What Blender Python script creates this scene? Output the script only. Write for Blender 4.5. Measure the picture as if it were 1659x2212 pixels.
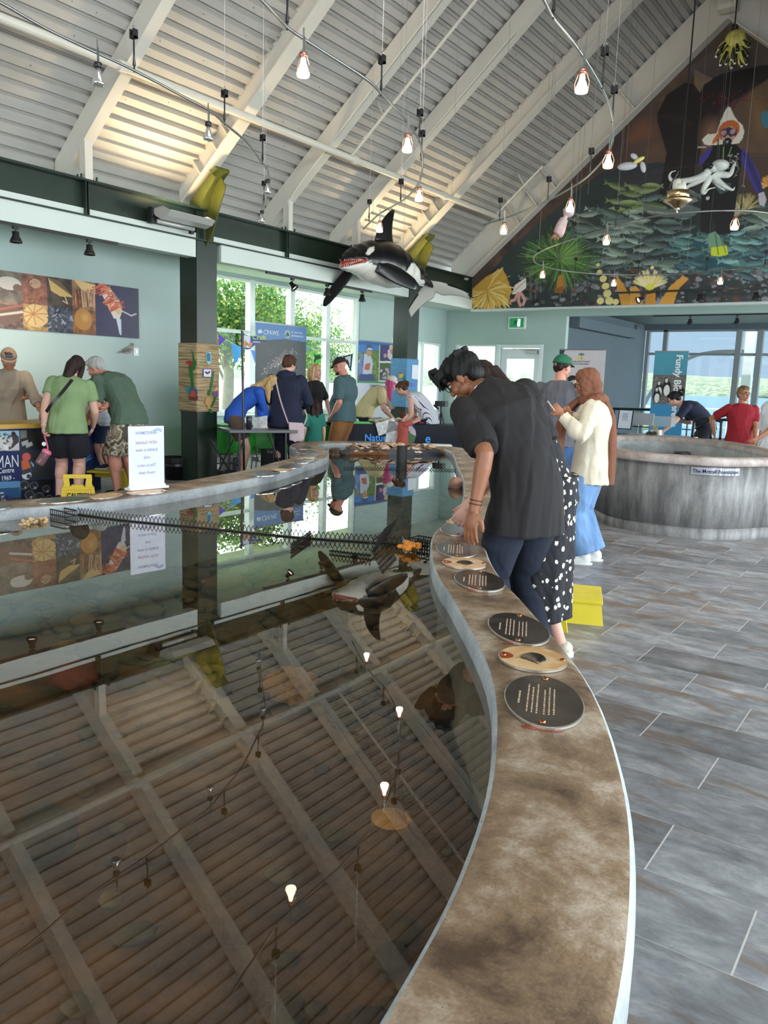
import bpy, bmesh, math, random
import numpy as np
from mathutils import Vector, Matrix, noise
random.seed(7); np.random.seed(7)
PI = math.pi
scn = bpy.context.scene
for o in list(bpy.data.objects): bpy.data.objects.remove(o)
COL = scn.collection
# ---------------------------------------------------------------- camera, exposure, world, lights
YAW, PITCH, ROLL, FPX, HC = -0.6100767, 0.16112956, 0.03299794, 1731.305, 1.45
cy_, sy_ = math.cos(YAW), math.sin(YAW)
FW = np.array([sy_*math.cos(PITCH), cy_*math.cos(PITCH), -math.sin(PITCH)])
r0 = np.array([cy_, -sy_, 0.0]); u0 = np.cross(r0, FW)
RT = r0*math.cos(ROLL)+u0*math.sin(ROLL); UP = np.cross(RT, FW)
CAM = np.array([0.0, 0.0, HC])
cd = bpy.data.cameras.new('camera'); cam = bpy.data.objects.new('camera', cd); COL.objects.link(cam)
cd.sensor_fit = 'HORIZONTAL'; cd.sensor_width = 36.0; cd.lens = FPX/1659*36.0
cd.clip_start = 0.05; cd.clip_end = 6000
M = Matrix(((RT[0], UP[0], -FW[0], 0), (RT[1], UP[1], -FW[1], 0), (RT[2], UP[2], -FW[2], HC), (0, 0, 0, 1)))
cam.matrix_world = M
scn.camera = cam
vs = scn.view_settings
scn.display_settings.display_device = 'sRGB'
vs.view_transform = 'Standard'; vs.look = 'None'; vs.gamma = 1.0; vs.use_curve_mapping = False
vs.exposure = 0.56
cyc = scn.cycles
cyc.use_denoising = True; cyc.max_bounces = 7; cyc.diffuse_bounces = 3; cyc.glossy_bounces = 3
cyc.transmission_bounces = 3; cyc.transparent_max_bounces = 8
cyc.caustics_reflective = False; cyc.caustics_refractive = False
cyc.use_adaptive_sampling = True; cyc.adaptive_threshold = 0.03
cyc.sample_clamp_indirect = 4.0; cyc.blur_glossy = 0.5

def sky():
    w = bpy.data.worlds.new('sky'); scn.world = w; w.use_nodes = True
    nt = w.node_tree; nt.nodes.clear()
    out = nt.nodes.new('ShaderNodeOutputWorld'); bg = nt.nodes.new('ShaderNodeBackground')
    tc = nt.nodes.new('ShaderNodeTexCoord'); sx = nt.nodes.new('ShaderNodeSeparateXYZ')
    nt.links.new(tc.outputs['Generated'], sx.inputs[0])
    # bright hazy sky toward the sun (west, -X), clearer blue over the bay (+Y)
    mr = nt.nodes.new('ShaderNodeMapRange'); mr.inputs[1].default_value = -0.75; mr.inputs[2].default_value = -0.38
    nt.links.new(sx.outputs[0], mr.inputs[0])
    mx = nt.nodes.new('ShaderNodeMix'); mx.data_type = 'RGBA'
    mx.inputs['A'].default_value = (8.2, 8.7, 8.8, 1); mx.inputs['B'].default_value = (0.34, 0.47, 0.62, 1)
    nt.links.new(mr.outputs[0], mx.inputs['Factor'])
    mz = nt.nodes.new('ShaderNodeMapRange'); mz.inputs[1].default_value = 0.0; mz.inputs[2].default_value = 0.35
    mz.inputs[3].default_value = 1.0; mz.inputs[4].default_value = 1.35
    nt.links.new(sx.outputs[2], mz.inputs[0])
    nt.links.new(mx.outputs['Result'], bg.inputs[0]); nt.links.new(mz.outputs[0], bg.inputs[1])
    nt.links.new(bg.outputs[0], out.inputs[0])
sky()

def area(name, loc, target, sx, sy, power, col=(1, 1, 1), portal=False, spread=PI):
    l = bpy.data.lights.new(name, 'AREA'); l.shape = 'RECTANGLE'; l.size = sx; l.size_y = sy
    l.energy = power; l.color = col; l.spread = spread
    if portal: l.cycles.is_portal = True
    o = bpy.data.objects.new(name, l); COL.objects.link(o); o.location = loc
    o.rotation_euler = (Vector(target)-Vector(loc)).to_track_quat('-Z', 'Y').to_euler()
    return o
# daylight by the right window wall outside the picture; the other lamps are added fill
area('daylight_right_windows', (4.1, 5.5, 1.75), (-4, 5.5, 1.9), 13.0, 2.4, 600, (0.86, 0.93, 1.0))
area('fill_rear', (-3.0, -5.6, 1.9), (-3.6, 6, 2.6), 8.0, 2.6, 300, (0.95, 0.97, 1.0))  # added fill behind the camera, supplements the window light
area('fill_far_right', (4.1, 19.0, 1.75), (-6, 17.0, 1.9), 8.5, 2.4, 700, (0.9, 0.96, 1.0))  # added fill lamp that brightens the far wall
area('fill_roof', (-.9, 4.2, 5.7), (-6.5, 7.5, 5.2), 5.0, 1.0, 190, (0.96, 0.98, 1.0))  # added fill for the upper ceiling, no opening in the roof there
# sky portals in the openings that can be seen
area('window_portal', (-10.95, 11.6, 1.9), (0, 11.6, 1.9), 4.9, 2.6, 1, portal=True)
area('window_portal', (-10.95, 16.2, 1.7), (0, 16.2, 1.7), 3.0, 1.4, 1, portal=True)
area('window_portal', (-3.5, 24.3, 1.9), (-3.5, 0, 1.9), 8.0, 2.8, 1, portal=True)
sun = bpy.data.lights.new('sun', 'SUN'); sun.energy = 3.0; sun.angle = 0.02; sun.color = (1, .95, .86)
so = bpy.data.objects.new('sun', sun); COL.objects.link(so); so.location = (0, 0, 30)
so.rotation_euler = Vector((-0.30, 0.42, -1.0)).to_track_quat('-Z', 'Y').to_euler()

# ---------------------------------------------------------------- pixel -> place helpers (photo is 1659 x 2212)
def ray(x, y):
    d = FW*FPX+RT*(x-829.5)-UP*(y-1106); return d/np.linalg.norm(d)
def onz(x, y, z=0.0):
    d = ray(x, y); p = CAM+d*(z-HC)/d[2]; return Vector(p)
def onx(x, y, X):
    d = ray(x, y); return Vector(CAM+d*X/d[0])
def ony(x, y, Y):
    d = ray(x, y); return Vector(CAM+d*Y/d[1])
def onD(x, y, D):
    d = ray(x, y); return Vector(CAM+d*D/math.hypot(d[0], d[1]))

# ---------------------------------------------------------------- materials
MATS = {}
def mat(name, col, rough=0.6, metal=0.0, var=0.0, vscale=8.0, bump=0.0, bscale=60.0, emit=None, estr=0.0,
        stretch=(1, 1, 1), col2=None, spec=0.5, alpha=1.0, trans=0.0, detail=4.0, sheen=0.0):
    if name in MATS: return MATS[name]
    m = bpy.data.materials.new(name); m.use_nodes = True; nt = m.node_tree
    b = nt.nodes['Principled BSDF']
    b.inputs['Base Color'].default_value = (*col, 1); b.inputs['Roughness'].default_value = rough
    b.inputs['Metallic'].default_value = metal; b.inputs['Specular IOR Level'].default_value = spec
    if alpha < 1: b.inputs['Alpha'].default_value = alpha
    if trans > 0: b.inputs['Transmission Weight'].default_value = trans
    if sheen: b.inputs['Sheen Weight'].default_value = sheen
    if emit: b.inputs['Emission Color'].default_value = (*emit, 1); b.inputs['Emission Strength'].default_value = estr
    if var > 0 or bump > 0:
        tc = nt.nodes.new('ShaderNodeTexCoord'); mp = nt.nodes.new('ShaderNodeMapping')
        mp.inputs['Scale'].default_value = stretch; nt.links.new(tc.outputs['Object'], mp.inputs[0])
    if var > 0:
        n = nt.nodes.new('ShaderNodeTexNoise'); n.inputs['Scale'].default_value = vscale; n.inputs['Detail'].default_value = detail
        nt.links.new(mp.outputs[0], n.inputs[0])
        cr = nt.nodes.new('ShaderNodeMapRange'); cr.inputs[1].default_value = .3; cr.inputs[2].default_value = .7
        nt.links.new(n.outputs[0], cr.inputs[0])
        mx = nt.nodes.new('ShaderNodeMix'); mx.data_type = 'RGBA'
        c2 = col2 if col2 else tuple(min(1, c*(1+var)) for c in col)
        c1 = col if col2 else tuple(c*(1-var) for c in col)
        mx.inputs['A'].default_value = (*c1, 1); mx.inputs['B'].default_value = (*c2, 1)
        nt.links.new(cr.outputs[0], mx.inputs['Factor']); nt.links.new(mx.outputs['Result'], b.inputs['Base Color'])
    if bump > 0:
        n2 = nt.nodes.new('ShaderNodeTexNoise'); n2.inputs['Scale'].default_value = bscale; n2.inputs['Detail'].default_value = 3
        nt.links.new(mp.outputs[0], n2.inputs[0])
        bp = nt.nodes.new('ShaderNodeBump'); bp.inputs['Strength'].default_value = bump; bp.inputs['Distance'].default_value = 0.01
        nt.links.new(n2.outputs[0], bp.inputs['Height']); nt.links.new(bp.outputs[0], b.inputs['Normal'])
    MATS[name] = m; return m

def nodes(name, fn):
    """material whose node graph is written by fn(nt, bsdf)"""
    if name in MATS: return MATS[name]
    m = bpy.data.materials.new(name); m.use_nodes = True
    fn(m.node_tree, m.node_tree.nodes['Principled BSDF']); MATS[name] = m; return m
def N(nt, typ, **kw):
    n = nt.nodes.new(typ)
    for k, v in kw.items():
        if k.startswith('_'): setattr(n, k[1:], v)
        else: n.inputs[int(k[1:]) if k[0] == 'i' and k[1:].isdigit() else k].default_value = v
    return n

# printed matter: colour stored on the mesh of the print itself
def _print(nt, b):
    a = N(nt, 'ShaderNodeVertexColor', _layer_name='ink'); nt.links.new(a.outputs[0], b.inputs['Base Color']); b.inputs['Roughness'].default_value = 0.45
PRINT = nodes('print_ink', _print)

# ---------------------------------------------------------------- mesh builder
def frame_of(d):
    d = Vector(d).normalized(); a = Vector((0, 0, 1)) if abs(d.z) < .95 else Vector((1, 0, 0))
    x = a.cross(d).normalized(); return x, d.cross(x)
class MB:
    def __init__(s): s.v = []; s.f = []; s.m = []; s.mats = []; s.cur = 0
    def use(s, m):
        if m not in s.mats: s.mats.append(m)
        s.cur = s.mats.index(m); return s
    def add(s, vs_, fs):
        k = len(s.v); s.v += [tuple(p) for p in vs_]; s.f += [tuple(i+k for i in f) for f in fs]; s.m += [s.cur]*len(fs); return s
    def box(s, a, b, rot=0.0, piv=None):
        x0, y0, z0 = a; x1, y1, z1 = b
        vs_ = [(x, y, z) for z in (z0, z1) for y in (y0, y1) for x in (x0, x1)]
        if rot:
            px_, py_ = piv if piv else ((x0+x1)/2, (y0+y1)/2); c, n = math.cos(rot), math.sin(rot)
            vs_ = [(px_+(x-px_)*c-(y-py_)*n, py_+(x-px_)*n+(y-py_)*c, z) for x, y, z in vs_]
        return s.add(vs_, [(0, 2, 3, 1), (4, 5, 7, 6), (0, 1, 5, 4), (2, 6, 7, 3), (0, 4, 6, 2), (1, 3, 7, 5)])
    def obox(s, c, ax, ay, az):
        """box with centre c and half-axis vectors"""
        c, ax, ay, az = map(Vector, (c, ax, ay, az))
        vs_ = [c+ax*i+ay*j+az*k for k in (-1, 1) for j in (-1, 1) for i in (-1, 1)]
        return s.add(vs_, [(0, 2, 3, 1), (4, 5, 7, 6), (0, 1, 5, 4), (2, 6, 7, 3), (0, 4, 6, 2), (1, 3, 7, 5)])
    def bar(s, a, b, w, h, up=(0, 0, 1)):
        a, b = Vector(a), Vector(b); d = (b-a); up = Vector(up); x = d.cross(up).normalized(); z = x.cross(d).normalized()
        return s.obox((a+b)/2, d/2, x*w/2, z*h/2)
    def rings(s, rs, cap=True, close=False):
        n = len(rs[0]); k = len(s.v); s.v += [tuple(p) for r_ in rs for p in r_]; fs = []
        L = len(rs)
        for i in range(L if close else L-1):
            i2 = (i+1) % L
            for j in range(n): fs.append((k+i*n+j, k+i*n+(j+1) % n, k+i2*n+(j+1) % n, k+i2*n+j))
        if cap and not close: fs.append(tuple(k+j for j in range(n))[::-1]); fs.append(tuple(k+(L-1)*n+j for j in range(n)))
        s.f += fs; s.m += [s.cur]*len(fs); return s
    def tube(s, pts, r, n=8, close=False):
        pts = [Vector(p) for p in pts]; rr = r if isinstance(r, (list, tuple)) else [r]*len(pts); rs = []; L = len(pts)
        x = None
        for i, p in enumerate(pts):
            if close: d = pts[(i+1) % L]-pts[i-1]
            else: d = (pts[min(i+1, L-1)]-pts[max(i-1, 0)])
            if d.length < 1e-9: d = Vector((0, 0, 1))
            d.normalize()
            if x is None: x, y = frame_of(d)
            else:
                x = (x-d*x.dot(d)); x = x.normalized() if x.length > 1e-6 else frame_of(d)[0]; y = d.cross(x)
            rs.append([p+(x*math.cos(2*PI*j/n)+y*math.sin(2*PI*j/n))*rr[i] for j in range(n)])
        return s.rings(rs, True, close)
    def cyl(s, a, b, r, r2=None, n=16): return s.tube([a, b], [r, r if r2 is None else r2], n)
    def lathe(s, c, prof, n=24, ax=(0, 0, 1)):
        c = Vector(c); ax = Vector(ax).normalized(); x, y = frame_of(ax)
        return s.rings([[c+ax*z+(x*math.cos(2*PI*j/n)+y*math.sin(2*PI*j/n))*max(r, 1e-4) for j in range(n)] for r, z in prof])
    def ell(s, c, r, n=16, m=10, rot=None):
        c = Vector(c); rs = []
        for i in range(1, m):
            t = PI*i/m
            ring = [Vector((r[0]*math.sin(t)*math.cos(2*PI*j/n), r[1]*math.sin(t)*math.sin(2*PI*j/n), -r[2]*math.cos(t))) for j in range(n)]
            rs.append([c+(rot @ p if rot else p) for p in ring])
        k = len(s.v); s.rings(rs, False)
        t0 = Vector((0, 0, -r[2])); t1 = Vector((0, 0, r[2]))
        a = len(s.v); s.v += [tuple(c+(rot @ t0 if rot else t0)), tuple(c+(rot @ t1 if rot else t1))]
        fs = [(a, k+(j+1) % n, k+j) for j in range(n)]; q = k+(m-2)*n
        fs += [(a+1, q+j, q+(j+1) % n) for j in range(n)]; s.f += fs; s.m += [s.cur]*len(fs); return s
    def prism(s, pts, ext):
        """polygon (3-D points) extruded by vector ext"""
        ext = Vector(ext); a = [Vector(p) for p in pts]; return s.rings([a, [p+ext for p in a]])
    def build(s, name, m=None, parent=None, smooth=False, loc=None, bevel=0.0, **tags):
        me = bpy.data.meshes.new(name)
        v = s.v
        if loc is not None: L_ = Vector(loc); v = [Vector(p)-L_ for p in v]
        me.from_pydata([tuple(p) for p in v], [], s.f)
        bm = bmesh.new(); bm.from_mesh(me); bmesh.ops.recalc_face_normals(bm, faces=bm.faces); bm.to_mesh(me); bm.free()
        ms = s.mats if s.mats else [m]
        for q in ms: me.materials.append(q)
        if s.mats: me.polygons.foreach_set('material_index', s.m)
        if smooth: me.polygons.foreach_set('use_smooth', [True]*len(me.polygons))
        o = bpy.data.objects.new(name, me); COL.objects.link(o)
        if loc is not None: o.location = loc
        if parent: attach(o, parent)
        if bevel:
            bv = o.modifiers.new('bevel', 'BEVEL'); bv.width = bevel; bv.segments = 2; bv.limit_method = 'ANGLE'
        for k, q in tags.items(): o[k] = q
        return o
def attach(o, parent):
    """parent keeping the world place of a part modelled in world coordinates (parents are only moved/turned empties)"""
    o.parent = parent; o.matrix_parent_inverse = wm(parent).inverted()
def wm(o):
    m = Matrix.LocRotScale(o.location, o.rotation_euler, o.scale)
    return wm(o.parent) @ o.matrix_parent_inverse @ m if o.parent else m
def thing(name, label, cat, loc=(0, 0, 0), group=None):
    o = bpy.data.objects.new(name, None); COL.objects.link(o); o.location = loc; o.empty_display_size = .1
    o['label'] = label; o['category'] = cat
    if group: o['group'] = group
    return o
def tag(o, label, cat, group=None, kind=None):
    o['label'] = label; o['category'] = cat
    if group: o['group'] = group
    if kind: o['kind'] = kind
    return o
def struct(o, label=None, cat=None):
    o['kind'] = 'structure'
    if label: o['label'] = label
    if cat: o['category'] = cat
    return o
def spline(pts, n=8, close=False):
    pts = [Vector(p) for p in pts]; L = len(pts); out = []
    for i in range(L if close else L-1):
        g = lambda k: pts[k % L] if close else pts[max(0, min(L-1, k))]
        p0, p1, p2, p3 = g(i-1), g(i), g(i+1), g(i+2)
        for j in range(n):
            t = j/n
            out.append(0.5*((2*p1)+(p2-p0)*t+(2*p0-5*p1+4*p2-p3)*t*t+(-p0+3*p1-3*p2+p3)*t**3))
    if not close: out.append(pts[-1])
    return out
def text(s, size, origin, xd, yd, m, parent=None, name='lettering', align='LEFT', depth=0.0006, sx=1.0, bold=0.0):
    cu = bpy.data.curves.new('t', 'FONT'); cu.body = s; cu.size = 1.0; cu.align_x = align; cu.extrude = depth/size/2; cu.offset = bold
    cu.resolution_u = 3
    ob = bpy.data.objects.new('t', cu); COL.objects.link(ob)
    dg = bpy.context.evaluated_depsgraph_get(); dg.update()
    me = bpy.data.meshes.new_from_object(ob.evaluated_get(dg)); bpy.data.objects.remove(ob)
    xd = Vector(xd).normalized(); yd = Vector(yd).normalized(); zd = xd.cross(yd)
    O = Vector(origin)
    for v in me.vertices: v.co = O+xd*v.co.x*size*sx+yd*v.co.y*size+zd*v.co.z*size
    me.materials.clear(); me.materials.append(m)
    o = bpy.data.objects.new(name, me); COL.objects.link(o)
    if parent: attach(o, parent)
    return o

# ---------------------------------------------------------------- canvas for printed pictures
class Canvas:
    """flat print: O = lower-left corner, U/V = full edge vectors in metres"""
    def __init__(s, O, U, V, w, h, bg=(1, 1, 1)):
        s.O, s.U, s.V = Vector(O), Vector(U), Vector(V); s.w, s.h = w, h
        s.a = np.ones((h, w, 3), np.float32)*np.array(bg, np.float32)
        s.yy, s.xx = np.mgrid[0:h, 0:w].astype(np.float32)
        s.n = np.array(s.U.cross(s.V).normalized())
    def p(s, x, y):
        """photo pixel -> canvas pixel"""
        d = ray(x, y); o = np.array(s.O); t = np.dot(o-CAM, s.n)/np.dot(d, s.n); q = CAM+d*t-o
        U, V = np.array(s.U), np.array(s.V)
        return float(q@U/(U@U)*(s.w-1)), float(q@V/(V@V)*(s.h-1))
    def P(s, pts): return [s.p(*q) for q in pts]
    def blend(s, mask, col, al=1.0):
        k = (mask*al)[..., None]; s.a[...] = s.a*(1-k)+np.array(col, np.float32)*k; return s
    def ell(s, c, r, col, rot=0.0, al=1.0, soft=0.0, raw=False):
        cx, cy = c if raw else s.p(*c)
        if not raw: r = (r[0]*s.k(c), r[1]*s.k(c))
        dx, dy = s.xx-cx, s.yy-cy; cr, sr = math.cos(rot), math.sin(rot)
        q = np.sqrt(((dx*cr+dy*sr)/max(r[0], .3))**2+((-dx*sr+dy*cr)/max(r[1], .3))**2)
        m = np.clip((1-q)/soft, 0, 1) if soft > 0 else (q < 1).astype(np.float32)
        return s.blend(m, col, al)
    def k(s, c):
        a = s.p(c[0], c[1]); b = s.p(c[0]+10, c[1]); e = s.p(c[0], c[1]+10)
        return (math.hypot(b[0]-a[0], b[1]-a[1])+math.hypot(e[0]-a[0], e[1]-a[1]))/20
    def poly(s, pts, col, al=1.0, raw=False):
        P = pts if raw else s.P(pts)
        x0 = max(0, int(min(q[0] for q in P))-1); x1 = min(s.w, int(max(q[0] for q in P))+2)
        y0 = max(0, int(min(q[1] for q in P))-1); y1 = min(s.h, int(max(q[1] for q in P))+2)
        if x1 <= x0 or y1 <= y0: return s
        xx, yy = s.xx[y0:y1, x0:x1], s.yy[y0:y1, x0:x1]; ins = np.zeros(xx.shape, bool); n = len(P)
        for i in range(n):
            ax, ay = P[i]; bx, by = P[(i+1) % n]
            if ay == by: continue
            c = ((ay > yy) != (by > yy)) & (xx < (bx-ax)*(yy-ay)/(by-ay)+ax); ins ^= c
        k = ins[..., None]*al; s.a[y0:y1, x0:x1] = s.a[y0:y1, x0:x1]*(1-k)+np.array(col, np.float32)*k
        return s
    def line(s, pts, w, col, al=1.0, raw=False):
        P = pts if raw else s.P(pts)
        if not raw: w *= s.k(pts[0])
        for (ax, ay), (bx, by) in zip(P[:-1], P[1:]):
            x0 = max(0, int(min(ax, bx)-w-1)); x1 = min(s.w, int(max(ax, bx)+w+2)); y0 = max(0, int(min(ay, by)-w-1)); y1 = min(s.h, int(max(ay, by)+w+2))
            if x1 <= x0 or y1 <= y0: continue
            xx, yy = s.xx[y0:y1, x0:x1], s.yy[y0:y1, x0:x1]; L = (bx-ax)**2+(by-ay)**2+1e-6
            t = np.clip(((xx-ax)*(bx-ax)+(yy-ay)*(by-ay))/L, 0, 1); d = np.hypot(xx-ax-t*(bx-ax), yy-ay-t*(by-ay))
            k = (np.clip(w/2+.5-d, 0, 1)*al)[..., None]; s.a[y0:y1, x0:x1] = s.a[y0:y1, x0:x1]*(1-k)+np.array(col, np.float32)*k
        return s
    def noise(s, cell, amp, oct=4, aniso=(1, 1), seed=0):
        rs = np.random.RandomState(seed); out = np.zeros((s.h, s.w), np.float32); a = 1.0
        for o in range(oct):
            cw, ch = max(1.2, cell*aniso[0]/2**o), max(1.2, cell*aniso[1]/2**o)
            g = rs.rand(int(s.h/ch)+3, int(s.w/cw)+3).astype(np.float32)
            fx, fy = s.xx/cw, s.yy/ch; ix, iy = fx.astype(int), fy.astype(int); tx, ty = fx-ix, fy-iy; tx = tx*tx*(3-2*tx); ty = ty*ty*(3-2*ty)
            out += a*((g[iy, ix]*(1-tx)+g[iy, ix+1]*tx)*(1-ty)+(g[iy+1, ix]*(1-tx)+g[iy+1, ix+1]*tx)*ty-.5); a *= .55
        return out*amp
    def mesh(s, name, parent=None, keep=None, thick=0.0):
        """the print as a fine sheet coloured per vertex; keep(u,v) selects its outline"""
        w, h = s.w, s.h; U, V, O = np.array(s.U), np.array(s.V), np.array(s.O)
        uu, vv = np.meshgrid(np.linspace(0, 1, w), np.linspace(0, 1, h))
        co = O+uu[..., None]*U+vv[..., None]*V
        idx = np.arange(w*h).reshape(h, w)
        q = np.stack([idx[:-1, :-1], idx[:-1, 1:], idx[1:, 1:], idx[1:, :-1]], -1).reshape(-1, 4)
        if keep is not None:
            kk = keep(uu, vv); kq = (kk[:-1, :-1] & kk[1:, 1:] & kk[:-1, 1:] & kk[1:, :-1]).reshape(-1); q = q[kq]
        me = bpy.data.meshes.new(name); me.vertices.add(w*h); me.vertices.foreach_set('co', co.reshape(-1))
        me.loops.add(len(q)*4); me.loops.foreach_set('vertex_index', q.reshape(-1).astype(np.int32))
        me.polygons.add(len(q)); me.polygons.foreach_set('loop_start', np.arange(0, len(q)*4, 4, dtype=np.int32))
        me.polygons.foreach_set('loop_total', np.full(len(q), 4, np.int32)); me.update(calc_edges=True)
        at_ = me.color_attributes.new('ink', 'FLOAT_COLOR', 'POINT')
        c = np.ones((h*w, 4), np.float32); c[:, :3] = np.clip(s.a.reshape(-1, 3), 0, 1); at_.data.foreach_set('color', c.reshape(-1))
        me.materials.append(PRINT)
        o = bpy.data.objects.new(name, me); COL.objects.link(o)
        if parent: attach(o, parent)
        return o
def lin(r, g, b):
    """sRGB 0-255 -> linear"""
    return tuple(((c/255)/12.92 if c/255 <= .04045 else ((c/255+.055)/1.055)**2.4) for c in (r, g, b))
# ================================================================ surfaces
WALLC = mat('wall_paint', lin(176, 196, 192), .55, var=.03, vscale=1.5, bump=.05, bscale=80)
FASC = mat('fascia_paint', lin(205, 214, 208), .5, var=.02, vscale=2)
ALCV = mat('alcove_paint', lin(82, 95, 104), .6, var=.04, vscale=2)
GREEN = mat('green_steel', lin(30, 46, 36), .38, var=.15, vscale=5, bump=.05, bscale=30)
GREENL = mat('olive_steel', lin(78, 82, 30), .45, var=.12, vscale=9, bump=.12, bscale=50)
DECK = mat('painted_metal_deck', lin(180, 177, 172), .5, var=.04, vscale=3)
STEEL = mat('painted_rafter_steel', lin(208, 204, 194), .5, var=.03, vscale=3, bump=.04, bscale=20)
WHITE = mat('white_aluminium', lin(232, 238, 238), .35)
BLACKM = mat('black_metal', (.012, .012, .013), .35)
GREYM = mat('grey_metal', lin(150, 152, 150), .3, .8)
CHROME = mat('chrome', (.75, .74, .72), .18, 1.0)
BRASS = mat('brushed_brass', lin(205, 180, 140), .28, 1.0)
GLASSW = None
def _glass(nt, b):
    out = nt.nodes['Material Output']; tr = N(nt, 'ShaderNodeBsdfTransparent'); gl = N(nt, 'ShaderNodeBsdfGlossy', Roughness=0.0)
    tr.inputs[0].default_value = (.96, .985, .98, 1)
    fr = N(nt, 'ShaderNodeValue'); fr.outputs[0].default_value = .07; mx = N(nt, 'ShaderNodeMixShader')
    nt.links.new(fr.outputs[0], mx.inputs[0]); nt.links.new(tr.outputs[0], mx.inputs[1]); nt.links.new(gl.outputs[0], mx.inputs[2]); nt.links.new(mx.outputs[0], out.inputs[0])
PANE = nodes('window_glass', _glass)
def _floor(nt, b):
    L = nt.links.new
    g = N(nt, 'ShaderNodeNewGeometry'); s = N(nt, 'ShaderNodeSeparateXYZ'); L(g.outputs['Position'], s.inputs[0])
    def mth(op, a, bb=None, c=None):
        m = N(nt, 'ShaderNodeMath', _operation=op)
        for i, q in enumerate((a, bb, c)):
            if q is None: continue
            if isinstance(q, (int, float)): m.inputs[i].default_value = q
            else: L(q, m.inputs[i])
        return m.outputs[0]
    ry = mth('DIVIDE', mth('SUBTRACT', s.outputs[1], 2.01), .3165); row = mth('FLOOR', ry); fy = mth('FRACT', ry)
    odd = mth('MULTIPLY', mth('MODULO', mth('ADD', row, 100), 2), .5)
    cx = mth('ADD', mth('DIVIDE', mth('ADD', s.outputs[0], .292), .637), odd); colm = mth('FLOOR', cx); fx = mth('FRACT', cx)
    cmb = N(nt, 'ShaderNodeCombineXYZ'); L(row, cmb.inputs[0]); L(colm, cmb.inputs[1])
    wn = N(nt, 'ShaderNodeTexWhiteNoise', _noise_dimensions='3D'); L(cmb.outputs[0], wn.inputs[0])
    # layered slate
    ofs = N(nt, 'ShaderNodeVectorMath', _operation='MULTIPLY_ADD'); L(wn.outputs['Color'], ofs.inputs[0]); ofs.inputs[1].default_value = (7, 7, 7); L(g.outputs['Position'], ofs.inputs[2])
    mp = N(nt, 'ShaderNodeMapping'); mp.inputs['Scale'].default_value = (3.0, 6.2, 1); L(ofs.outputs[0], mp.inputs[0])
    n1 = N(nt, 'ShaderNodeTexNoise', Scale=1.3, Detail=12.0, Roughness=.72, Distortion=.25); L(mp.outputs[0], n1.inputs[0])
    r1 = N(nt, 'ShaderNodeValToRGB'); L(n1.outputs[0], r1.inputs[0]); e = r1.color_ramp.elements
    e[0].position = .28; e[0].color = (*lin(96, 95, 96), 1); e[1].position = .70; e[1].color = (*lin(190, 188, 188), 1)
    q = r1.color_ramp.elements.new(.5); q.color = (*lin(144, 144, 147), 1)
    n2 = N(nt, 'ShaderNodeTexNoise', Scale=.55, Detail=6.0, Roughness=.6, Distortion=1.2); L(mp.outputs[0], n2.inputs[0])
    rm = N(nt, 'ShaderNodeMapRange'); rm.inputs[1].default_value = .53; rm.inputs[2].default_value = .64; L(n2.outputs[0], rm.inputs[0])
    mx = N(nt, 'ShaderNodeMix', _data_type='RGBA'); mx.inputs['B'].default_value = (*lin(132, 108, 90), 1)
    L(mth('MULTIPLY', rm.outputs[0], .75), mx.inputs['Factor']); L(r1.outputs[0], mx.inputs['A'])
    br = mth('ADD', mth('MULTIPLY', wn.outputs['Value'], .5), .64)
    ml = N(nt, 'ShaderNodeMix', _data_type='RGBA', _blend_type='MULTIPLY'); ml.inputs['Factor'].default_value = 1
    cb = N(nt, 'ShaderNodeCombineColor'); [L(br, cb.inputs[i]) for i in range(3)]
    L(mx.outputs['Result'], ml.inputs['A']); L(cb.outputs[0], ml.inputs['B'])
    # grout: clear cross joints, faint long joints
    gx = mth('LESS_THAN', fx, .0085); gy = mth('LESS_THAN', fy, .012)
    gm = mth('MAXIMUM', gx, mth('MULTIPLY', gy, .35))
    m3 = N(nt, 'ShaderNodeMix', _data_type='RGBA'); m3.inputs['B'].default_value = (*lin(196, 192, 186), 1)
    L(gm, m3.inputs['Factor']); L(ml.outputs['Result'], m3.inputs['A']); L(m3.outputs['Result'], b.inputs['Base Color'])
    rr = N(nt, 'ShaderNodeMapRange'); rr.inputs[3].default_value = .30; rr.inputs[4].default_value = .5; L(n1.outputs[0], rr.inputs[0]); L(rr.outputs[0], b.inputs['Roughness'])
    bp = N(nt, 'ShaderNodeBump', Strength=.35, Distance=.004); L(n1.outputs[0], bp.inputs['Height']); L(bp.outputs[0], b.inputs['Normal'])
FLOORM = nodes('slate_floor_tile', _floor)
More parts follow.
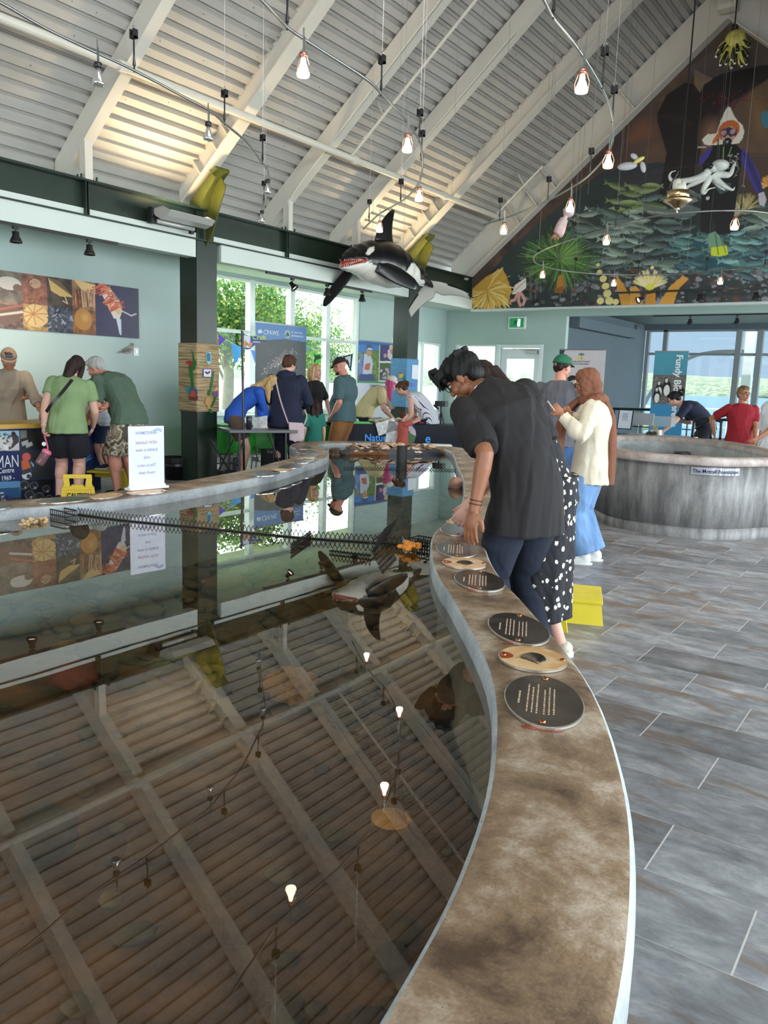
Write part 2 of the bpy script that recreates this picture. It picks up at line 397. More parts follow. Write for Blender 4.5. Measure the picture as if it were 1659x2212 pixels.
def _conc(nt, b, base=lin(140, 114, 88), hi=lin(196, 180, 160), lo=lin(80, 60, 44), sc=(3, 3, 3)):
    L = nt.links.new; tc = N(nt, 'ShaderNodeTexCoord'); mp = N(nt, 'ShaderNodeMapping'); mp.inputs['Scale'].default_value = sc; L(tc.outputs['Object'], mp.inputs[0])
    n1 = N(nt, 'ShaderNodeTexNoise', Scale=1.6, Detail=9.0, Roughness=.7, Distortion=.2); L(mp.outputs[0], n1.inputs[0])
    r = N(nt, 'ShaderNodeValToRGB'); L(n1.outputs[0], r.inputs[0]); e = r.color_ramp.elements
    e[0].position = .33; e[0].color = (*lo, 1); e[1].position = .68; e[1].color = (*hi, 1); q = e.new(.5); q.color = (*base, 1)
    n2 = N(nt, 'ShaderNodeTexNoise', Scale=55.0, Detail=4.0); L(mp.outputs[0], n2.inputs[0])
    ml = N(nt, 'ShaderNodeMix', _data_type='RGBA', _blend_type='OVERLAY'); ml.inputs['Factor'].default_value = .35; L(r.outputs[0], ml.inputs['A']); L(n2.outputs[0], ml.inputs['B'])
    # pits
    v = N(nt, 'ShaderNodeTexVoronoi', Scale=16.0); L(mp.outputs[0], v.inputs[0])
    lt = N(nt, 'ShaderNodeMath', _operation='LESS_THAN'); L(v.outputs['Distance'], lt.inputs[0]); lt.inputs[1].default_value = .05
    m3 = N(nt, 'ShaderNodeMix', _data_type='RGBA'); L(lt.outputs[0], m3.inputs['Factor']); L(ml.outputs['Result'], m3.inputs['A']); m3.inputs['B'].default_value = (.03, .022, .016, 1)
    L(m3.outputs['Result'], b.inputs['Base Color']); b.inputs['Roughness'].default_value = .5
    bp = N(nt, 'ShaderNodeBump', Strength=.25, Distance=.004); L(n2.outputs[0], bp.inputs['Height']); L(bp.outputs[0], b.inputs['Normal'])
LEDGE = nodes('polished_brown_concrete', _conc)
GREYC = nodes('grey_painted_concrete', lambda nt, b: _conc(nt, b, lin(160, 166, 168), lin(186, 192, 194), lin(132, 138, 140), (2, 2, 2)))
ROUGHC = nodes('board_marked_concrete', lambda nt, b: _conc(nt, b, lin(128, 127, 125), lin(164, 163, 162), lin(84, 83, 82), (4.5, 4.5, .9)))

# ================================================================ building
f = MB().box((-11.2, -6.2, -.12), (4.4, 24.2, 0)).build('floor', FLOORM); struct(f)
# walls ---------------------------------------------------------
XE = -8.35            # eave line of the left side
def wall(name, boxes, m=WALLC):
    w = MB()
    for a, b in boxes: w.box(a, b)
    return struct(w.build(name, m))
wall('wall_left', [((-10.1, -6, 0), (-9.9, 8.6, 3.27))])
wall('wall_left_window_bay', [((-10.8, 8.6, 0), (-9.9, 8.75, 3.27)), ((-11, 8.6, 0), (-10.8, 9.3, 3.27)), ((-11, 9.3, 0), (-10.8, 14.3, .78)),
     ((-11, 9.3, 3.22), (-10.8, 14.3, 3.27)), ((-11, 14.3, 0), (-10.8, 15.55, 3.27)), ((-11, 15.55, 0), (-10.8, 17.75, .72)),
     ((-11, 15.55, 2.45), (-10.8, 17.75, 3.27)), ((-11, 17.75, 0), (-10.8, 18.1, 3.27))])
wall('wall_far', [((-10.8, 17.95, 0), (-10.5, 18.1, 3.27)), ((-10.5, 17.95, 2.44), (-8.1, 18.1, 3.27)), ((-10.5, 17.95, 0), (-9.32, 18.1, .72)),
     ((-8.1, 17.95, 0), (-7.57, 18.1, 3.27)), ((-7.57, 17.95, 3.08), (4.2, 18.1, 3.27))])
wall('wall_alcove', [((-7.75, 18.1, 0), (-7.57, 23.8, 3.3)), ((-7.57, 23.75, 0), (4.2, 23.9, .12))], ALCV)
wall('trim_alcove_bulkhead', [((-7.57, 18.15, 2.84), (-7.33, 22.3, 3.08))], ALCV)
wall('ceiling_alcove', [((-7.75, 18.1, 3.3), (4.2, 23.9, 3.4)), ((-7.57, 23.6, 3.16), (4.2, 23.9, 3.3))], ALCV)
g = MB().prism([(XE-.05, 14.9, 2.94), (.9, 14.9, 2.94), (.9, 14.9, 4.2), (-3.76, 14.9, 8.25), (XE-.05, 14.9, 4.2)], (0, .15, 0))
struct(g.build('wall_gable', FASC))
wall('soffit_left', [((-10.9, -6, 3.27), (-8.52, 17.95, 3.34)), ((-8.52, 15.05, 3.27), (4.2, 17.95, 3.34)), ((.9, -6, 3.27), (4.2, 15.05, 3.34))], FASC)
wall('wall_right', [((4.2, -6, 0), (4.35, 23.9, .45)), ((4.2, -6, 2.95), (4.35, 23.9, 3.34))]+[((4.2, y, .45), (4.35, y+.25, 2.95)) for y in (-6, -2.9, .2, 3.3, 6.4, 9.5, 12.6, 15.7, 18.8, 21.9)])
wall('wall_rear', [((-10.1, -6.1, 0), (4.35, -5.95, .6)), ((-10.1, -6.1, 3.0), (4.35, -5.95, 4.4)), ((-10.1, -6.1, .6), (-7.2, -5.95, 3)), ((1.2, -6.1, .6), (4.35, -5.95, 3))])
g = MB().prism([(-8.6, -6.1, 4.4), (1.1, -6.1, 4.4), (-3.76, -6.1, 8.3)], (0, .15, 0)); struct(g.build('wall_rear_gable', WALLC))
wall('baseboard_left', [((-9.9, -6, 0), (-9.885, 8.6, .12)), ((-10.8, 8.76, 0), (-10.785, 17.9, .12))], mat('brown_base', lin(92, 80, 70), .5))
wall('trim_fascia_left', [((XE-.17, -6, 2.98), (XE, 7.45, 3.2)), ((XE-.17, 7.9, 2.98), (XE, 12.5, 3.2)), ((XE-.17, 12.95, 2.98), (XE, 14.9, 3.2)), ((XE-.17, -6, 3.2), (XE-.06, 14.9, 3.3))], FASC)
# roof: ribbed metal deck on both slopes ------------------------
SL = .85; XR = -3.76
def deckz(x): return 4.33+SL*(x-XE)
def deck(name, sgn):
    m = MB(); n = math.hypot(1, SL); tot = (XR-(-9.35))*n; prof = []; s = 0.0
    while s < tot:
        prof += [(s, 0), (s+.088, 0), (s+.098, .055), (s+.146, .055)]; s += .156
    def pt(s, d):
        x = -9.35+s/n-d*SL/n; z = deckz(-9.35)+s*SL/n+d/n
        return (x if sgn > 0 else 2*XR-x, z)
    P0 = [pt(*q) for q in prof]; vs_ = []; fs = []
    for x, z in P0: vs_ += [(x, -6.1, z), (x, 15.1, z)]
    for i in range(len(P0)-1): fs.append((2*i, 2*i+1, 2*i+3, 2*i+2))
    m.add(vs_, fs)
    a, b = pt(0, .12), pt(tot, .12); a2, b2 = pt(0, .2), pt(tot, .2)
    m.prism([(a[0], -6.2, a[1]), (b[0], -6.2, b[1]), (b2[0], -6.2, b2[1]), (a2[0], -6.2, a2[1])], (0, 21.3, 0))
    return struct(m.build(name, DECK))
deck('ceiling', 1); deck('ceiling_right_slope', -1)
# screw heads scattered over the deck
sc = MB().use(GREYM)
rs = random.Random(3)
for i in range(420):
    x = rs.uniform(-8.3, -4.0); y = rs.uniform(1.5, 14.6); n = math.hypot(1, SL); k = math.floor((x+9.35)*n/.156); s = k*.156+.05; x = -9.35+s/n; z = deckz(x)
    sc.cyl((x, y, z+.002), (x+.012*SL, y, z-.012), .005, .003, 5)
o = sc.build('deck_screw_tips', GREYM); tag(o, 'small screw tips poking through the ribbed ceiling deck', 'screws', kind='stuff')
# rafters --------------------------------------------------------
def rafter(y, main, sgn=1, name='rafter'):
    mx = lambda x: x if sgn > 0 else 2*XR-x
    def zb(x): return 4.02+.84*(x+8.36)
    x0 = -8.85 if main else -8.9; x1 = XR
    m = MB()
    if main:
        w = .2; d = .40; lo = zb(0)-zb(0)
        for (za, zt, ww) in ((0, .022, w), (.022, d, .014)):
            yy0, yy1 = y-ww/2, y+ww/2
            m.prism([(mx(x0), yy0, zb(x0)+za-.03), (mx(x1), yy0, zb(x1)+za-.03), (mx(x1), yy0, zb(x1)+zt-.03), (mx(x0), yy0, zb(x0)+zt-.03)], (0, yy1-yy0, 0))
        if sgn > 0:
            for xs in (-8.35, -8.05, -7.86):
                m.prism([(xs, y-.1, zb(xs)), (xs-.3*.62, y-.1, zb(xs)+.3*.78), (xs-.3*.62+.012, y-.1, zb(xs)+.3*.78+.012), (xs+.012, y-.1, zb(xs)+.012)], (0, .2, 0))
    else:
        for (za, zt, w0, w1) in ((.0, .30, -.055, .055), (-.02, .0, -.06, .08)):
            m.prism([(mx(x0), y+w0, zb(x0)+za), (mx(x1), y+w0, zb(x1)+za), (mx(x1), y+w0, zb(x1)+zt), (mx(x0), y+w0, zb(x0)+zt)], (0, w1-w0, 0))
    o = m.build(name, STEEL); return o
names = {5.86: 'second', 9.26: 'x', 10.93: 'y'}
RL = {4.2: 'pale roof rafter nearest the camera along the left eave', 5.86: 'slim roof rafter left of the first green column bracket', 9.26: 'slim roof rafter just right of the first green column',
      10.93: 'slim roof rafter whose foot stands above the hanging whale', 7.62: 'deep roof rafter landing on the green bracket of the left column', 12.7: 'deep roof rafter landing on the green bracket behind the whale',
      .9: 'slim roof rafter nearly overhead', 2.6: 'deep roof rafter overhead', 14.3: ''}
for y in (.9, 4.2, 5.86, 9.26, 10.93): tag(rafter(y, False), RL[y], 'rafter', 'slim sloping roof rafters', 'structure')
for y in (2.6, 7.62, 12.7): tag(rafter(y, True), RL[y], 'rafter', 'deep sloping roof rafters', 'structure')
for y, mn in ((.9, 0), (2.6, 1), (4.2, 0), (5.86, 0), (7.62, 1), (9.26, 0), (10.93, 0), (12.7, 1)):
    tag(rafter(y, mn, -1, 'rafter'), 'rafter of the right roof slope', 'rafter', 'right slope rafters', 'structure')
for sg in (1, -1):
    mx = lambda x: x if sg > 0 else 2*XR-x
    m = MB(); zb = lambda x: 3.61+.835*(x+8.38)
    for (za, zt, y0, y1) in ((0, .03, 14.66, 14.88), (.03, .75, 14.80, 14.83)):
        m.prism([(mx(-8.5 if za == 0 else -8.85), y0, zb(-8.5 if za == 0 else -8.85)+za), (mx(XR), y0, zb(XR)+za), (mx(XR), y0, zb(XR)+zt), (mx(-8.85), y0, zb(-8.85)+zt)], (0, y1-y0, 0))
    for xs in (-7.3, -6.95, -6.6, -5.2): m.prism([(mx(xs), 14.68, zb(xs)+.03), (mx(xs+.02), 14.68, zb(xs)+.04), (mx(xs-.3), 14.68, zb(xs)+.42), (mx(xs-.32), 14.68, zb(xs)+.41)], (0, .13, 0))
    tag(m.build('end_rafter', STEEL), 'deep end rafter running up along the edge of the mural' if sg > 0 else 'end rafter right of the roof peak', 'rafter', None, 'structure')
struct(MB().box((XR-.09, -6, 7.62), (XR+.09, 14.6, 8.2)).box((XR-.14, 14.5, 7.55), (XR+.14, 14.7, 8.1)).build('ridge_beam', STEEL), 'pale ridge beam at the peak of the roof', 'beam')
# green eave beam with stiffeners --------------------------------
m = MB().box((-8.47, -6, 3.2), (-8.45, 14.86, 3.6)).box((-8.58, -6, 3.585), (-8.33, 14.86, 3.61)).box((-8.58, -6, 3.2), (-8.33, 14.86, 3.22))
for y in (2.4, 5.83, 9.23, 10.92, 14.8): m.box((-8.45, y, 3.22), (-8.36, y+.012, 3.585)).box((-8.45, y+.035, 3.22), (-8.36, y+.047, 3.585))
for y in (5.86, 9.26, 10.93):
    for dx in (-.07, .07):
        m.cyl((-8.37+dx*.5, y-.1, 3.61), (-8.37+dx*.5, y-.1, 3.65), .012, n=6); m.cyl((-8.37+dx*.5, y+.1, 3.61), (-8.37+dx*.5, y+.1, 3.65), .012, n=6)
struct(m.build('eave_beam', GREEN), 'dark green steel beam running along the left eave', 'beam')
for y, nm in ((5.86, 'left of the first column'), (9.26, 'right of the first column'), (10.93, 'above the whale head')):
    tag(MB().box((-8.43, y-.05, 3.61), (-8.33, y+.05, 4.06)).build('rafter_post', STEEL), 'short pale post on the green beam '+nm, 'post', None, 'structure')
# columns ---------------------------------------------------------
def column(y, label):
    t = thing('steel_column', label, 'column', (-8.53, y+.18, 0)); t['kind'] = 'structure'
    MB().box((-8.70, y, 0), (-8.37, y+.36, 3.2)).box((-8.372, y-.004, 0), (-8.364, y+.0, 3.2)).build('shaft', GREEN, t, bevel=.006)
    MB().box((-8.66, y+.03, 3.2), (-8.40, y+.33, 3.66)).build('column_head', GREEN, t)
    m = MB()
    m.prism([(-8.37, y+.16, 3.14), (-8.25, y+.16, 3.3), (-8.0, y+.16, 3.86), (-8.08, y+.16, 3.98), (-8.37, y+.16, 3.74)], (0, .018, 0))
    m.prism([(-8.52, y+.02, 3.6), (-8.37, y+.02, 3.6), (-8.03, y+.02, 3.95), (-8.1, y+.02, 4.0), (-8.52, y+.02, 3.7)], (0, .012, 0))
    m.prism([(-8.50, y+.04, 3.74), (-8.06, y+.04, 4.10), (-8.04, y+.04, 4.07), (-8.48, y+.04, 3.71)], (0, .24, 0))
    m.prism([(-8.37, y+.03, 3.6), (-8.32, y+.03, 3.6), (-8.16, y+.03, 3.98), (-8.37, y+.03, 3.8)], (0, .14, 0))
    for dy in (.06, .26): m.cyl((-8.16, y+dy, 4.06), (-8.13, y+dy, 4.02), .016, n=8)
    m.build('gusset_bracket', GREENL, t)
    return t
column(7.48, 'dark green steel column at left wrapped in twine')
column(12.55, 'dark green steel column behind the whale tail')
# sprinkler main and branches -------------------------------------
m = MB(); m.tube([(-7.5, -5, 4.60), (-7.5, 14.55, 4.60)], .045, 12)
for y in (2.2, 5.7, 9.7, 12.2): m.tube([(-7.5, y, 4.60), (-7.5, y, 4.60)], .0, 4) if 0 else m.lathe((-7.5, y, 4.60), [(.045, -.05), (.062, -.045), (.062, .045), (.045, .05)], 14, (0, 1, 0))
m.build('sprinkler_main', STEEL); pm = bpy.data.objects['sprinkler_main']
tag(pm, 'thick cream sprinkler main pipe running under the rafters', 'pipe', None, 'structure')
def branch(y, lab, x1=-4.2):
    b = MB(); zz = lambda x: 4.64+.84*(x+7.5)
    b.tube([(-7.5, y, 4.64), (-7.42, y, 4.70), (x1, y, zz(x1))], .022, 8)
    b.lathe((-7.25, y, zz(-7.25)), [(.022, -.03), (.032, -.03), (.032, .03), (.022, .03)], 10, (1, 0, .84))
    b.tube([(-6.95, y, zz(-6.95)), (-7.06, y, zz(-6.95)+.16)], .012, 6); b.tube([(-7.06, y, zz(-6.95)+.16), (-7.09, y, zz(-6.95)+.22)], [.02, .008], 8)
    t = b.build('sprinkler_branch', STEEL); tag(t, lab, 'pipe', 'sprinkler branch pipes', 'structure'); return t
branch(9.62, 'thin cream sprinkler branch pipe rising beside the middle rafters'); branch(14.1, 'thin sprinkler branch pipe near the mural', -6.6)
# conduits curving over the slim rafters
for y in (9.14, 10.80):
    c = MB().tube(spline([(-8.25, y, 3.61), (-8.24, y, 3.95), (-8.14, y, 4.12), (-7.6, y, 4.60), (-5.6, y, 6.30)], 6), .012, 6)
    tag(c.build('conduit', STEEL), 'bent conduit running up beside the slim rafter %s' % ('right of the first column' if y < 10 else 'above the whale'), 'conduit', None, 'structure')

# ================================================================ windows and doors
def window(n, axis, c, u0, u1, z0, z1, mull, trans, w=.09, dep=.10, extra=None):
    """axis 'x': wall plane X=c, u along Y; axis 'y': plane Y=c, u along X"""
    m = MB(); ps = []
    def bx(ua, ub, za, zb, d=dep):
        a, b = ((c-d/2, ua, za), (c+d/2, ub, zb)) if axis == 'x' else ((ua, c-d/2, za), (ub, c+d/2, zb)); m.box(a, b)
    bx(u0, u1, z0, z0+w*.8); bx(u0+.004, u1-.004, z1-w*.6, z1-.003); bx(u0, u0+w, z0-.002, z1, dep*1.08); bx(u1-w, u1, z0-.002, z1, dep*1.08)
    for u in mull: bx(u-w*.75, u+w*.75, z0, z1, dep*1.3)
    for (ua, ub, z) in trans: bx(ua, ub, z-w*.35, z+w*.35)
    o = m.build('window_%d' % n, WHITE if n != 3 else mat('grey_aluminium', lin(130, 138, 140), .4), bevel=.004); struct(o)
    p = MB(); a, b = ((c-.004, u0+.02, z0+.02), (c+.004, u1-.02, z1-.02)) if axis == 'x' else ((u0+.02, c-.004, z0+.02), (u1-.02, c+.004, z1-.02))
    p.box(a, b).build('pane', PANE, o)
    s = MB()
    if axis == 'x': s.box((c-.02, u0, z0-.03), (c+.16, u1, z0)).build('window_sill', WHITE, o)
    return o
window(1, 'x', -10.88, 9.3, 14.3, .78, 3.22, (11.02, 12.13, 13.24), [(9.3, 14.3, 2.27)], .085)
window(2, 'x', -10.88, 15.55, 17.75, .72, 2.45, (16.9,), [], .085)
window(4, 'y', 18.03, -10.5, -9.32, .72, 2.44, (), [], .08)
window(3, 'y', 23.85, -7.55, 4.1, .12, 3.18, (-5.02, -4.48, -1.4, 1.4), [(-7.5, 4.1, 2.5)], .10, .14)
MB().box((-7.06, 23.78, 2.5), (-6.94, 23.92, 3.18)).build('mullion', mat('grey_aluminium', (0, 0, 0)), bpy.data.objects['window_3'])
# glazed exit door
t = thing('door_1', 'white glazed exit door in the far wall', 'door', (-8.7, 18.02, 0)); t['kind'] = 'structure'
m = MB().box((-9.32, 17.9, 0), (-9.24, 18.12, 2.44)).box((-8.18, 17.9, 0), (-8.1, 18.12, 2.44)).box((-9.3, 17.905, 2.36), (-8.12, 18.115, 2.436)); m.build('door_frame', WHITE, t, bevel=.004)
m = MB().box((-9.22, 17.99, .02), (-9.08, 18.05, 2.34)).box((-8.34, 17.99, .02), (-8.2, 18.05, 2.34)).box((-9.08, 17.99, 2.1), (-8.34, 18.05, 2.34)).box((-9.08, 17.99, .02), (-8.34, 18.05, .35)); m.build('door_leaf', WHITE, t, bevel=.004)
MB().box((-9.08, 18.01, .35), (-8.34, 18.02, 2.1)).build('pane', PANE, t)
m = MB().box((-8.55, 17.93, 2.22), (-8.25, 17.99, 2.30)).bar((-8.3, 17.92, 2.31), (-8.85, 17.86, 2.33), .03, .015).build('door_closer', GREYM, t)
# exit sign
t = thing('exit_sign', 'green and white running figure exit sign on the far wall', 'sign', (-8.8, 17.93, 2.95))
MB().box((-9.03, 17.88, 2.80), (-8.58, 17.95, 3.09)).build('sign_box', mat('white_plastic', lin(235, 238, 235), .4), t, bevel=.008)
GRN = mat('exit_green', lin(30, 130, 80), .4, emit=lin(30, 130, 80), estr=.35)
MB().box((-8.99, 17.872, 2.835), (-8.62, 17.879, 3.055)).build('sign_face', GRN, t)
w_ = mat('exit_white', lin(235, 245, 240), .4, emit=(1, 1, 1), estr=.35)
m = MB(); S = lambda pts: m.prism([(-8.805+x, 17.868, 2.945+z) for x, z in pts], (0, .004, 0))
S([(.02, -.09), (.1, -.09), (.1, .09), (.02, .09)]); m.build('sign_doorway', w_, t)
m = MB(); m.lathe((-8.79, 17.866, 3.005), [(.018, -.002), (.018, .002)], 12, (0, 1, 0))
for a, b, w in (((-.02, .045), (-.03, -.01), .03), ((-.03, -.01), (-.08, -.05), .018), ((-.03, -.01), (.01, -.04), .018), ((.01, -.04), (0, -.085), .016), ((-.02, .04), (.03, .01), .014), ((-.02, .04), (-.07, .02), .014)):
    m.bar((-8.805+a[0], 17.866, 2.945+a[1]), (-8.805+b[0], 17.866, 2.945+b[1]), w, .004, (0, 1, 0)) if 0 else m.bar((-8.805+a[0], 17.866, 2.945+a[1]), (-8.805+b[0], 17.866, 2.945+b[1]), .004, w, (0, 1, 0)) if 0 else m.bar((-8.805+a[0], 17.866, 2.945+a[1]), (-8.805+b[0], 17.866, 2.945+b[1]), w, .004, (0, 1, 0))
m.build('running_figure', mat('exit_dark', lin(10, 90, 55), .4), t)

# ================================================================ outside
SEA = mat('bay_water', lin(92, 122, 146), .35, spec=.15, var=.12, vscale=.02, stretch=(1, 6, 1), bump=.3, bscale=.8)
o = MB().add([(-3000, 34, -6), (3000, 34, -6), (3000, 1750, -6), (-3000, 1750, -6)], [(0, 1, 2, 3)]).build('bay', SEA); tag(o, 'pale blue bay beyond the far windows', 'water', kind='structure')
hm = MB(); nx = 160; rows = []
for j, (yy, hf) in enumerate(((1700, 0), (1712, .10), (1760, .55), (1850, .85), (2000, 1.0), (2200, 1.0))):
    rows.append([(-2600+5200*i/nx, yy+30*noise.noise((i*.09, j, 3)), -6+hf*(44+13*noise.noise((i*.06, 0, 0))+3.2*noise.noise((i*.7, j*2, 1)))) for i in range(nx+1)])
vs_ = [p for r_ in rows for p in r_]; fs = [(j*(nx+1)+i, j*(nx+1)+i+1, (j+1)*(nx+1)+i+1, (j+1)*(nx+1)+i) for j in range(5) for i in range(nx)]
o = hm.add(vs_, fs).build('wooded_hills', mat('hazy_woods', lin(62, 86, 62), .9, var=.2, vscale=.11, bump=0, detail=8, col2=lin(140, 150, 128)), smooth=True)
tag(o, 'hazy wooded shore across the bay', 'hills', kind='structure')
LAWN = mat('lawn', lin(150, 165, 120), .9, var=.15, vscale=1)
o = MB().box((-60, -20, -.3), (-11.05, 40, -.12)).box((-11.05, 24.2, -3.3), (12, 34, -3)).box((-9.5, 24.2, -.25), (6, 27.2, -.13)).box((4.4, -20, -.3), (30, 40, -.12)).build('ground', LAWN); struct(o)
m = MB()
for i in range(3): m.tube([(-9+0*i, 27, .93-.28*i), (4, 27, .93-.28*i)], .03 if i == 0 else .012, 8)
for x in np.arange(-9, 4, 1.6): m.tube([(x, 27, -.12), (x, 27, .93)], .02, 6)
tag(m.build('deck_railing', mat('pale_rail', lin(190, 205, 205), .4)), 'pale metal railing on the deck outside the far windows', 'railing')
tag(MB().box((-5.0, 24.5, -.12), (-4.76, 24.74, 4.2)).build('porch_post', WHITE), 'white porch post outside the far window', 'post')
pts = spline([(-8.35, 24.6, -.2), (-7.9, 24.6, .54), (-7.54, 24.6, 1.36), (-7.11, 24.6, 1.95), (-6.49, 24.6, 2.42), (-5.79, 24.6, 2.60), (-4.9, 24.6, 2.62)], 6)
m = MB(); [m.bar(a, b, .09, .09, (0, 1, 0)) for a, b in zip(pts[:-1], pts[1:])]
tag(m.build('curved_brace', mat('grey_steel', lin(96, 104, 108), .45)), 'curved grey steel brace outside the far window', 'brace')
o = MB().prism([(-11.05, 7, 3.38), (-12.5, 7, 3.50), (-12.5, 7, 3.6), (-11.05, 7, 3.55)], (0, 14, 0)).build('eave_overhang', mat('white_soffit', lin(245, 245, 240), .6)); struct(o, 'white eave overhang outside the left windows', 'eave')
LEAF = nodes('sunlit_leaf', lambda nt, b: _leaf(nt, b)) if 0 else None
def _leaf(nt, b):
    L = nt.links.new; oi = N(nt, 'ShaderNodeNewGeometry'); r = N(nt, 'ShaderNodeValToRGB'); L(oi.outputs['Random Per Island'], r.inputs[0])
    e = r.color_ramp.elements; e[0].color = (*lin(70, 120, 60), 1); e[1].color = (*lin(205, 205, 110), 1); q = e.new(.6); q.color = (*lin(110, 160, 90), 1)
    L(r.outputs[0], b.inputs['Base Color']); b.inputs['Roughness'].default_value = .5; b.inputs['Subsurface Weight'].default_value = 0
    tr = N(nt, 'ShaderNodeBsdfTranslucent'); L(r.outputs[0], tr.inputs[0]); mx = N(nt, 'ShaderNodeMixShader', i0=.5); out = nt.nodes['Material Output']
    L(b.outputs[0], mx.inputs[1]); L(tr.outputs[0], mx.inputs[2]); L(mx.outputs[0], out.inputs[0])
LEAF = nodes('sunlit_leaf', _leaf); BARK = mat('bark', lin(120, 110, 95), .9, var=.2, vscale=10)
def tree(loc, R, zc, H, n, label, seed):
    rs = random.Random(seed); t = thing('leafy_tree', label, 'tree', loc, 'trees outside the left windows'); x0, y0, _ = loc
    m = MB(); m.tube([(x0, y0, -.2), (x0+.1, y0, zc*.6), (x0, y0, zc)], [.16, .12, .07], 8); lf = MB(); tips = []
    for i in range(26):
        a = rs.uniform(0, 2*PI); el = rs.uniform(-.3, 1.2); d = Vector((math.cos(a)*math.cos(el), math.sin(a)*math.cos(el), math.sin(el)*.9)); s_ = rs.uniform(.55, 1)
        b0 = Vector((x0, y0, rs.uniform(zc*.5, zc))); b1 = Vector((x0, y0, zc))+Vector((d.x*R, d.y*R, d.z*H))*s_
        m.tube([b0, (b0+b1)/2+Vector((0, 0, .1)), b1], [.035, .02, .008], 5); tips.append(b1); tips.append((b0+b1)/2+Vector((0, 0, .1)))
    m.build('trunk', BARK, t, True)
    for i in range(n):
        c = tips[rs.randrange(len(tips))]+Vector((rs.gauss(0, .28), rs.gauss(0, .28), rs.gauss(0, .22))); s_ = rs.uniform(.035, .065)
        a = Vector((rs.gauss(0, 1), rs.gauss(0, 1), rs.gauss(0, 1))).normalized(); b = a.cross(Vector((rs.gauss(0, 1), rs.gauss(0, 1), rs.gauss(0, 1)))).normalized()
        lf.add([c-a*s_, c-b*s_*.5, c+a*s_, c+b*s_*.5], [(0, 1, 2, 3)])
    lf.build('foliage', LEAF, t)
tree((-13.7, 13.1, 0), 1.35, 2.5, 1.5, 12000, 'leafy green tree outside the leftmost window panes', 1)
tree((-15.6, 16.6, 0), 1.7, 2.5, 1.6, 14000, 'leafy tree with yellowing leaves outside behind the blue banner', 2)
tree((-18.2, 21.6, 0), 1.8, 2.2, 1.5, 9000, 'leafy tree outside the window right of the cap-wearing man', 3)
# ================================================================ the winding touch tank
WZ = 0.592; LZ = 0.66
inner = [(-1.6, -2.7), (-.8, -2.1), (-.42, -1.2), (-.38, -.3), (-.43, .3), (-.5, .74), (-.58, 1.09), (-.72, 1.46), (-.98, 1.93), (-1.42, 2.49), (-1.65, 2.76), (-1.91, 3.12),
         (-2.17, 3.56), (-2.34, 3.99), (-2.6, 4.6), (-3.0, 5.35), (-3.45, 6.1), (-3.94, 6.86), (-4.4, 7.6), (-4.85, 8.25), (-5.3, 8.6), (-5.9, 8.5), (-6.3, 8.15), (-6.4, 7.8), (-6.2, 7.45),
         (-5.9, 7.2), (-5.55, 6.85), (-5.16, 6.3), (-4.9, 5.7), (-4.6, 4.99), (-4.36, 4.08), (-4.24, 3.28), (-4.27, 2.81), (-4.38, 2.44), (-4.62, 1.8), (-4.9, 1.0), (-4.9, 0), (-4.4, -1.4), (-3.2, -2.5)]
IN = [Vector((p.x, p.y, 0)) for p in spline([(x, y, 0) for x, y in inner], 6, True)]
def normals(P):
    out = []
    for i in range(len(P)):
        d = (P[(i+1) % len(P)]-P[i-1]).normalized(); out.append(Vector((d.y, -d.x, 0)))
    return out
NO = normals(IN)
for _ in range(4): NO = [((NO[i-1]+NO[i]*2+NO[(i+1) % len(NO)])).normalized() for i in range(len(NO))]
def lw(p):
    return .28 if p.x > -3.2 and p.y > -1 else .35
LWs = [lw(p) for p in IN]
for _ in range(10): LWs = [(LWs[i-1]+LWs[i]+LWs[(i+1) % len(LWs)])/3 for i in range(len(LWs))]
def rim_rings(prof, P=IN, Nn=NO, W=LWs):
    """prof: list of (a,b,z): offset = a + b*width"""
    return [[P[i]+Nn[i]*(a+b*W[i])+Vector((0, 0, z)) for i in range(len(P))] for a, b, z in prof]
def ribbon(m, prof, **k):
    R = rim_rings(prof, **k); n = len(R[0]); m.rings([[R[r_][i] for r_ in range(len(R))] for i in range(n)], False, True) if 0 else None
    base = len(m.v); m.v += [tuple(p) for r_ in R for p in r_]; fs = []
    for r_ in range(len(R)-1):
        for i in range(n): fs.append((base+r_*n+i, base+r_*n+(i+1) % n, base+(r_+1)*n+(i+1) % n, base+(r_+1)*n+i))
    m.f += fs; m.m += [m.cur]*len(fs)
t = thing('touch_tank', 'long winding open touch tank with brown polished concrete ledge', 'tank', (-2.5, 2, 0))
m = MB(); ribbon(m, [(.010, 0, LZ-.001), (.02, 0, LZ), (-.03, 1, LZ), (-.012, 1, LZ-.006)]); m.build('ledge_top', LEDGE, t, True)
m = MB(); ribbon(m, [(.05, 0, 0), (.05, 0, .50), (.03, 0, .515), (.0, 0, .53), (0, 0, LZ-.012), (.004, 0, LZ-.003), (.010, 0, LZ-.001)])
ribbon(m, [(-.012, 1, LZ-.006), (-.003, 1, LZ-.016), (0, 1, LZ-.035), (0, 1, .57), (-.012, 1, .55), (-.05, 1, .54), (-.05, 1, 0)]); m.build('tank_wall', GREYC, t, True)
m = MB(); m.add([tuple(p+Vector((0, 0, .115))) for p in IN], [tuple(range(len(IN)))])
TANKB = mat('silty_tank_bottom', lin(104, 78, 50), .8, var=.7, vscale=6, bump=.6, bscale=40, detail=12)
o = m.build('tank_bottom', TANKB, t)
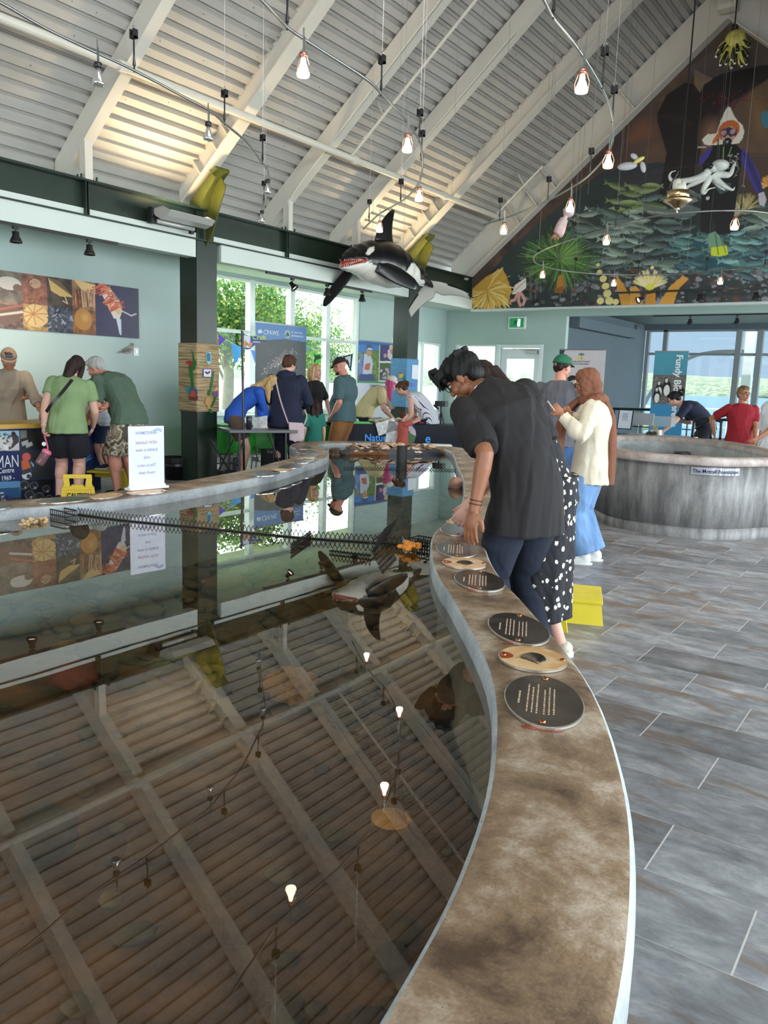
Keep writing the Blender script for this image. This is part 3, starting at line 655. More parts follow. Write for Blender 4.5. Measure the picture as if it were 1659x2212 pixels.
# calm water
def _water(nt, b):
    L = nt.links.new; out = nt.nodes['Material Output']; tr = N(nt, 'ShaderNodeBsdfTransparent'); tr.inputs[0].default_value = (.84, .74, .56, 1)
    gl = N(nt, 'ShaderNodeBsdfGlossy', Roughness=0.0); lw_ = N(nt, 'ShaderNodeLayerWeight', i0=.5); pw = N(nt, 'ShaderNodeMath', _operation='POWER'); L(lw_.outputs['Facing'], pw.inputs[0]); pw.inputs[1].default_value = 3.4; fr = N(nt, 'ShaderNodeMath', _operation='MULTIPLY_ADD'); L(pw.outputs[0], fr.inputs[0]); fr.inputs[1].default_value = .90; fr.inputs[2].default_value = .075; mx = N(nt, 'ShaderNodeMixShader')
    tc = N(nt, 'ShaderNodeNewGeometry'); n1 = N(nt, 'ShaderNodeTexNoise', Scale=2.6, Detail=1.0); L(tc.outputs['Position'], n1.inputs[0])
    bp = N(nt, 'ShaderNodeBump', Strength=.012, Distance=.02); L(n1.outputs[0], bp.inputs['Height'])
    L(bp.outputs[0], gl.inputs['Normal']); L(fr.outputs[0], mx.inputs[0]); L(tr.outputs[0], mx.inputs[1]); L(gl.outputs[0], mx.inputs[2]); L(mx.outputs[0], out.inputs[0])
WATER = nodes('still_water', _water)
m = MB(); m.add([tuple(p+NO[i]*.0+Vector((0, 0, WZ))) for i, p in enumerate(IN)], [tuple(range(len(IN)))])
o = m.build('tank_water', WATER); me = o.data
if me.polygons[0].normal.z < 0: me.flip_normals()
tag(o, 'still reflective water filling the winding touch tank', 'water', kind='stuff')

def inside(x, y, P=IN, shrink=0.0):
    c = False; n = len(P)
    for i in range(n):
        a, b = P[i], P[(i+1) % n]
        if (a.y > y) != (b.y > y) and x < (b.x-a.x)*(y-a.y)/(b.y-a.y)+a.x: c = not c
    if c and shrink: return min((Vector((x, y, 0))-q).length for q in P) > shrink
    return c
# bed of pebbles nobody could count
COB = nodes('river_cobbles', lambda nt, b: _cob(nt, b)) if 0 else None
def _cob(nt, b):
    L = nt.links.new; g = N(nt, 'ShaderNodeNewGeometry'); r = N(nt, 'ShaderNodeValToRGB'); L(g.outputs['Random Per Island'], r.inputs[0]); e = r.color_ramp.elements
    e[0].color = (*lin(56, 44, 28), 1); e[1].color = (*lin(120, 104, 72), 1)
    for p, c in ((.3, (74, 66, 44)), (.55, (92, 78, 52)), (.8, (86, 82, 66))): q = e.new(p); q.color = (*lin(*c), 1)
    tc = N(nt, 'ShaderNodeTexCoord'); n = N(nt, 'ShaderNodeTexNoise', Scale=30.0, Detail=4.0); L(tc.outputs['Object'], n.inputs[0])
    ml = N(nt, 'ShaderNodeMix', _data_type='RGBA', _blend_type='OVERLAY'); ml.inputs['Factor'].default_value = .6; L(r.outputs[0], ml.inputs['A']); L(n.outputs[0], ml.inputs['B'])
    L(ml.outputs['Result'], b.inputs['Base Color']); b.inputs['Roughness'].default_value = .7
COB = nodes('river_cobbles', _cob)
rs = random.Random(11); m = MB(); k = 0
for i in range(5200):
    x = rs.uniform(-6.3, -.4); y = rs.uniform(-.3, 8.4)
    near = (x+1.4)**2+(y-1.2)**2
    if (near < 1.5 or y < 2.1) and rs.random() < .86: continue
    if not inside(x, y, shrink=.09): continue
    s = rs.choice((.03, .035, .04, .05, .06, .08))*rs.uniform(.8, 1.3)*(1 if y > 2.1 else .55)
    q = Matrix.Rotation(rs.uniform(0, PI), 3, 'Z') @ Matrix.Rotation(rs.uniform(-.3, .3), 3, 'X')
    m.ell((x, y, .12+rs.uniform(0, .03)), (s*rs.uniform(1, 1.6), s, s*rs.uniform(.35, .6)), 8, 6, q)
o = m.build('river_cobbles', COB, smooth=True); tag(o, 'bed of brown cobbles on the bottom of the touch tank', 'cobbles', kind='stuff')

def rock(name, c, r, mt, label, cat='rock', seed=0, amp=.22, sub=3, group=None, freq=2.2):
    bm = bmesh.new(); bmesh.ops.create_icosphere(bm, subdivisions=sub, radius=1.0)
    for v in bm.verts:
        d = v.co.normalized(); k_ = 1+amp*noise.noise(d*freq+Vector((seed*3.1, 0, 0)))+amp*.4*noise.noise(d*freq*3+Vector((0, seed, 0)))
        v.co = Vector((d.x*r[0]*k_, d.y*r[1]*k_, d.z*r[2]*k_))
    me = bpy.data.meshes.new(name); bm.to_mesh(me); bm.free(); me.polygons.foreach_set('use_smooth', [True]*len(me.polygons)); me.materials.append(mt)
    o = bpy.data.objects.new(name, me); COL.objects.link(o); o.location = c; o.rotation_euler = (0, 0, seed*1.3)
    return tag(o, label, cat, group)
R1 = mat('brown_rock', lin(104, 82, 54), .8, var=.45, vscale=9, bump=.8, bscale=40)
R2 = mat('ochre_sponge', lin(156, 116, 44), .85, var=.4, vscale=14, bump=1, bscale=60)
R3 = mat('red_rock', lin(120, 62, 48), .8, var=.3, vscale=12, bump=.6, bscale=50)
R4 = mat('dark_rock', lin(66, 62, 60), .7, var=.4, vscale=12, bump=.6, bscale=40)
SHL = mat('cream_shell', lin(222, 180, 104), .45, var=.25, vscale=10, col2=lin(196, 132, 52), bump=.3, bscale=40)
SHO = mat('orange_shell', lin(200, 150, 110), .4, var=.3, vscale=16, col2=lin(236, 214, 190), bump=.3, bscale=60)
def g_(x, y, z): p = onz(x, y, z); return (p.x, p.y, z)
rock('rock', g_(350, 1815, .2), (.10, .06, .05), R1, 'tan angular rock under the water, left of the middle foreground', seed=1)
rock('sponge', g_(630, 1480, .2), (.13, .11, .06), R2, 'lumpy yellow ochre sponge under the water', 'sponge', 2, .35, 4, freq=4)
rock('rock', g_(160, 1458, .2), (.09, .13, .05), R3, 'flat reddish rock under the water at the left edge', seed=3)
rock('rock', g_(100, 1800, .2), (.085, .085, .07), R4, 'round dark rock under the water at the lower left', seed=4)
rock('rock', g_(1022, 1425, .25), (.10, .17, .12), R3, 'dark red porous rock under the water against the right tank wall', seed=5, sub=4)
rock('rock', g_(485, 1258, .2), (.13, .10, .04), R1, 'broad flat tan rock under the water below the window reflection', seed=6)
rock('rock', g_(930, 1500, .2), (.19, .16, .10), R1, 'brown cobble heap under the water near the ledge curve', seed=8, amp=.4)
rock('rock', g_(985, 1046, WZ+.03), (.060, .060, .065), mat('pink_brown_stand_in', lin(122, 92, 84), .7, var=.35, vscale=20, col2=lin(150, 112, 84)), 'round pinkish brown lump put in for a reflection left of the young man', seed=9, amp=.18)  # solid lump added where a reflection lies on the water
rock('rock', g_(948, 977, WZ+.02), (.16, .07, .05), mat('tan_rock', lin(132, 104, 72), .8, var=.3, vscale=12), 'tan rock at the far waterline right of the black shell tray', seed=10, amp=.15)
# scallop shell: fan with ribs, two valves
def scallop(c, R, mt, label, yaw=0, group=None, name='scallop_shell', tilt=(0, 0)):
    m = MB(); K = 28; rg = []
    for sgn, dz in ((1, .0), (-1, -.012)):
        for j in range(6):
            t_ = j/5*.999+.001; ring = []
            for i in range(K):
                a = 2*PI*i/K; rr = R*t_*(1+.02*math.cos(a*12))*(1-.25*max(0, -math.sin(a))**6)
                ring.append((rr*math.cos(a)*1.05, rr*math.sin(a), dz+sgn*R*.22*math.cos(t_*PI/2)))
            rg.append(ring)
    a, b = rg[:6], rg[6:]; m.rings(a[::1], False); m.rings(b, False)
    m.obox((0, -R*.88, -.003), (R*.42, 0, 0), (0, R*.12, 0), (0, 0, .006))
    o = m.build(name, mt, smooth=True); o.location = c; o.rotation_euler = (tilt[0], tilt[1], yaw); return tag(o, label, 'shell', group)
scallop(g_(845, 1768, .34), .052, SHL, 'large cream and ochre scallop shell lying under the water in the foreground', 2.4)
scallop(g_(475, 1256, .2), .11, mat('tan_shell', lin(170, 130, 86), .5, var=.2), 'tan flat scallop shell under the water left of centre', .4)
# black net barrier --------------------------------------------
NETM = mat('black_net', (.012, .011, .010), .5)
def net(path, h, cell, label, r=.0022, z0=WZ-.03, name='net_barrier', rows=None, lean=None):
    m = MB(); P = spline(path, 6); L = [0]
    for a, b in zip(P[:-1], P[1:]): L.append(L[-1]+(b-a).length)
    def at(s):
        s = max(0, min(L[-1]-1e-4, s)); i = max(j for j in range(len(L)-1) if L[j] <= s); t_ = (s-L[i])/(L[i+1]-L[i]); return P[i].lerp(P[i+1], t_)
    n = int(L[-1]/cell); rows = rows or max(1, int(h/cell))
    off = Vector(lean) if lean else Vector((0, 0, 0))
    for i in range(n):
        for k_ in range(rows):
            e_ = .5*(k_ % 2); a = at((i+e_)*cell); b = at((i+.5+e_)*cell); c = at((i+1+e_)*cell); za = z0+k_*h/rows; zb = z0+(k_+1)*h/rows
            f = lambda p, z: (p.x+off.x*(z-z0), p.y+off.y*(z-z0), z)
            m.tube([f(a, za), f(b, zb)], r, 4); m.tube([f(b, zb), f(c, za)], r, 4)
            if k_ < rows-1: pass
    m.tube([(p.x, p.y, z0+h*.45) for p in P], r*2.2, 6)
    return tag(m.build(name, NETM), label, 'net')
net([(-4.27, 2.86, 0), (-3.9, 2.93, 0), (-3.4, 3.09, 0), (-2.87, 3.25, 0), (-2.5, 3.42, 0), (-2.2, 3.57, 0)], .075, .026, 'black mesh barrier strung across the near part of the tank', rows=3)
net([(-4.86, 6.2, 0), (-4.5, 6.55, 0), (-3.96, 7.0, 0)], .05, .03, 'black mesh barrier across the far part of the tank', rows=2, r=.003)
net([tuple(onz(800, 1192, WZ)[:2])+(0,), tuple(onz(835, 1162, WZ)[:2])+(0,)], .13, .022, 'crumpled black mesh flap sticking up behind the whale reflection', rows=6, z0=WZ-.01, name='net_flap', lean=(.4, .3))
net([tuple(onz(712, 1194, WZ)[:2])+(0,), tuple(onz(800, 1205, WZ)[:2])+(0,)], .035, .02, 'black mesh scrap floating left of the crumpled flap', rows=2, z0=WZ-.005, name='net_flap', lean=(.8, -1))
net([tuple(onz(628, 1188, WZ)[:2])+(0,), tuple(onz(672, 1158, WZ)[:2])+(0,)], .045, .02, 'small black mesh flap in front of the window reflection', rows=3, z0=WZ-.005, name='net_flap', lean=(.5, -.6))
for (x, y, w, lab) in ((136, 1119, .16, 'at the left end of the net'), (915, 1183, .12, 'at the right end of the net')):
    p = onz(x, y, WZ); m = MB()
    for dz in (-.01, .02, .05):
        m.tube([(p.x-w/2, p.y-.04, WZ+dz), (p.x+w/2, p.y-.04, WZ+dz), (p.x+w/2, p.y+.04, WZ+dz), (p.x-w/2, p.y+.04, WZ+dz)], .004, 4, True)
    for i in range(9):
        q = p.x-w/2+w*i/8; m.tube([(q, p.y-.04, WZ-.01), (q, p.y-.04, WZ+.05)], .0025, 4); m.tube([(q, p.y+.04, WZ-.01), (q, p.y+.04, WZ+.05)], .0025, 4)
    tag(m.build('wire_basket', NETM), 'small black wire basket at the waterline '+lab, 'basket')
# knotted float and orange star
p = onz(72, 1127, WZ+.01); m = MB(); rs = random.Random(5)
for i in range(46): m.ell((p.x+rs.uniform(-.02, .02), p.y+rs.uniform(-.075, .075), WZ+.005+rs.uniform(-.012, .022)), (.011, .012, .010), 7, 5)
tag(m.build('knotted_rope', mat('pale_rope', lin(206, 176, 132), .8, var=.3, vscale=40), smooth=True), 'bunch of pale knotted rope hanging at the waterline on the left', 'rope')
p = onz(884, 1183, WZ+.02); m = MB()
for i in range(24): m.ell((p.x+rs.uniform(-.055, .055), p.y+rs.uniform(-.05, .05), WZ+.02+rs.uniform(0, .02)), (.022, .02, .012), 8, 6)
tag(m.build('orange_sponge', mat('orange_sponge', lin(226, 140, 48), .6, var=.3, vscale=30, bump=.5), smooth=True), 'bright orange knobbly sponge resting on the black net', 'sponge')
# black tray of shells at the far end ---------------------------
A = Vector((-5.48, 7.82, 0)); B = Vector((-5.0, 8.30, 0)); d = (B-A).normalized(); nn = Vector((-d.y, d.x, 0))
TRY = mat('black_tray', (.012, .014, .017), .3)
A2 = A-d*.42; c = (A2+B)/2+nn*.17; L2 = (B-A2).length/2
m = MB(); m.obox((c.x, c.y, WZ+.0), d*L2, nn*.17, (0, 0, .006))
for s_ in (-1, 1): m.obox((c+nn*.17*s_)+Vector((0, 0, WZ+.01)), d*L2, nn*.006, (0, 0, .055)); m.obox((c+d*L2*s_)+Vector((0, 0, WZ+.01)), d*.006, nn*.17, (0, 0, .055))
tag(m.build('shell_tray', TRY), 'shallow black tray heaped with shells at the far end of the tank', 'tray')
rs = random.Random(21); first = None
shells = []
for i in range(64):
    u = rs.uniform(-L2*.94, L2*.94); v = rs.uniform(-.14, .14); z = WZ+.055+rs.uniform(0, .06)*(1-abs(v)/.2)
    q = c+d*u+nn*v; shells.append((q.x, q.y, z, rs.uniform(.042, .07), rs.uniform(0, 6)))
protos = []
for j, mt in enumerate((SHO, mat('brown_shell', lin(150, 106, 74), .45, var=.3, vscale=20), mat('pale_shell', lin(226, 206, 186), .4, var=.15))):
    pr = scallop((0, 0, 0), .045, mt, 'shell', 0, 'shells heaped in the black tray'); protos.append(pr)
for i, (x, y, z, r_, a) in enumerate(shells):
    pr = protos[i % 3]; o = pr if i < 3 else pr.copy()
    if i >= 3: COL.objects.link(o)
    o.location = (x, y, z); k_ = r_/.045; o.scale = (k_, k_, k_); o.rotation_euler = (rs.uniform(-.5, .5), rs.uniform(-.5, .5), a); o['label'] = ('orange', 'brown', 'pale cream')[i % 3]+' shell heaped in the black tray'
for i in range(9):
    q = A-d*.45-d*rs.uniform(0, .35)-nn*rs.uniform(-.06, .16); rock('rock', (q.x, q.y, WZ+rs.uniform(-.02, .03)), (rs.uniform(.05, .10), rs.uniform(.04, .07), rs.uniform(.03, .06)), R1 if i % 3 else R4, ('barnacled brown' if i % 3 else 'dark barnacled')+' rock piled left of the black tray', seed=i+30, amp=.3, group='rocks left of the shell tray')
q = A-d*.22-nn*.05; m = MB(); m.tube(spline([(q.x-d.x*.3, q.y-d.y*.3, WZ+.0), (q.x, q.y, WZ+.02), (q.x+d.x*.25, q.y+d.y*.25, WZ+.01)], 4), .035, 9)
tag(m.build('driftwood_log', mat('driftwood', lin(120, 78, 44), .75, var=.4, vscale=14, stretch=(1, 1, 3), bump=.6), smooth=True), 'brown driftwood piece with shells in front of the tray', 'driftwood')
for i in range(7):
    o = protos[i % 3].copy(); COL.objects.link(o); e = q+d*rs.uniform(-.25, .25)-nn*.02; o.location = (e.x, e.y, WZ+.045); o.scale = (.6, .6, .6); o.rotation_euler = (.4, .2, i); o['label'] = 'small %s shell resting on the driftwood in front of the tray' % ('orange', 'brown', 'pale cream')[i % 3]; o['group'] = 'shells on the driftwood'
m = MB(); m.lathe((-4.82, 7.2, WZ-.12), [(.052, 0), (.052, .30), (.046, .30), (.046, 0)], 20)
for z in np.arange(WZ-.1, WZ+.18, .018): m.lathe((-4.82, 7.2, z), [(.055, -.003), (.055, .003)], 20)
for i in range(20): a = 2*PI*i/20; m.tube([(-4.82+.055*math.cos(a), 7.2+.055*math.sin(a), WZ-.1), (-4.82+.055*math.cos(a), 7.2+.055*math.sin(a), WZ+.18)], .003, 4)
tag(m.build('mesh_tube', NETM), 'black perforated tube standing in the water before the tray', 'tube')
# ================================================================ plaques riveted to the ledge
def plaque_fit(cx, cy, W, Hh, B, z=LZ):
    C_ = np.array([[W*W, B], [B, Hh*Hh]]); Lc = np.linalg.cholesky(C_)
    pts = []
    for i in range(48):
        a = 2*PI*i/48; q = np.array([cx, cy])+Lc @ np.array([math.cos(a), math.sin(a)]); p = onz(q[0], q[1], z); pts.append((p.x, p.y))
    P = np.array(pts); c = P.mean(0)
    for _ in range(3):
        # least-squares ellipse centred at c
        X = P-c; A_ = np.stack([X[:, 0]**2, 2*X[:, 0]*X[:, 1], X[:, 1]**2], 1); s_ = np.linalg.lstsq(A_, np.ones(48), rcond=None)[0]
        c = (P.max(0)+P.min(0))/2
    w, v = np.linalg.eigh(np.array([[s_[0], s_[1]], [s_[1], s_[2]]])); ax = 1/np.sqrt(np.abs(w))
    return Vector((c[0], c[1], z)), Vector((*v[:, 0], 0)).normalized(), ax[0], ax[1]
SLATE = mat('slate_plaque', lin(50, 45, 41), .22, var=.25, vscale=14, col2=lin(74, 66, 58))
COPPER = mat('copper_rivet', lin(190, 120, 84), .25, 1.0)
RIMS = mat('bare_metal_rim', lin(214, 208, 198), .25, .9)
PTXT = mat('etched_lettering', lin(214, 186, 158), .35)
def _wood(nt, b):
    L = nt.links.new; tc = N(nt, 'ShaderNodeTexCoord'); mp = N(nt, 'ShaderNodeMapping'); mp.inputs['Scale'].default_value = (14, 14, 14); L(tc.outputs['Object'], mp.inputs[0])
    n = N(nt, 'ShaderNodeTexNoise', Scale=.7, Detail=4.0, Distortion=1.5); L(mp.outputs[0], n.inputs[0]); r = N(nt, 'ShaderNodeValToRGB'); L(n.outputs[0], r.inputs[0]); e = r.color_ramp.elements
    e[0].position = .3; e[0].color = (*lin(206, 152, 96), 1); e[1].position = .68; e[1].color = (*lin(244, 208, 158), 1); L(r.outputs[0], b.inputs['Base Color']); b.inputs['Roughness'].default_value = .3
PWOOD = nodes('pale_copper_plaque', _wood)
RUST = mat('rust_stain', lin(150, 62, 26), .5, var=.3, vscale=30)
def plaque(px, kind, label, detail=2):
    c, u, a, b = plaque_fit(*px)
    v = Vector((-u.y, u.x, 0)); 
    if a < b: u, v, a, b = v, -u, b, a
    # aspect sanity (seen at a shallow angle)
    if a > 2.2*b: a = 2.2*b
    t = thing('plaque', label, 'plaque', (c.x, c.y, LZ))
    E = lambda k_, z, n=56: [Vector((c.x, c.y, z))+u*a*k_*math.cos(2*PI*i/n)+v*b*k_*math.sin(2*PI*i/n) for i in range(n)]
    base = SLATE if kind == 's' else PWOOD
    MB().rings([E(1, LZ+.0015), E(1, LZ+.0075), E(.985, LZ+.0085)]).build('rim_edge', RIMS, t)
    MB().rings([E(.975, LZ+.006), E(.975, LZ+.0092)]).build('face', base, t)
    view = (c-Vector(CAM)); view.z = 0; view.normalize(); side = Vector((view.y, -view.x, 0))
    rd = (view if kind == 's' else side)
    k_ = 1/math.sqrt((rd.dot(u)/a)**2+(rd.dot(v)/b)**2)
    for s_ in (-1, 1):
        q = c+rd*k_*.86*s_; MB().lathe((q.x, q.y, LZ+.009), [(.001, .006), (.006, .0055), (.0085, .002), (.009, 0)], 14).build('rivet', COPPER, t, True)
    if kind == 's' and detail:
        rs = random.Random(int(px[0])); m = MB(); down = -view; n = 6 if detail > 1 else 5
        kx = 1/math.sqrt((side.dot(u)/a)**2+(side.dot(v)/b)**2)
        cols = [-.62, -.40, -.28, -.16, .02, .14, .26] if detail > 1 else [-.55, -.25, -.1, .1, .25]
        for j, off in enumerate(cols):
            o0 = c+side*kx*off+view*k_*.02; s0 = -k_*(.34 if j == 0 else .60)*math.sqrt(max(.1, 1-off*off)); e0 = k_*(.20 if j == 0 else rs.uniform(.35, .60))*math.sqrt(max(.1, 1-off*off)); s_ = s0
            hh = kx*(.042 if j == 0 else .033)
            while s_ < e0:
                wl = kx*rs.uniform(.045, .13)
                for q_ in range(max(2, int(wl/(kx*.024)))):
                    ll = kx*.017; p0 = o0+view*(s_+q_*kx*.024); jj = rs.uniform(.55, 1); m.obox((p0.x+side.x*hh*(1-jj)*.5, p0.y+side.y*hh*(1-jj)*.5, LZ+.0095), view*ll/2*rs.uniform(.6, 1), side*hh*jj*.7, (0, 0, .0004))
                s_ += wl+kx*.035
        m.build('lettering', PTXT, t)
    if kind == 'o' and detail > 1:
        m = MB(); rs = random.Random(2); q0 = c+side*k_*.02
        for j in range(13):
            f = 1-j/14; arc = []
            for i in range(15):
                an = PI*(-.05+1.1*i/14); arc.append(q0+side*(math.cos(an)*k_*.36*f+.012*j*.1)+view*(math.sin(an)*b*.52*f*(1 if b < a else 1)-b*.10-b*.022*j)+Vector((0, 0, LZ+.0100-q0.z)))
            m.tube(arc, .0011, 4)
        m.tube([q0+side*k_*.36+view*(-b*.10)+Vector((0, 0, LZ+.01-q0.z)), q0+side*k_*.14-view*b*.52+Vector((0, 0, LZ+.01-q0.z)), q0-side*k_*.36-view*b*.10+Vector((0, 0, LZ+.01-q0.z))], .0012, 4)
        m.build('shell_drawing', mat('ink', (.03, .022, .016), .5), t)
        q = c-side*k_*.9; rp = [q+Vector((math.cos(x)*.035, math.sin(x)*.03, LZ+.0094-q.z)) for x in np.linspace(0, 2*PI, 14)[:-1]]
        rp = [p_ if ((p_-c).dot(u)/a)**2+((p_-c).dot(v)/b)**2 < .93 else c+(p_-c)*(.96/math.sqrt(((p_-c).dot(u)/a)**2+((p_-c).dot(v)/b)**2)) for p_ in rp]
        for p_ in rp: p_.z = LZ+.0094
        MB().prism(rp, (0, 0, .0003)).build('rust_mark', RUST, t)
    if kind == 's' and detail > 1:
        q = c-view*k_*.97; rp = [Vector((q.x, q.y, LZ+.0008))+side*math.cos(x)*.05+view*math.sin(x)*.012 for x in np.linspace(0, 2*PI, 14)[:-1]]; MB().prism(rp, (0, 0, .0006)).build('rust_mark', RUST, t)
    return t
NEARP = [((1175.5, 1522, 86.5, 57.3, 1260), 's', 'largest and nearest dark oval plaque with etched lettering on the right ledge', 2),
 ((1151, 1428, 74.5, 27, 600), 'o', 'pale oval plaque with an oyster shell drawing on the right ledge', 2),
 ((1121, 1363, 67.3, 34.8, 970), 's', 'second nearest dark oval plaque, just beyond the oyster drawing', 2),
 ((1036, 1258, 55, 23, 456), 's', 'dark oval plaque on the right ledge beside the pinkish drawing plaque', 2),
 ((1003, 1220, 48, 12.2, 168), 'o', 'pinkish pale oval plaque with a faint drawing between two dark ones', 2),
 ((987, 1190, 44.7, 17, 170), 's', 'half shiny oval plaque by the right end of the net', 2),
 ((990, 1147, 39.3, 12.6, 39), 's', 'shiny blank looking oval plaque nearest the young man\'s hip', 0),
 ((995, 1129, 31, 7, 20), 'o', 'pale oval plaque under the young man\'s fingers', 0),
 ((1007, 1113, 25, 7.5, 10), 's', 'shiny oval plaque beyond the young man\'s hand', 0)]
for p_ in NEARP: plaque(*p_)
LEFTP = [((-12, 1097, 40, 6.5, -90), 's', 'dark plaque at the left edge of the far ledge', 0), ((137, 1082.5, 59, 7, -250), 's', 'dark oval plaque on the far ledge left of the pale one', 0),
 ((229, 1073.5, 36.5, 6, -120), 'o', 'pale oval plaque on the far ledge left of the white sign', 0), ((316, 1064.5, 44, 5.5, -120), 'o', 'oval plaque under the white acrylic sign', 0),
 ((574, 1024.5, 32, 6, -60), 's', 'shiny oval plaque on the far ledge below the folding table', 0), ((608, 1017, 24.5, 4, -50), 'o', 'narrow pale plaque next to the shiny one on the far ledge', 0),
 ((627, 1009.5, 28, 5.5, -70), 's', 'shiny oval plaque on the bend of the far ledge', 0), ((657, 997.5, 24, 4.5, -30), 's', 'oval plaque with glare at the tip of the far ledge bend', 0),
 ((664, 991.5, 21, 3, -10), 'o', 'narrow pale plaque at the tip of the far ledge bend', 0), ((667, 985.5, 21, 4.2, 0), 's', 'oval plaque below the pink bag', 0),
 ((661, 977.5, 21, 3.5, 10), 's', 'far oval plaque just past the ledge tip', 0), ((652, 968, 20, 4, 15), 's', 'farthest dark oval plaque on the left ledge', 0)]
for p_ in LEFTP: plaque(*p_)
tag(MB().obox(onz(945, 963, LZ)+Vector((0, 0, .01)), Vector((.8, .6, 0)).normalized()*.18, Vector((-.6, .8, 0)).normalized()*.09, (0, 0, .01)).build('white_board', mat('white_board', lin(235, 236, 232), .4), bevel=.003), 'white board lying on the far right end of the tank ledge', 'board')
# white acrylic notice, lettering seen from behind (mirrored)
t = thing('acrylic_sign', 'white notice in an acrylic stand on the far ledge, lettering seen reversed', 'sign', tuple(onz(316, 1062, LZ)))
o0 = onz(279, 1059, LZ+.012); o1 = onz(347, 1053, LZ+.012); o1 = o0+(o1-o0).normalized()*.275; U = (o1-o0); zt = Vector((0, 0, 1)); nrm = U.cross(zt).normalized()
o0.z = o1.z = LZ+.02
MB().obox((o0+o1)/2+Vector((0, 0, .21)), U/2, nrm*.0015, (0, 0, .21)).build('notice_sheet', mat('paper', lin(226, 230, 244), .5, emit=lin(226, 230, 244), estr=0.0), t)
MB().obox((o0+o1)/2+Vector((0, 0, .0)), U/2*1.1, nrm*.035, (0, 0, .008)).obox((o0+o1)/2+Vector((0, 0, .012)), U/2*1.02, nrm*.012, (0, 0, .008)).build('stand_base', mat('clear_white_acrylic', lin(228, 232, 236), .15), t)
FAINT = mat('faint_ink', lin(150, 160, 190), .6); RU = -U.normalized(); cen = (o0+o1)/2+nrm*.0022
for i, (s_, sz, zz, mt) in enumerate((('HUNTSMAN', .030, .365, FAINT), ('NEW Subtidal', .029, .30, mat('faint_red_ink', lin(190, 150, 170), .6)), ('Exhibit is view', .029, .25, FAINT), ('only', .029, .20, FAINT), ('This is not a', .029, .145, FAINT), ('touch tank', .029, .095, FAINT))):
    text(s_, sz, cen+Vector((0, 0, zz)), RU, (0, 0, 1), mt, t, align='CENTER', bold=.008)
m = MB()
for k_ in range(2): m.tube(spline([cen+U.normalized()*(.05)+Vector((0, 0, .375+.012*k_)), cen+U.normalized()*.085+Vector((0, 0, .392+.01*k_)), cen+U.normalized()*.12+Vector((0, 0, .380+.012*k_))], 5), .0022, 4)
m.build('wave_logo', mat('pale_blue_ink', lin(120, 160, 210), .5), t)
# ================================================================ round concrete tank at the right
met = [(-1.2, 9.3), (-1.41, 8.87), (-1.73, 8.39), (-2.05, 8.22), (-2.41, 8.2), (-2.84, 8.34), (-3.25, 8.8), (-3.65, 9.6), (-3.9, 10.5), (-3.85, 11.2), (-3.55, 11.6), (-3.15, 11.7), (-2.6, 11.5), (-2.1, 10.95), (-1.65, 10.25), (-1.3, 9.75)]
MP = [Vector((p.x, p.y, 0)) for p in spline([(x, y, 0) for x, y in met], 6, True)]
MN = [n_*-1 for n_ in normals(MP)]
if (MN[0]).dot(MP[0]-Vector((-2.6, 10, 0))) < 0: MN = [-n_ for n_ in MN]
for _ in range(3): MN = [(MN[i-1]+MN[i]*2+MN[(i+1) % len(MN)]).normalized() for i in range(len(MN))]
kw = dict(P=MP, Nn=MN, W=[1.0]*len(MP))
t = thing('round_tank', 'rounded board-marked grey concrete tank at the right', 'tank', (-2.6, 10, 0))
m = MB(); ribbon(m, [(.0, 0, 0), (.0, 0, .095), (-.012, 0, .10), (-.012, 0, .112), (.01, 0, .118), (.0, 0, .74), (-.03, 0, .745)], **kw); m.build('tank_wall', ROUGHC, t, True)
m = MB(); ribbon(m, [(-.03, 0, .73), (.03, 0, .735), (.04, 0, .75), (.04, 0, .80), (.02, 0, .82), (-.16, 0, .82), (-.18, 0, .80), (-.18, 0, .745)], **kw); m.build('tank_rim', nodes('pinkish_concrete', lambda nt, b: _conc(nt, b, lin(176, 162, 154), lin(206, 196, 190), lin(140, 124, 116))), t, True)
m = MB(); ribbon(m, [(-.185, 0, .745), (-.185, 0, .66), (-.20, 0, .655), (-.20, 0, .35)], **kw); m.build('inner_wall', GREYC, t, True)
m = MB(); m.add([tuple(p-MN[i]*.19+Vector((0, 0, .60))) for i, p in enumerate(MP)], [tuple(range(len(MP)))]); o = m.build('round_tank_water', WATER)
if o.data.polygons[0].normal.z < 0: o.data.flip_normals()
tag(o, 'still water inside the round concrete tank', 'water', kind='stuff')
m = MB(); m.add([tuple(p-MN[i]*.19+Vector((0, 0, .36))) for i, p in enumerate(MP)], [tuple(range(len(MP)))]); m.build('tank_bottom', TANKB, t)
q = onz(1467, 992, .60); m = MB(); m.lathe((-2.66, 10.15, .45), [(.10, 0), (.10, .27), (.085, .27), (.085, .2)], 20)
tag(m.build('standpipe', mat('dark_pipe', lin(50, 50, 56), .3)), 'short dark standpipe in the round tank', 'pipe')
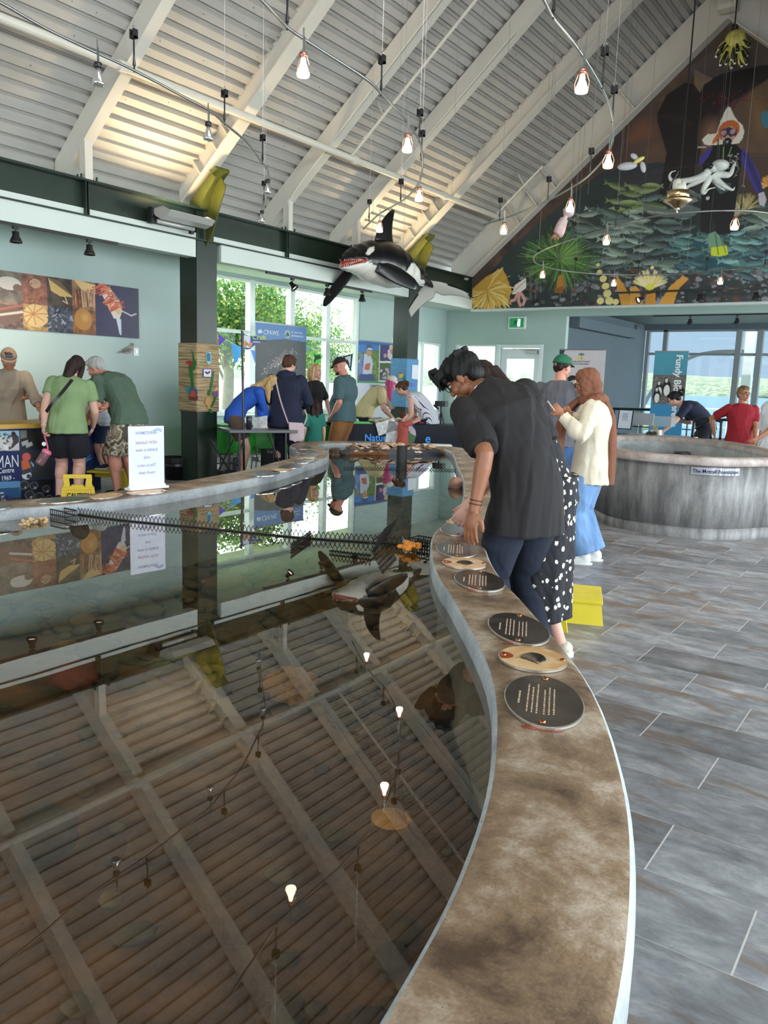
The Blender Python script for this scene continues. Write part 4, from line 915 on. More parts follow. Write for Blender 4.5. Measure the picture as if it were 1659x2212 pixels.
# name strip following the curve of the round tank
t2 = thing('tank_sign', 'brushed metal name strip on the round concrete tank', 'sign', tuple(onz(1545, 1019, .66)))
def met_hit(px, py):
    d = ray(px, py); best = None
    for i in range(len(MP)):
        a = MP[i]; b = MP[(i+1) % len(MP)]; e = b-a; det = d[0]*(-e.y)+e.x*d[1]
        if abs(det) < 1e-9: continue
        t_ = (a.x*(-e.y)+e.x*a.y)/det; u_ = (d[0]*a.y-d[1]*a.x)/det
        if t_ > 0 and 0 <= u_ <= 1 and (best is None or t_ < best): best = t_
    return Vector((d[0]*best, d[1]*best, HC+d[2]*best))
sa, sb = met_hit(1491, 1019), met_hit(1597, 1020); sd = (sb-sa); sd.z = 0; nrm = Vector((sd.y, -sd.x, 0)).normalized()
cc = (sa+sb)/2+nrm*.035; cc.z = met_hit(1545, 1019).z
def conform(o, lift):
    for v in o.data.vertices:
        p = v.co.copy(); dp = (p-cc).dot(nrm); h = None
        for i in range(len(MP)):
            a = MP[i]; e = MP[(i+1) % len(MP)]-a; det = -nrm.x*(-e.y)-e.x*(-nrm.y)*1.0
            det = (-nrm.x)*(-e.y)-(-e.x)*(-nrm.y)
            if abs(det) < 1e-9: continue
            rx, ry = a.x-p.x, a.y-p.y; t_ = (rx*(-e.y)-(-e.x)*ry)/det; u_ = ((-nrm.x)*ry-(-nrm.y)*rx)/det
            if -.02 <= u_ <= 1.02 and abs(t_) < .6 and (h is None or abs(t_) < abs(h)): h = t_
        if h is not None: v.co = p-nrm*(h+dp)+nrm*(lift+dp)
    return o
st_ = MB(); K_ = 24
st_.rings([[cc+sd*(-.5+i/K_)+nrm*n_*.002+Vector((0, 0, z)) for n_, z in ((-1, -.036), (1, -.036), (1, .036), (-1, .036))] for i in range(K_+1)])
conform(st_.build('name_strip', mat('brushed_strip', lin(200, 202, 214), .28, .35, var=.12, vscale=3), t2), .012)
conform(text('The Metcalf Foundation', .052, cc+nrm*.0028-Vector((0, 0, .017)), sd, (0, 0, 1), mat('black_lettering', (.01, .01, .012), .4), t2, align='CENTER', sx=.9, bold=.008), .019)
# ================================================================ suspended cable-light rails
RZ = 3.43
CABLE = mat('steel_cable', (.30, .29, .28), .4, .7)
BULB = mat('glowing_bulb', (1, .9, .75), .4, emit=(1.0, .80, .55), estr=9.0)
LENS = mat('unlit_reflector', (.7, .7, .68), .15, .8)
PINK = mat('copper_clip', lin(190, 130, 110), .3, .8)
def roofz(x): return deckz(x if x < XR else 2*XR-x)-.05
def rail(px, label, z=RZ):
    pts = [tuple(onz(x, y, z)) for x, y in px]; P = spline(pts, 5); m = MB(); m.tube(P, .0095, 8)
    return tag(m.build('light_rail', GREYM, smooth=True), label, 'light rail', 'curved suspended light rails'), P
RA, PA = rail([(500, -70), (540, -25), (590, 25), (620, 58), (655, 83), (700, 112), (790, 170), (825, 203), (860, 240), (882, 265), (895, 285), (908, 310), (913, 350), (908, 388), (890, 415), (865, 437), (820, 462), (785, 495)], 'curved metal light rail hanging over the tank in the middle of the hall')
RB, PB = rail([(-120, -60), (0, 5), (100, 62), (200, 110), (290, 152), (380, 200), (450, 238), (485, 267), (530, 305), (565, 350), (578, 368), (582, 395), (575, 425), (566, 470)], 'curved metal light rail hanging at the upper left, its bulbs unlit')
RC, PC = rail([(1130, -70), (1175, 0), (1195, 38), (1230, 80), (1265, 130), (1300, 190), (1320, 240), (1325, 290), (1318, 320), (1300, 350), (1265, 385), (1230, 408), (1180, 435), (1100, 468), (1038, 487)], 'curved metal light rail sweeping in front of the mural')
RD, PD = rail([(1790, 480), (1659, 460), (1600, 455), (1500, 458), (1400, 470), (1330, 490), (1260, 510), (1200, 530), (1160, 548), (1153, 560), (1165, 572), (1220, 585), (1300, 592), (1400, 594), (1500, 590), (1580, 582), (1659, 572), (1750, 560)], 'looping metal light rail hanging in front of the lower mural')
def hanger(px, py, label, z=RZ, blk=.20):
    """cable, insulator block and stem holding a rail at the pixel of the rail joint"""
    p = onz(px, py, z); t = thing('rail_hanger', label, 'hanger', tuple(p), 'cable hangers of the light rails')
    MB().tube([(p.x, p.y, p.z+blk), (p.x, p.y, roofz(p.x))], .0022, 4).build('cable', CABLE, t)
    MB().cyl((p.x, p.y, p.z-.012), (p.x, p.y, p.z+blk), .006, n=6).cyl((p.x, p.y, p.z+.03), (p.x, p.y, p.z+.09), .011, .006, 8).build('stem', BLACKM, t)
    m = MB().box((p.x-.022, p.y-.018, p.z+blk-.005), (p.x-.010, p.y+.018, p.z+blk+.05)).box((p.x+.010, p.y-.018, p.z+blk-.005), (p.x+.022, p.y+.018, p.z+blk+.05)).box((p.x-.022, p.y-.015, p.z+blk-.005), (p.x+.022, p.y+.015, p.z+blk+.008)); ins_ = m.build('insulator', BLACKM, t)
    m = MB().tube([(p.x+.012*math.cos(a), p.y, p.z+blk+.06+.014*math.sin(a)) for a in np.linspace(0, 2*PI, 10)[:-1]], .003, 4, True); m.build('hook', CABLE, ins_)
HG = [(290, 152, 'upper left rail hanger left of the first deep rafter'), (485, 267, 'rail hanger in front of the first deep rafter'), (567, 352, 'rail hanger right of the first deep rafter'), (570, 440, 'lowest hanger of the left rail'),
      (620, 60, 'hanger above the brightest left bulb'), (823, 203, 'hanger on the middle rail beside the sprinkler branch'), (905, 305, 'hanger at the tight bend of the middle rail'), (910, 345, 'second hanger at the tight bend of the middle rail'), (865, 437, 'hanger above the whale'), (797, 476, 'last hanger at the end of the middle rail'),
      (1195, 36, 'upper hanger of the right rail'), (1301, 188, 'hanger right of the large bulb on the right rail'), (1322, 262, 'hanger by the mural edge'), (1274, 380, 'hanger left of the sea butterfly'), (1183, 434, 'hanger before the end rafter'), (1079, 474, 'last hanger of the right rail'),
      (1330, 488, 'hanger over the fish shoal'), (1238, 520, 'hanger over the green anemone'), (1162, 572, 'hanger at the left loop end'), (1242, 588, 'front loop hanger above the orange box coral'), (1378, 594, 'front loop hanger left of the yellow anemone'), (1525, 588, 'front loop hanger under the diver fins'), (1600, 456, 'back loop hanger right of the diver'), (1652, 575, 'loop hanger at the right edge')]
for x, y, lab in HG: hanger(x, y, lab)
def bulb(px, py, on, label, z=3.24, w=1.0, stem=None, power=14):
    """px,py = centre of the bulb in the photo"""
    p = onz(px, py, z); t = thing('hanging_bulb', label, 'light', tuple(p), 'small bulbs on the light rails')
    s_ = 1.3*w; zt = RZ
    MB().cyl((p.x, p.y, p.z+.05*s_), (p.x, p.y, zt+.03), .005, n=6).cyl((p.x+.012, p.y, p.z+.07*s_), (p.x+.010, p.y, zt-.02), .003, n=5).build('stem', GREYM, t)
    so_ = MB().lathe(p, [(.004, .068*s_), (.018*s_, .066*s_), (.019*s_, .045*s_), (.012*s_, .042*s_)], 14).build('socket', BLACKM if not on else PINK, t, True)
    MB().lathe(p, [(.010*s_, .045*s_), (.014*s_, .02*s_), (.030*s_, -.022*s_), (.027*s_, -.034*s_), (.001, -.038*s_)], 18).build('bulb', BULB if on else LENS, so_, True)
    if on:
        MB().tube([(p.x+.02*s_, p.y, p.z+.05*s_), (p.x+.036*s_, p.y, p.z+.01), (p.x+.032*s_, p.y, p.z-.03*s_)], .0025, 4).tube([(p.x-.02*s_, p.y, p.z+.05*s_), (p.x-.036*s_, p.y, p.z+.01), (p.x-.032*s_, p.y, p.z-.03*s_)], .0025, 4).build('wire_guard', PINK, t)
        l = bpy.data.lights.new('bulb_light', 'SPOT'); l.energy = power; l.color = (1, .78, .5); l.spot_size = 1.9; l.spot_blend = .7; l.shadow_soft_size = .03
        lo = bpy.data.objects.new('bulb_light', l); COL.objects.link(lo); lo.location = (p.x, p.y, p.z-.05)
for x, y, on, lab in [(655, 148, 1, 'lit bulb hanging near the top left of the middle rail'), (1257, 183, 1, 'large lit bulb on the right rail by the deep rafter'), (880, 315, 1, 'lit bulb before the bend of the middle rail'),
      (905, 424, 1, 'lit bulb below the bend of the middle rail'), (820, 493, 1, 'lit bulb just above the whale head'), (1314, 350, 1, 'lit bulb left of the sea butterfly'), (1232, 447, 1, 'lit bulb touching the hanging squid'),
      (1088, 497, 1, 'lit bulb in front of the end rafter'), (1310, 520, 1, 'lit bulb in front of the fish shoal'), (1587, 487, 1, 'lit bulb right of the diver legs'), (1172, 594, 1, 'lit bulb at the left loop over the anemone'),
      (1326, 612, 1, 'lit bulb over the yellow frilled coral'), (1556, 608, 1, 'lit bulb above the black ceiling track'), (212, 168, 0, 'unlit bulb at the far upper left'), (450, 290, 0, 'unlit bulb in front of the first deep rafter'), (578, 408, 0, 'unlit bulb low on the left rail'), (566, 472, 0, 'unlit bulb at the lower end of the left rail')]:
    bulb(x, y, on, lab)
# fine suspension wires crossing the hall
for i, (x, y0_, y1_, D_) in enumerate([(568, 0, 290, 9.2), (574, 0, 345, 9.4), (870, 0, 470, 12), (862, 0, 230, 10), (975, 0, 420, 11), (1180, 0, 385, 11), (1190, 0, 250, 11.4), (1345, 0, 330, 12.6), (1270, 150, 420, 12.6), (1485, 215, 560, 13), (1560, 90, 360, 12)]):
    a = onD(x, y1_, D_); b = Vector((a.x, a.y, roofz(a.x)))
    tag(MB().tube([a, b], .0018, 4).build('suspension_wire', CABLE), 'thin suspension wire hanging from the roof, %s' % ('left of the left rail end', 'beside the left rail end', 'through the middle rail bend', 'left of the middle rail bend', 'right of the whale fin', 'beside the last right rail hanger', 'left of the green anemone', 'beside the sea butterfly', 'over the squid', 'in front of the diver', 'right of the diver')[i], 'wire', 'thin suspension wires')
# warm uplights on the eave beam
def uplight(y0, y1, label):
    t = thing('uplight', label, 'light', (-8.2, (y0+y1)/2, 3.35))
    AL = mat('brushed_aluminium', lin(196, 196, 192), .35, .3)
    m = MB()
    for sx in (0, 1):
        pass
    prof = [(-8.30, 3.44), (-8.24, 3.36), (-8.14, 3.31), (-8.02, 3.34), (-7.96, 3.40), (-7.97, 3.41), (-8.03, 3.355), (-8.14, 3.33), (-8.23, 3.375), (-8.285, 3.45)]
    m.prism([(x, y0, z) for x, z in prof], (0, y1-y0, 0)); m.prism([(x, y0-.012, z) for x, z in ((-8.30, 3.44), (-8.24, 3.36), (-8.14, 3.31), (-8.02, 3.34), (-7.96, 3.40), (-8.1, 3.46))], (0, .012, 0)); m.prism([(x, y1, z) for x, z in ((-8.30, 3.44), (-8.24, 3.36), (-8.14, 3.31), (-8.02, 3.34), (-7.96, 3.40), (-8.1, 3.46))], (0, .012, 0))
    m.build('housing', AL, t)
    MB().box((-8.34, y0-.05, 3.27), (-8.26, y0+.01, 3.46)).box((-8.34, y1-.1, 3.25), (-8.29, y1-.05, 3.45)).build('bracket', BLACKM, t)
    MB().cyl((-8.24, y0+.02, 3.30), (-8.24, y1-.1, 3.30), .028, n=12).build('ballast_tube', AL, t, True)
    MB().box((-8.20, y0+.03, 3.395), (-8.04, y1-.03, 3.40)).build('lamp_glass', mat('lamp_glass', (1, .95, .85), .3, emit=(1, .9, .7), estr=6), t)
    a = area('uplight_lamp', (-8.12, (y0+y1)/2, 3.43), (-7.6, (y0+y1)/2-.5, 4.6), .5, .12, 24, (1, .72, .36))
    a.rotation_euler = Vector((.42, -.15, 1)).to_track_quat('-Z', 'Y').to_euler()
uplight(6.72, 7.42, 'silver wall uplight on the green beam beside the left column')
uplight(11.7, 12.4, 'silver uplight on the green beam behind the whale')
# black track heads
def track(a, b, label, heads, lit=True, drop=.0, labs=()):
    a, b = Vector(a), Vector(b); m = MB().bar(a, b, .035, .03); tag(m.build('ceiling_track', BLACKM), label, 'light track', 'black ceiling tracks')
    for i, (u, aim) in enumerate(heads):
        p = a.lerp(b, u); t = thing('track_light', labs[i], 'light', tuple(p), 'black track lights'); q = p+Vector((0, 0, -.12))
        MB().cyl(p, q, .009, n=8).box((p.x-.018, p.y-.03, p.z-.045), (p.x+.018, p.y+.03, p.z)).build('arm', BLACKM, t)
        aim = Vector(aim).normalized(); o_ = q-aim*.05
        lh_ = MB().lathe(o_, [(.002, 0), (.035, .0), (.036, .05), (.045, .06), (.062, .10), (.064, .115), (.058, .115), (.04, .09), (.001, .085)], 20, aim).build('lamp_head', BLACKM, t, True)
        MB().lathe(o_+aim*.09, [(.001, 0), (.045, .001), (.045, .004), (.001, .005)], 16, aim).build('lens', mat('warm_lens', (.9, .8, .7), .3, emit=(1, .8, .6), estr=1.5 if lit else .0), lh_)
track((-8.36, 4.0, 2.965), (-8.36, 6.24, 2.965), 'black light track under the fascia at the left', [(.43, (0, 0, -1)), (.83, (0, 0, -1))], labs=('left black track light over the counter', 'right black track light over the counter'))
for y in (5.0, 5.86):
    l = bpy.data.lights.new('track_spot', 'SPOT'); l.energy = 34; l.color = (1, .84, .66); l.spot_size = 1.5; l.spot_blend = .8; lo = bpy.data.objects.new('track_spot', l); COL.objects.link(lo); lo.location = (-8.36, y, 2.72); lo.rotation_euler = Vector((-.75, .1, -.7)).to_track_quat('-Z', 'Y').to_euler()
track((-8.42, 8.85, 2.965), (-8.42, 11.45, 2.965), 'black light track in front of the left windows', [(.22, (.5, .2, -.6)), (.54, (0, 0, -1)), (.90, (0, 0, -1))], lit=False, labs=('tilted track light in front of the left windows', 'middle track light in front of the left windows', 'track light nearest the whale flipper'))
track((-5.25, 14.6, 3.17), (.9, 14.6, 3.17), 'black light track below the mural', [(.075, (-.5, -.6, -.4)), (.24, (0, .2, -1)), (.385, (0, .2, -1))], labs=('dark round track light turned to the camera below the mural', 'track light under the yellow corals', 'track light at the right under the mural'))
track((-5.6, 18.0, 3.05), (1, 18.0, 3.05), 'black light track above the alcove windows', [(.12, (0, 0, -1)), (.262, (0, 0, -1)), (.405, (0, 0, -1))], labs=('left track light at the alcove', 'middle track light at the alcove', 'right track light at the alcove'))
# industrial pendant
p = onD(1464, 437, 10.6); t = thing('pendant_lamp', 'large brass and white pendant lamp on a black cable before the mural', 'light', tuple(p))
PW = mat('pendant_white', lin(214, 212, 196), .4)
MB().lathe(p, [(.001, -.075), (.03, -.072), (.06, -.05), (.10, -.02), (.17, .015), (.165, .022), (.13, .035), (.128, .05)], 36).build('shade', BRASS, t, True)
MB().lathe(p, [(.128, .035), (.13, .12), (.120, .125), (.05, .126)], 36).build('collar', BRASS, t, True)
MB().ell((p.x-.02, p.y, p.z+.19), (.058, .06, .085), 18, 12).ell((p.x+.045, p.y+.01, p.z+.18), (.035, .045, .065), 14, 10).cyl((p.x, p.y, p.z+.12), (p.x, p.y, p.z+.2), .06, n=20).build('ballast_cap', PW, t, True)
MB().cyl((p.x, p.y, p.z-.14), (p.x, p.y, p.z-.06), .012, n=8).cyl((p.x, p.y, p.z-.085), (p.x, p.y, p.z-.07), .03, n=12).build('glass_tip', CHROME, t, True)
MB().tube(spline([(p.x-.03, p.y, p.z+.13), (p.x-.11, p.y, p.z+.13), (p.x-.10, p.y, p.z+.22), (p.x-.02, p.y, p.z+.36), (p.x, p.y, p.z+.6), (p.x, p.y, roofz(p.x)-.02)], 6), .009, 6).build('cord', BLACKM, t)
MB().tube([(p.x, p.y, p.z+.26), (p.x, p.y, p.z+.45)], .004, 5).build('hanging_hook', CABLE, t)

# ================================================================ generic fin / loft helpers
def fin(m, secs, n=12):
    """secs: list of (centre, chord half-vector, thickness half-vector)"""
    rs_ = []
    for c, ch, th in secs:
        c, ch, th = Vector(c), Vector(ch), Vector(th); rs_.append([c+ch*math.cos(2*PI*i/n)+th*math.sin(2*PI*i/n)*(1 if math.cos(2*PI*i/n) > -.2 else .6) for i in range(n)])
    return m.rings(rs_)
def color_mesh(name, verts, faces, cols, parent=None, m=None, smooth=True):
    me = bpy.data.meshes.new(name); me.from_pydata([tuple(v) for v in verts], [], faces)
    at_ = me.color_attributes.new('ink', 'FLOAT_COLOR', 'POINT'); at_.data.foreach_set('color', [c for q in cols for c in (*q, 1)])
    me.polygons.foreach_set('use_smooth', [smooth]*len(me.polygons)); me.materials.append(m or PRINT)
    o = bpy.data.objects.new(name, me); COL.objects.link(o)
    if parent: attach(o, parent)
    return o
def _gloss(nt, b):
    a = N(nt, 'ShaderNodeVertexColor', _layer_name='ink'); nt.links.new(a.outputs[0], b.inputs['Base Color']); b.inputs['Roughness'].default_value = 0.28
GLOSSP = nodes('glossy_paint', _gloss)
# ================================================================ the hanging whale
def whale():
    A = onD(736, 572, 12.6); B = onD(934, 618, 14.35)
    t = thing('model_whale', 'black and white model orca with open mouth hanging from the roof', 'whale', tuple((A+B)/2))
    fwd = (B-A); L = fwd.length; f = fwd.normalized(); side = Vector((f.y, -f.x, 0)).normalized(); up = side.cross(f).normalized()
    roll = Matrix.Rotation(math.radians(4), 3, f); side = roll @ side; up = roll @ up      # its left flank faces the camera
    S = [(0, .015, .02, .02), (.02, .08, .07, .03), (.05, .13, .12, .04), (.10, .19, .175, .05), (.17, .24, .235, .05), (.27, .30, .31, .035), (.38, .325, .35, .02), (.50, .31, .35, .0), (.60, .26, .30, .0), (.70, .19, .22, .01), (.80, .14, .165, .02), (.88, .085, .10, .02), (.95, .055, .06, .01), (1.0, .04, .035, 0)]
    def sec(s):
        for i in range(len(S)-1):
            if S[i][0] <= s <= S[i+1][0]:
                k = (s-S[i][0])/(S[i+1][0]-S[i][0]); k = k*k*(3-2*k); return [S[i][j]*(1-k)+S[i+1][j]*k for j in (1, 2, 3)]
        return S[-1][1:]
    n = 72; K = 96; V = []; C_ = []; F_ = []
    WB = lin(226, 222, 214); BK = (.006, .006, .007); RED = (.28, .02, .015)
    def th(s):
        P = [(0, 84), (.12, 86), (.2, 74), (.3, 66), (.45, 64), (.53, 80), (.60, 108), (.68, 118), (.74, 102), (.78, 60), (.82, 66), (.86, 60), (.89, 8), (1, 0)]
        for i in range(len(P)-1):
            if P[i][0] <= s <= P[i+1][0]: k = (s-P[i][0])/(P[i+1][0]-P[i][0]); return P[i][1]*(1-k)+P[i+1][1]*k
    ns = 110
    for i in range(ns+1):
        s = (i/ns)**1.15; a, b, dz = sec(s); c = A+f*L*s+up*(dz*1.2+.16*math.sin(PI*s)**1.0)
        for j in range(n):
            ang = -PI+2*PI*j/n  # 0 = bottom
            deg = abs(math.degrees(ang)); x = math.sin(ang); z = -math.cos(ang)
            rr = 1.0; col = WB if deg < th(s) else BK
            # open mouth: the lips part toward the snout
            g = max(0, 1-s/.145); lip = 84
            off = up*0
            if g > 0:
                if deg < lip: off = -up*(.065*g*(.35+.65*min(1, deg/60)))
                else: off = up*(.035*g)
                if abs(deg-lip) < 12: rr = 1-.5*g**.5*(1-abs(deg-lip)/12); col = RED if abs(deg-lip) < 7 else col
            # eye patch
            if ((s-.178)/.040)**2+((deg-(124+ (s-.178)*260))/11.5)**2 < 1: col = WB
            if .30 < s < .40 and 0: pass
            # sheen put into the colour: soft grey patch on the black flank
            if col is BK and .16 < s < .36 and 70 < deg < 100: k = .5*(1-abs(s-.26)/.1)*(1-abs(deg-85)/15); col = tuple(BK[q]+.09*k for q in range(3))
            V.append(c+side*x*a*rr+up*z*b*rr+off); C_.append(col)
    for i in range(ns):
        for j in range(n): F_.append((i*n+j, i*n+(j+1) % n, (i+1)*n+(j+1) % n, (i+1)*n+j))
    F_.append(tuple(range(n))[::-1])
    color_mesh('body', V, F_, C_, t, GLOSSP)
    ctr = lambda s: A+f*L*s+up*(sec(s)[2]*1.2+.16*math.sin(PI*s))
    # mouth lining and teeth
    m = MB(); c0 = ctr(.02); c1 = ctr(.13); m.tube([c0+up*.0, (c0+c1)/2, c1], [.03, .085, .12], 12); m.build('mouth_lining', mat('mouth_red', lin(140, 30, 22), .4), t, True)
    m = MB()
    for sg in (1, -1):
        for sd in (1, -1):
            for i in range(13):
                s = .012+.115*i/12; a, b, dz = sec(s); g = max(0, 1-s/.145); base = ctr(s)+side*sd*a*.88+up*(.06*b+(.05*g if sg > 0 else -.075*g)); m.tube([base, base-up*sg*.032], [.008, .001], 5)
    m.build('teeth', mat('tooth_ivory', lin(232, 222, 196), .3), t)
    for sd in (1, -1):
        s = .165; a, b, dz = sec(s); e = ctr(s)+side*sd*a*.985+up*b*.10; MB().ell(e, (.022, .022, .018), 12, 8).build('eye', mat('eye_black', (.01, .01, .01), .1), t, True)
    BL = mat('whale_black', (.008, .008, .009), .3)
    # dorsal fin
    m = MB(); b0 = ctr(.40)+up*(sec(.42)[1]*.80); secs = []
    for k in range(9):
        q = k/8; c = b0+up*(.56*q)+f*(.02+.14*q**2.2-.03*math.sin(PI*q)); w = .20*(1-q)**.75+.035; secs.append((c, f*w, side*(.055*(1-q)+.012)))
    fin(m, secs).build('dorsal_fin', BL, t, True)
    # flippers
    for sd, nm in ((1, 0), (-1, 1)):
        m = MB(); a, b, dz = sec(.27); b0 = ctr(.235)+side*sd*a*.80-up*b*.28; secs = []
        d = (f*.95-up*.20+side*sd*.36).normalized() if sd > 0 else (side*sd*.75-up*.80-f*.05).normalized()
        ch = (f*.55+up*.75).normalized() if sd > 0 else f
        for k in range(10):
            q = k/9; w = .045+.095*math.sin(PI*min(1, q*.78+.16))**.8; w *= (1 if q < .9 else .55); c = b0+d*(.80*q)+Vector((0, 0, -.06*q*q)); secs.append((c, (ch-d*ch.dot(d)).normalized()*w, (d.cross(ch)).normalized()*(.045*(1-q)+.012)))
        fin(m, secs).build('flipper', BL, t, True)
    # tail flukes: black above, white beneath, turned toward the camera
    V = []; C_ = []; F_ = []; c = ctr(.985)+f*.02; lat = (side*.93+f*.12+up*.30).normalized(); back = (f*.75-up*.62).normalized(); nrm = lat.cross(back).normalized()
    if nrm.z > 0: nrm = -nrm
    nu, nv = 36, 12
    for k in range(2):
        for i in range(nu+1):
            u = -1+2*i/nu; au = abs(u)
            lead = -.10+.34*au**1.3; trail = .26+.16*au**2.2-(.09*math.exp(-(u/.10)**2))-.0*au
            if au > .94: lead = lead+(trail-lead)*(au-.94)/.06*.9
            for j in range(nv+1):
                v = j/nv; q = lead*(1-v)+trail*v; drop = -up*.16*au**1.6
                thk = .028*math.sin(PI*v)**.6*(1-au*.75)+.003
                V.append(c+lat*u*.62+back*q+drop*.6+nrm*(thk if k == 0 else -thk)); C_.append(WB if (k == 0 and .10 < v < .93 and au < .96) or (k == 0 and v <= .1 and au < .5) else BK)
    st = (nu+1)*(nv+1)
    for k in range(2):
        for i in range(nu):
            for j in range(nv): q = k*st+i*(nv+1)+j; F_.append((q, q+1, q+nv+2, q+nv+1) if k else (q, q+nv+1, q+nv+2, q+1))
    color_mesh('tail_fluke', V, F_, C_, t, GLOSSP)
    m = MB()
    for s in (.28, .62):
        q = ctr(s)+up*sec(s)[1]*.98; m.tube([q, (q.x, q.y, roofz(q.x))], .003, 5).tube([q+Vector((.015*math.cos(a), 0, .02+.02*math.sin(a))) for a in np.linspace(0, 2*PI, 9)[:-1]], .004, 4, True)
    m.build('hanging_wire', CABLE, t)
whale()
# round badge on the beam end
t = thing('beam_badge', 'small round white badge and tag on the green beam by the whale tail', 'badge', tuple(onx(932, 612, -8.32)))
q = onx(932, 612, -8.32); MB().lathe(q, [(.001, 0), (.055, 0), (.055, .004), (.001, .005)], 24, (1, 0, 0)).build('badge_disc', WHITE, t)
MB().lathe((q.x+.006, q.y, q.z), [(.034, 0), (.045, 0), (.045, .002), (.034, .002)], 24, (1, 0, 0)).box((q.x+.004, q.y-.03, q.z-.008), (q.x+.008, q.y+.03, q.z+.008)).build('badge_mark', BLACKM, t)
q = onx(951, 617, -8.32); MB().box((q.x, q.y-.05, q.z-.015), (q.x+.006, q.y+.06, q.z+.015)).build('tag_plate', WHITE, t)
# ================================================================ hanging models before the mural: sea butterfly, squid, octopus, kelp bunch
def sheet(m, c, u, v, ru, rv, thk, rot=0, n=20):
    c, u, v = Vector(c), Vector(u).normalized(), Vector(v).normalized(); cr, sr = math.cos(rot), math.sin(rot); u2, v2 = u*cr+v*sr, v*cr-u*sr; w = u2.cross(v2)
    rr = []
    for k in range(7):
        ph = -PI/2+PI*k/6+1e-3; rr.append([c+(u2*math.cos(2*PI*i/n)*ru+v2*math.sin(2*PI*i/n)*rv)*math.cos(ph)+w*thk*math.sin(ph) for i in range(n)])
    return m.rings(rr)
DM = 11.5
def gpx(x, y, D_=DM): return onD(x, y, D_)
EX = (gpx(1400, 350)-gpx(1390, 350)).normalized(); EZ = Vector((0, 0, 1))
pxm = (gpx(1400, 350)-gpx(1390, 350)).length/10
t = thing('sea_butterfly', 'translucent white and yellow sea butterfly model hanging before the mural', 'model', tuple(gpx(1375, 350)))
TW = mat('milky_resin', lin(200, 200, 206), .35, alpha=.82); TY = mat('yellow_resin', lin(212, 206, 120), .4)
m = MB(); sheet(m, gpx(1355, 359), EX, EZ, 22*pxm, 9*pxm, .035, .12); m.tube([gpx(1340, 363), gpx(1335, 364)], [.03, .004], 8); m.build('body', TW, t, True)
m = MB(); sheet(m, gpx(1370, 338), EX, EZ, 9.5*pxm, 6*pxm, .02, -.55); m.build('wing', TW, t, True)
m = MB(); sheet(m, gpx(1389, 361), EX, EZ, 6*pxm, 12.5*pxm, .02, .28); m.build('wing', TW, t, True)
m = MB(); sheet(m, gpx(1380, 346), EX, EZ, 14*pxm, 5*pxm, .04, .55); m.build('head', TY, t, True)
MB().tube([gpx(1352, 350), Vector((gpx(1352, 350).x, gpx(1352, 350).y, roofz(gpx(1352, 350).x)))], .0018, 4).build('hanging_wire', CABLE, t)
t = thing('model_squid', 'pale pinkish squid model hanging head up before the green anemone', 'model', tuple(gpx(1218, 480)))
SQ = mat('squid_skin', lin(206, 196, 204), .4, var=.2, vscale=12, col2=lin(214, 150, 130)); 
m = MB(); m.tube(spline([gpx(1232, 446), gpx(1228, 458), gpx(1222, 468), gpx(1214, 484), gpx(1207, 503), gpx(1204, 508)], 5), [(.03+.05*math.sin(PI*min(1, i/10))) if i < 12 else (.055+.02*math.sin(PI*(i-12)/13)) for i in range(26)], 14); m.build('mantle', SQ, t, True)
m = MB(); rs = random.Random(4)
for i in range(10): a = gpx(1206+rs.uniform(-6, 6), 503); b = gpx(1200+rs.uniform(-12, 10), 516+rs.uniform(-3, 3)); m.tube([a, (a+b)/2+Vector((rs.uniform(-.02, .02), 0, 0)), b], [.012, .009, .003], 5)
m.build('tentacles', mat('squid_arms', lin(190, 130, 112), .5), t, True)
MB().tube([gpx(1232, 440), Vector((gpx(1232, 440).x, gpx(1232, 440).y, roofz(gpx(1232, 440).x)))], .0018, 4).build('hanging_wire', CABLE, t)
# octopus
OD = 12.0; t = thing('model_octopus', 'grey white octopus model with curling arms hanging before the printed diver', 'octopus', tuple(gpx(1545, 365, OD)))
OC = mat('octopus_skin', lin(196, 200, 194), .4, var=.18, vscale=10, bump=.4, bscale=50)
g2 = lambda x, y, d=0: onD(x, y, OD+d)
k_ = (g2(1550, 360)-g2(1540, 360)).length/10
m = MB(); m.ell(g2(1556, 357), (19*k_, .14, 12*k_), 22, 16, Matrix.Rotation(.0, 3, 'Y')); m.ell(g2(1541, 363), (11*k_, .12, 10*k_), 18, 12); m.ell(g2(1529, 373), (9*k_, .09, 9*k_), 16, 10)
arms = [[(1529, 374), (1510, 384), (1490, 389), (1468, 391), (1452, 390), (1446, 381), (1450, 372), (1460, 369)], [(1531, 378), (1518, 386), (1500, 396), (1488, 402), (1479, 410), (1474, 418)],
        [(1534, 380), (1529, 392), (1522, 404), (1518, 414), (1522, 417), (1530, 409), (1545, 405)], [(1540, 378), (1548, 388), (1560, 398), (1572, 406), (1583, 410), (1587, 404)],
        [(1546, 376), (1560, 377), (1573, 378), (1580, 372), (1584, 360), (1588, 352), (1582, 346)], [(1538, 380), (1546, 392), (1556, 404), (1566, 411)]]
for i, a in enumerate(arms):
    P = spline([g2(x, y, (i-2)*.02) for x, y in a], 5); m.tube(P, [max(.006, .052*(1-j/len(P))**.9) for j in range(len(P))], 10)
m.build('body', OC, t, True)
q = g2(1535, 359, -.13); MB().ell(q, (.035, .03, .035), 14, 10).build('eye', mat('eye_ring', lin(30, 30, 32), .2), t, True)
MB().tube([g2(1552, 346), Vector((g2(1552, 346).x, g2(1552, 346).y, roofz(g2(1552, 346).x)))], .0018, 4).build('hanging_wire', CABLE, t)
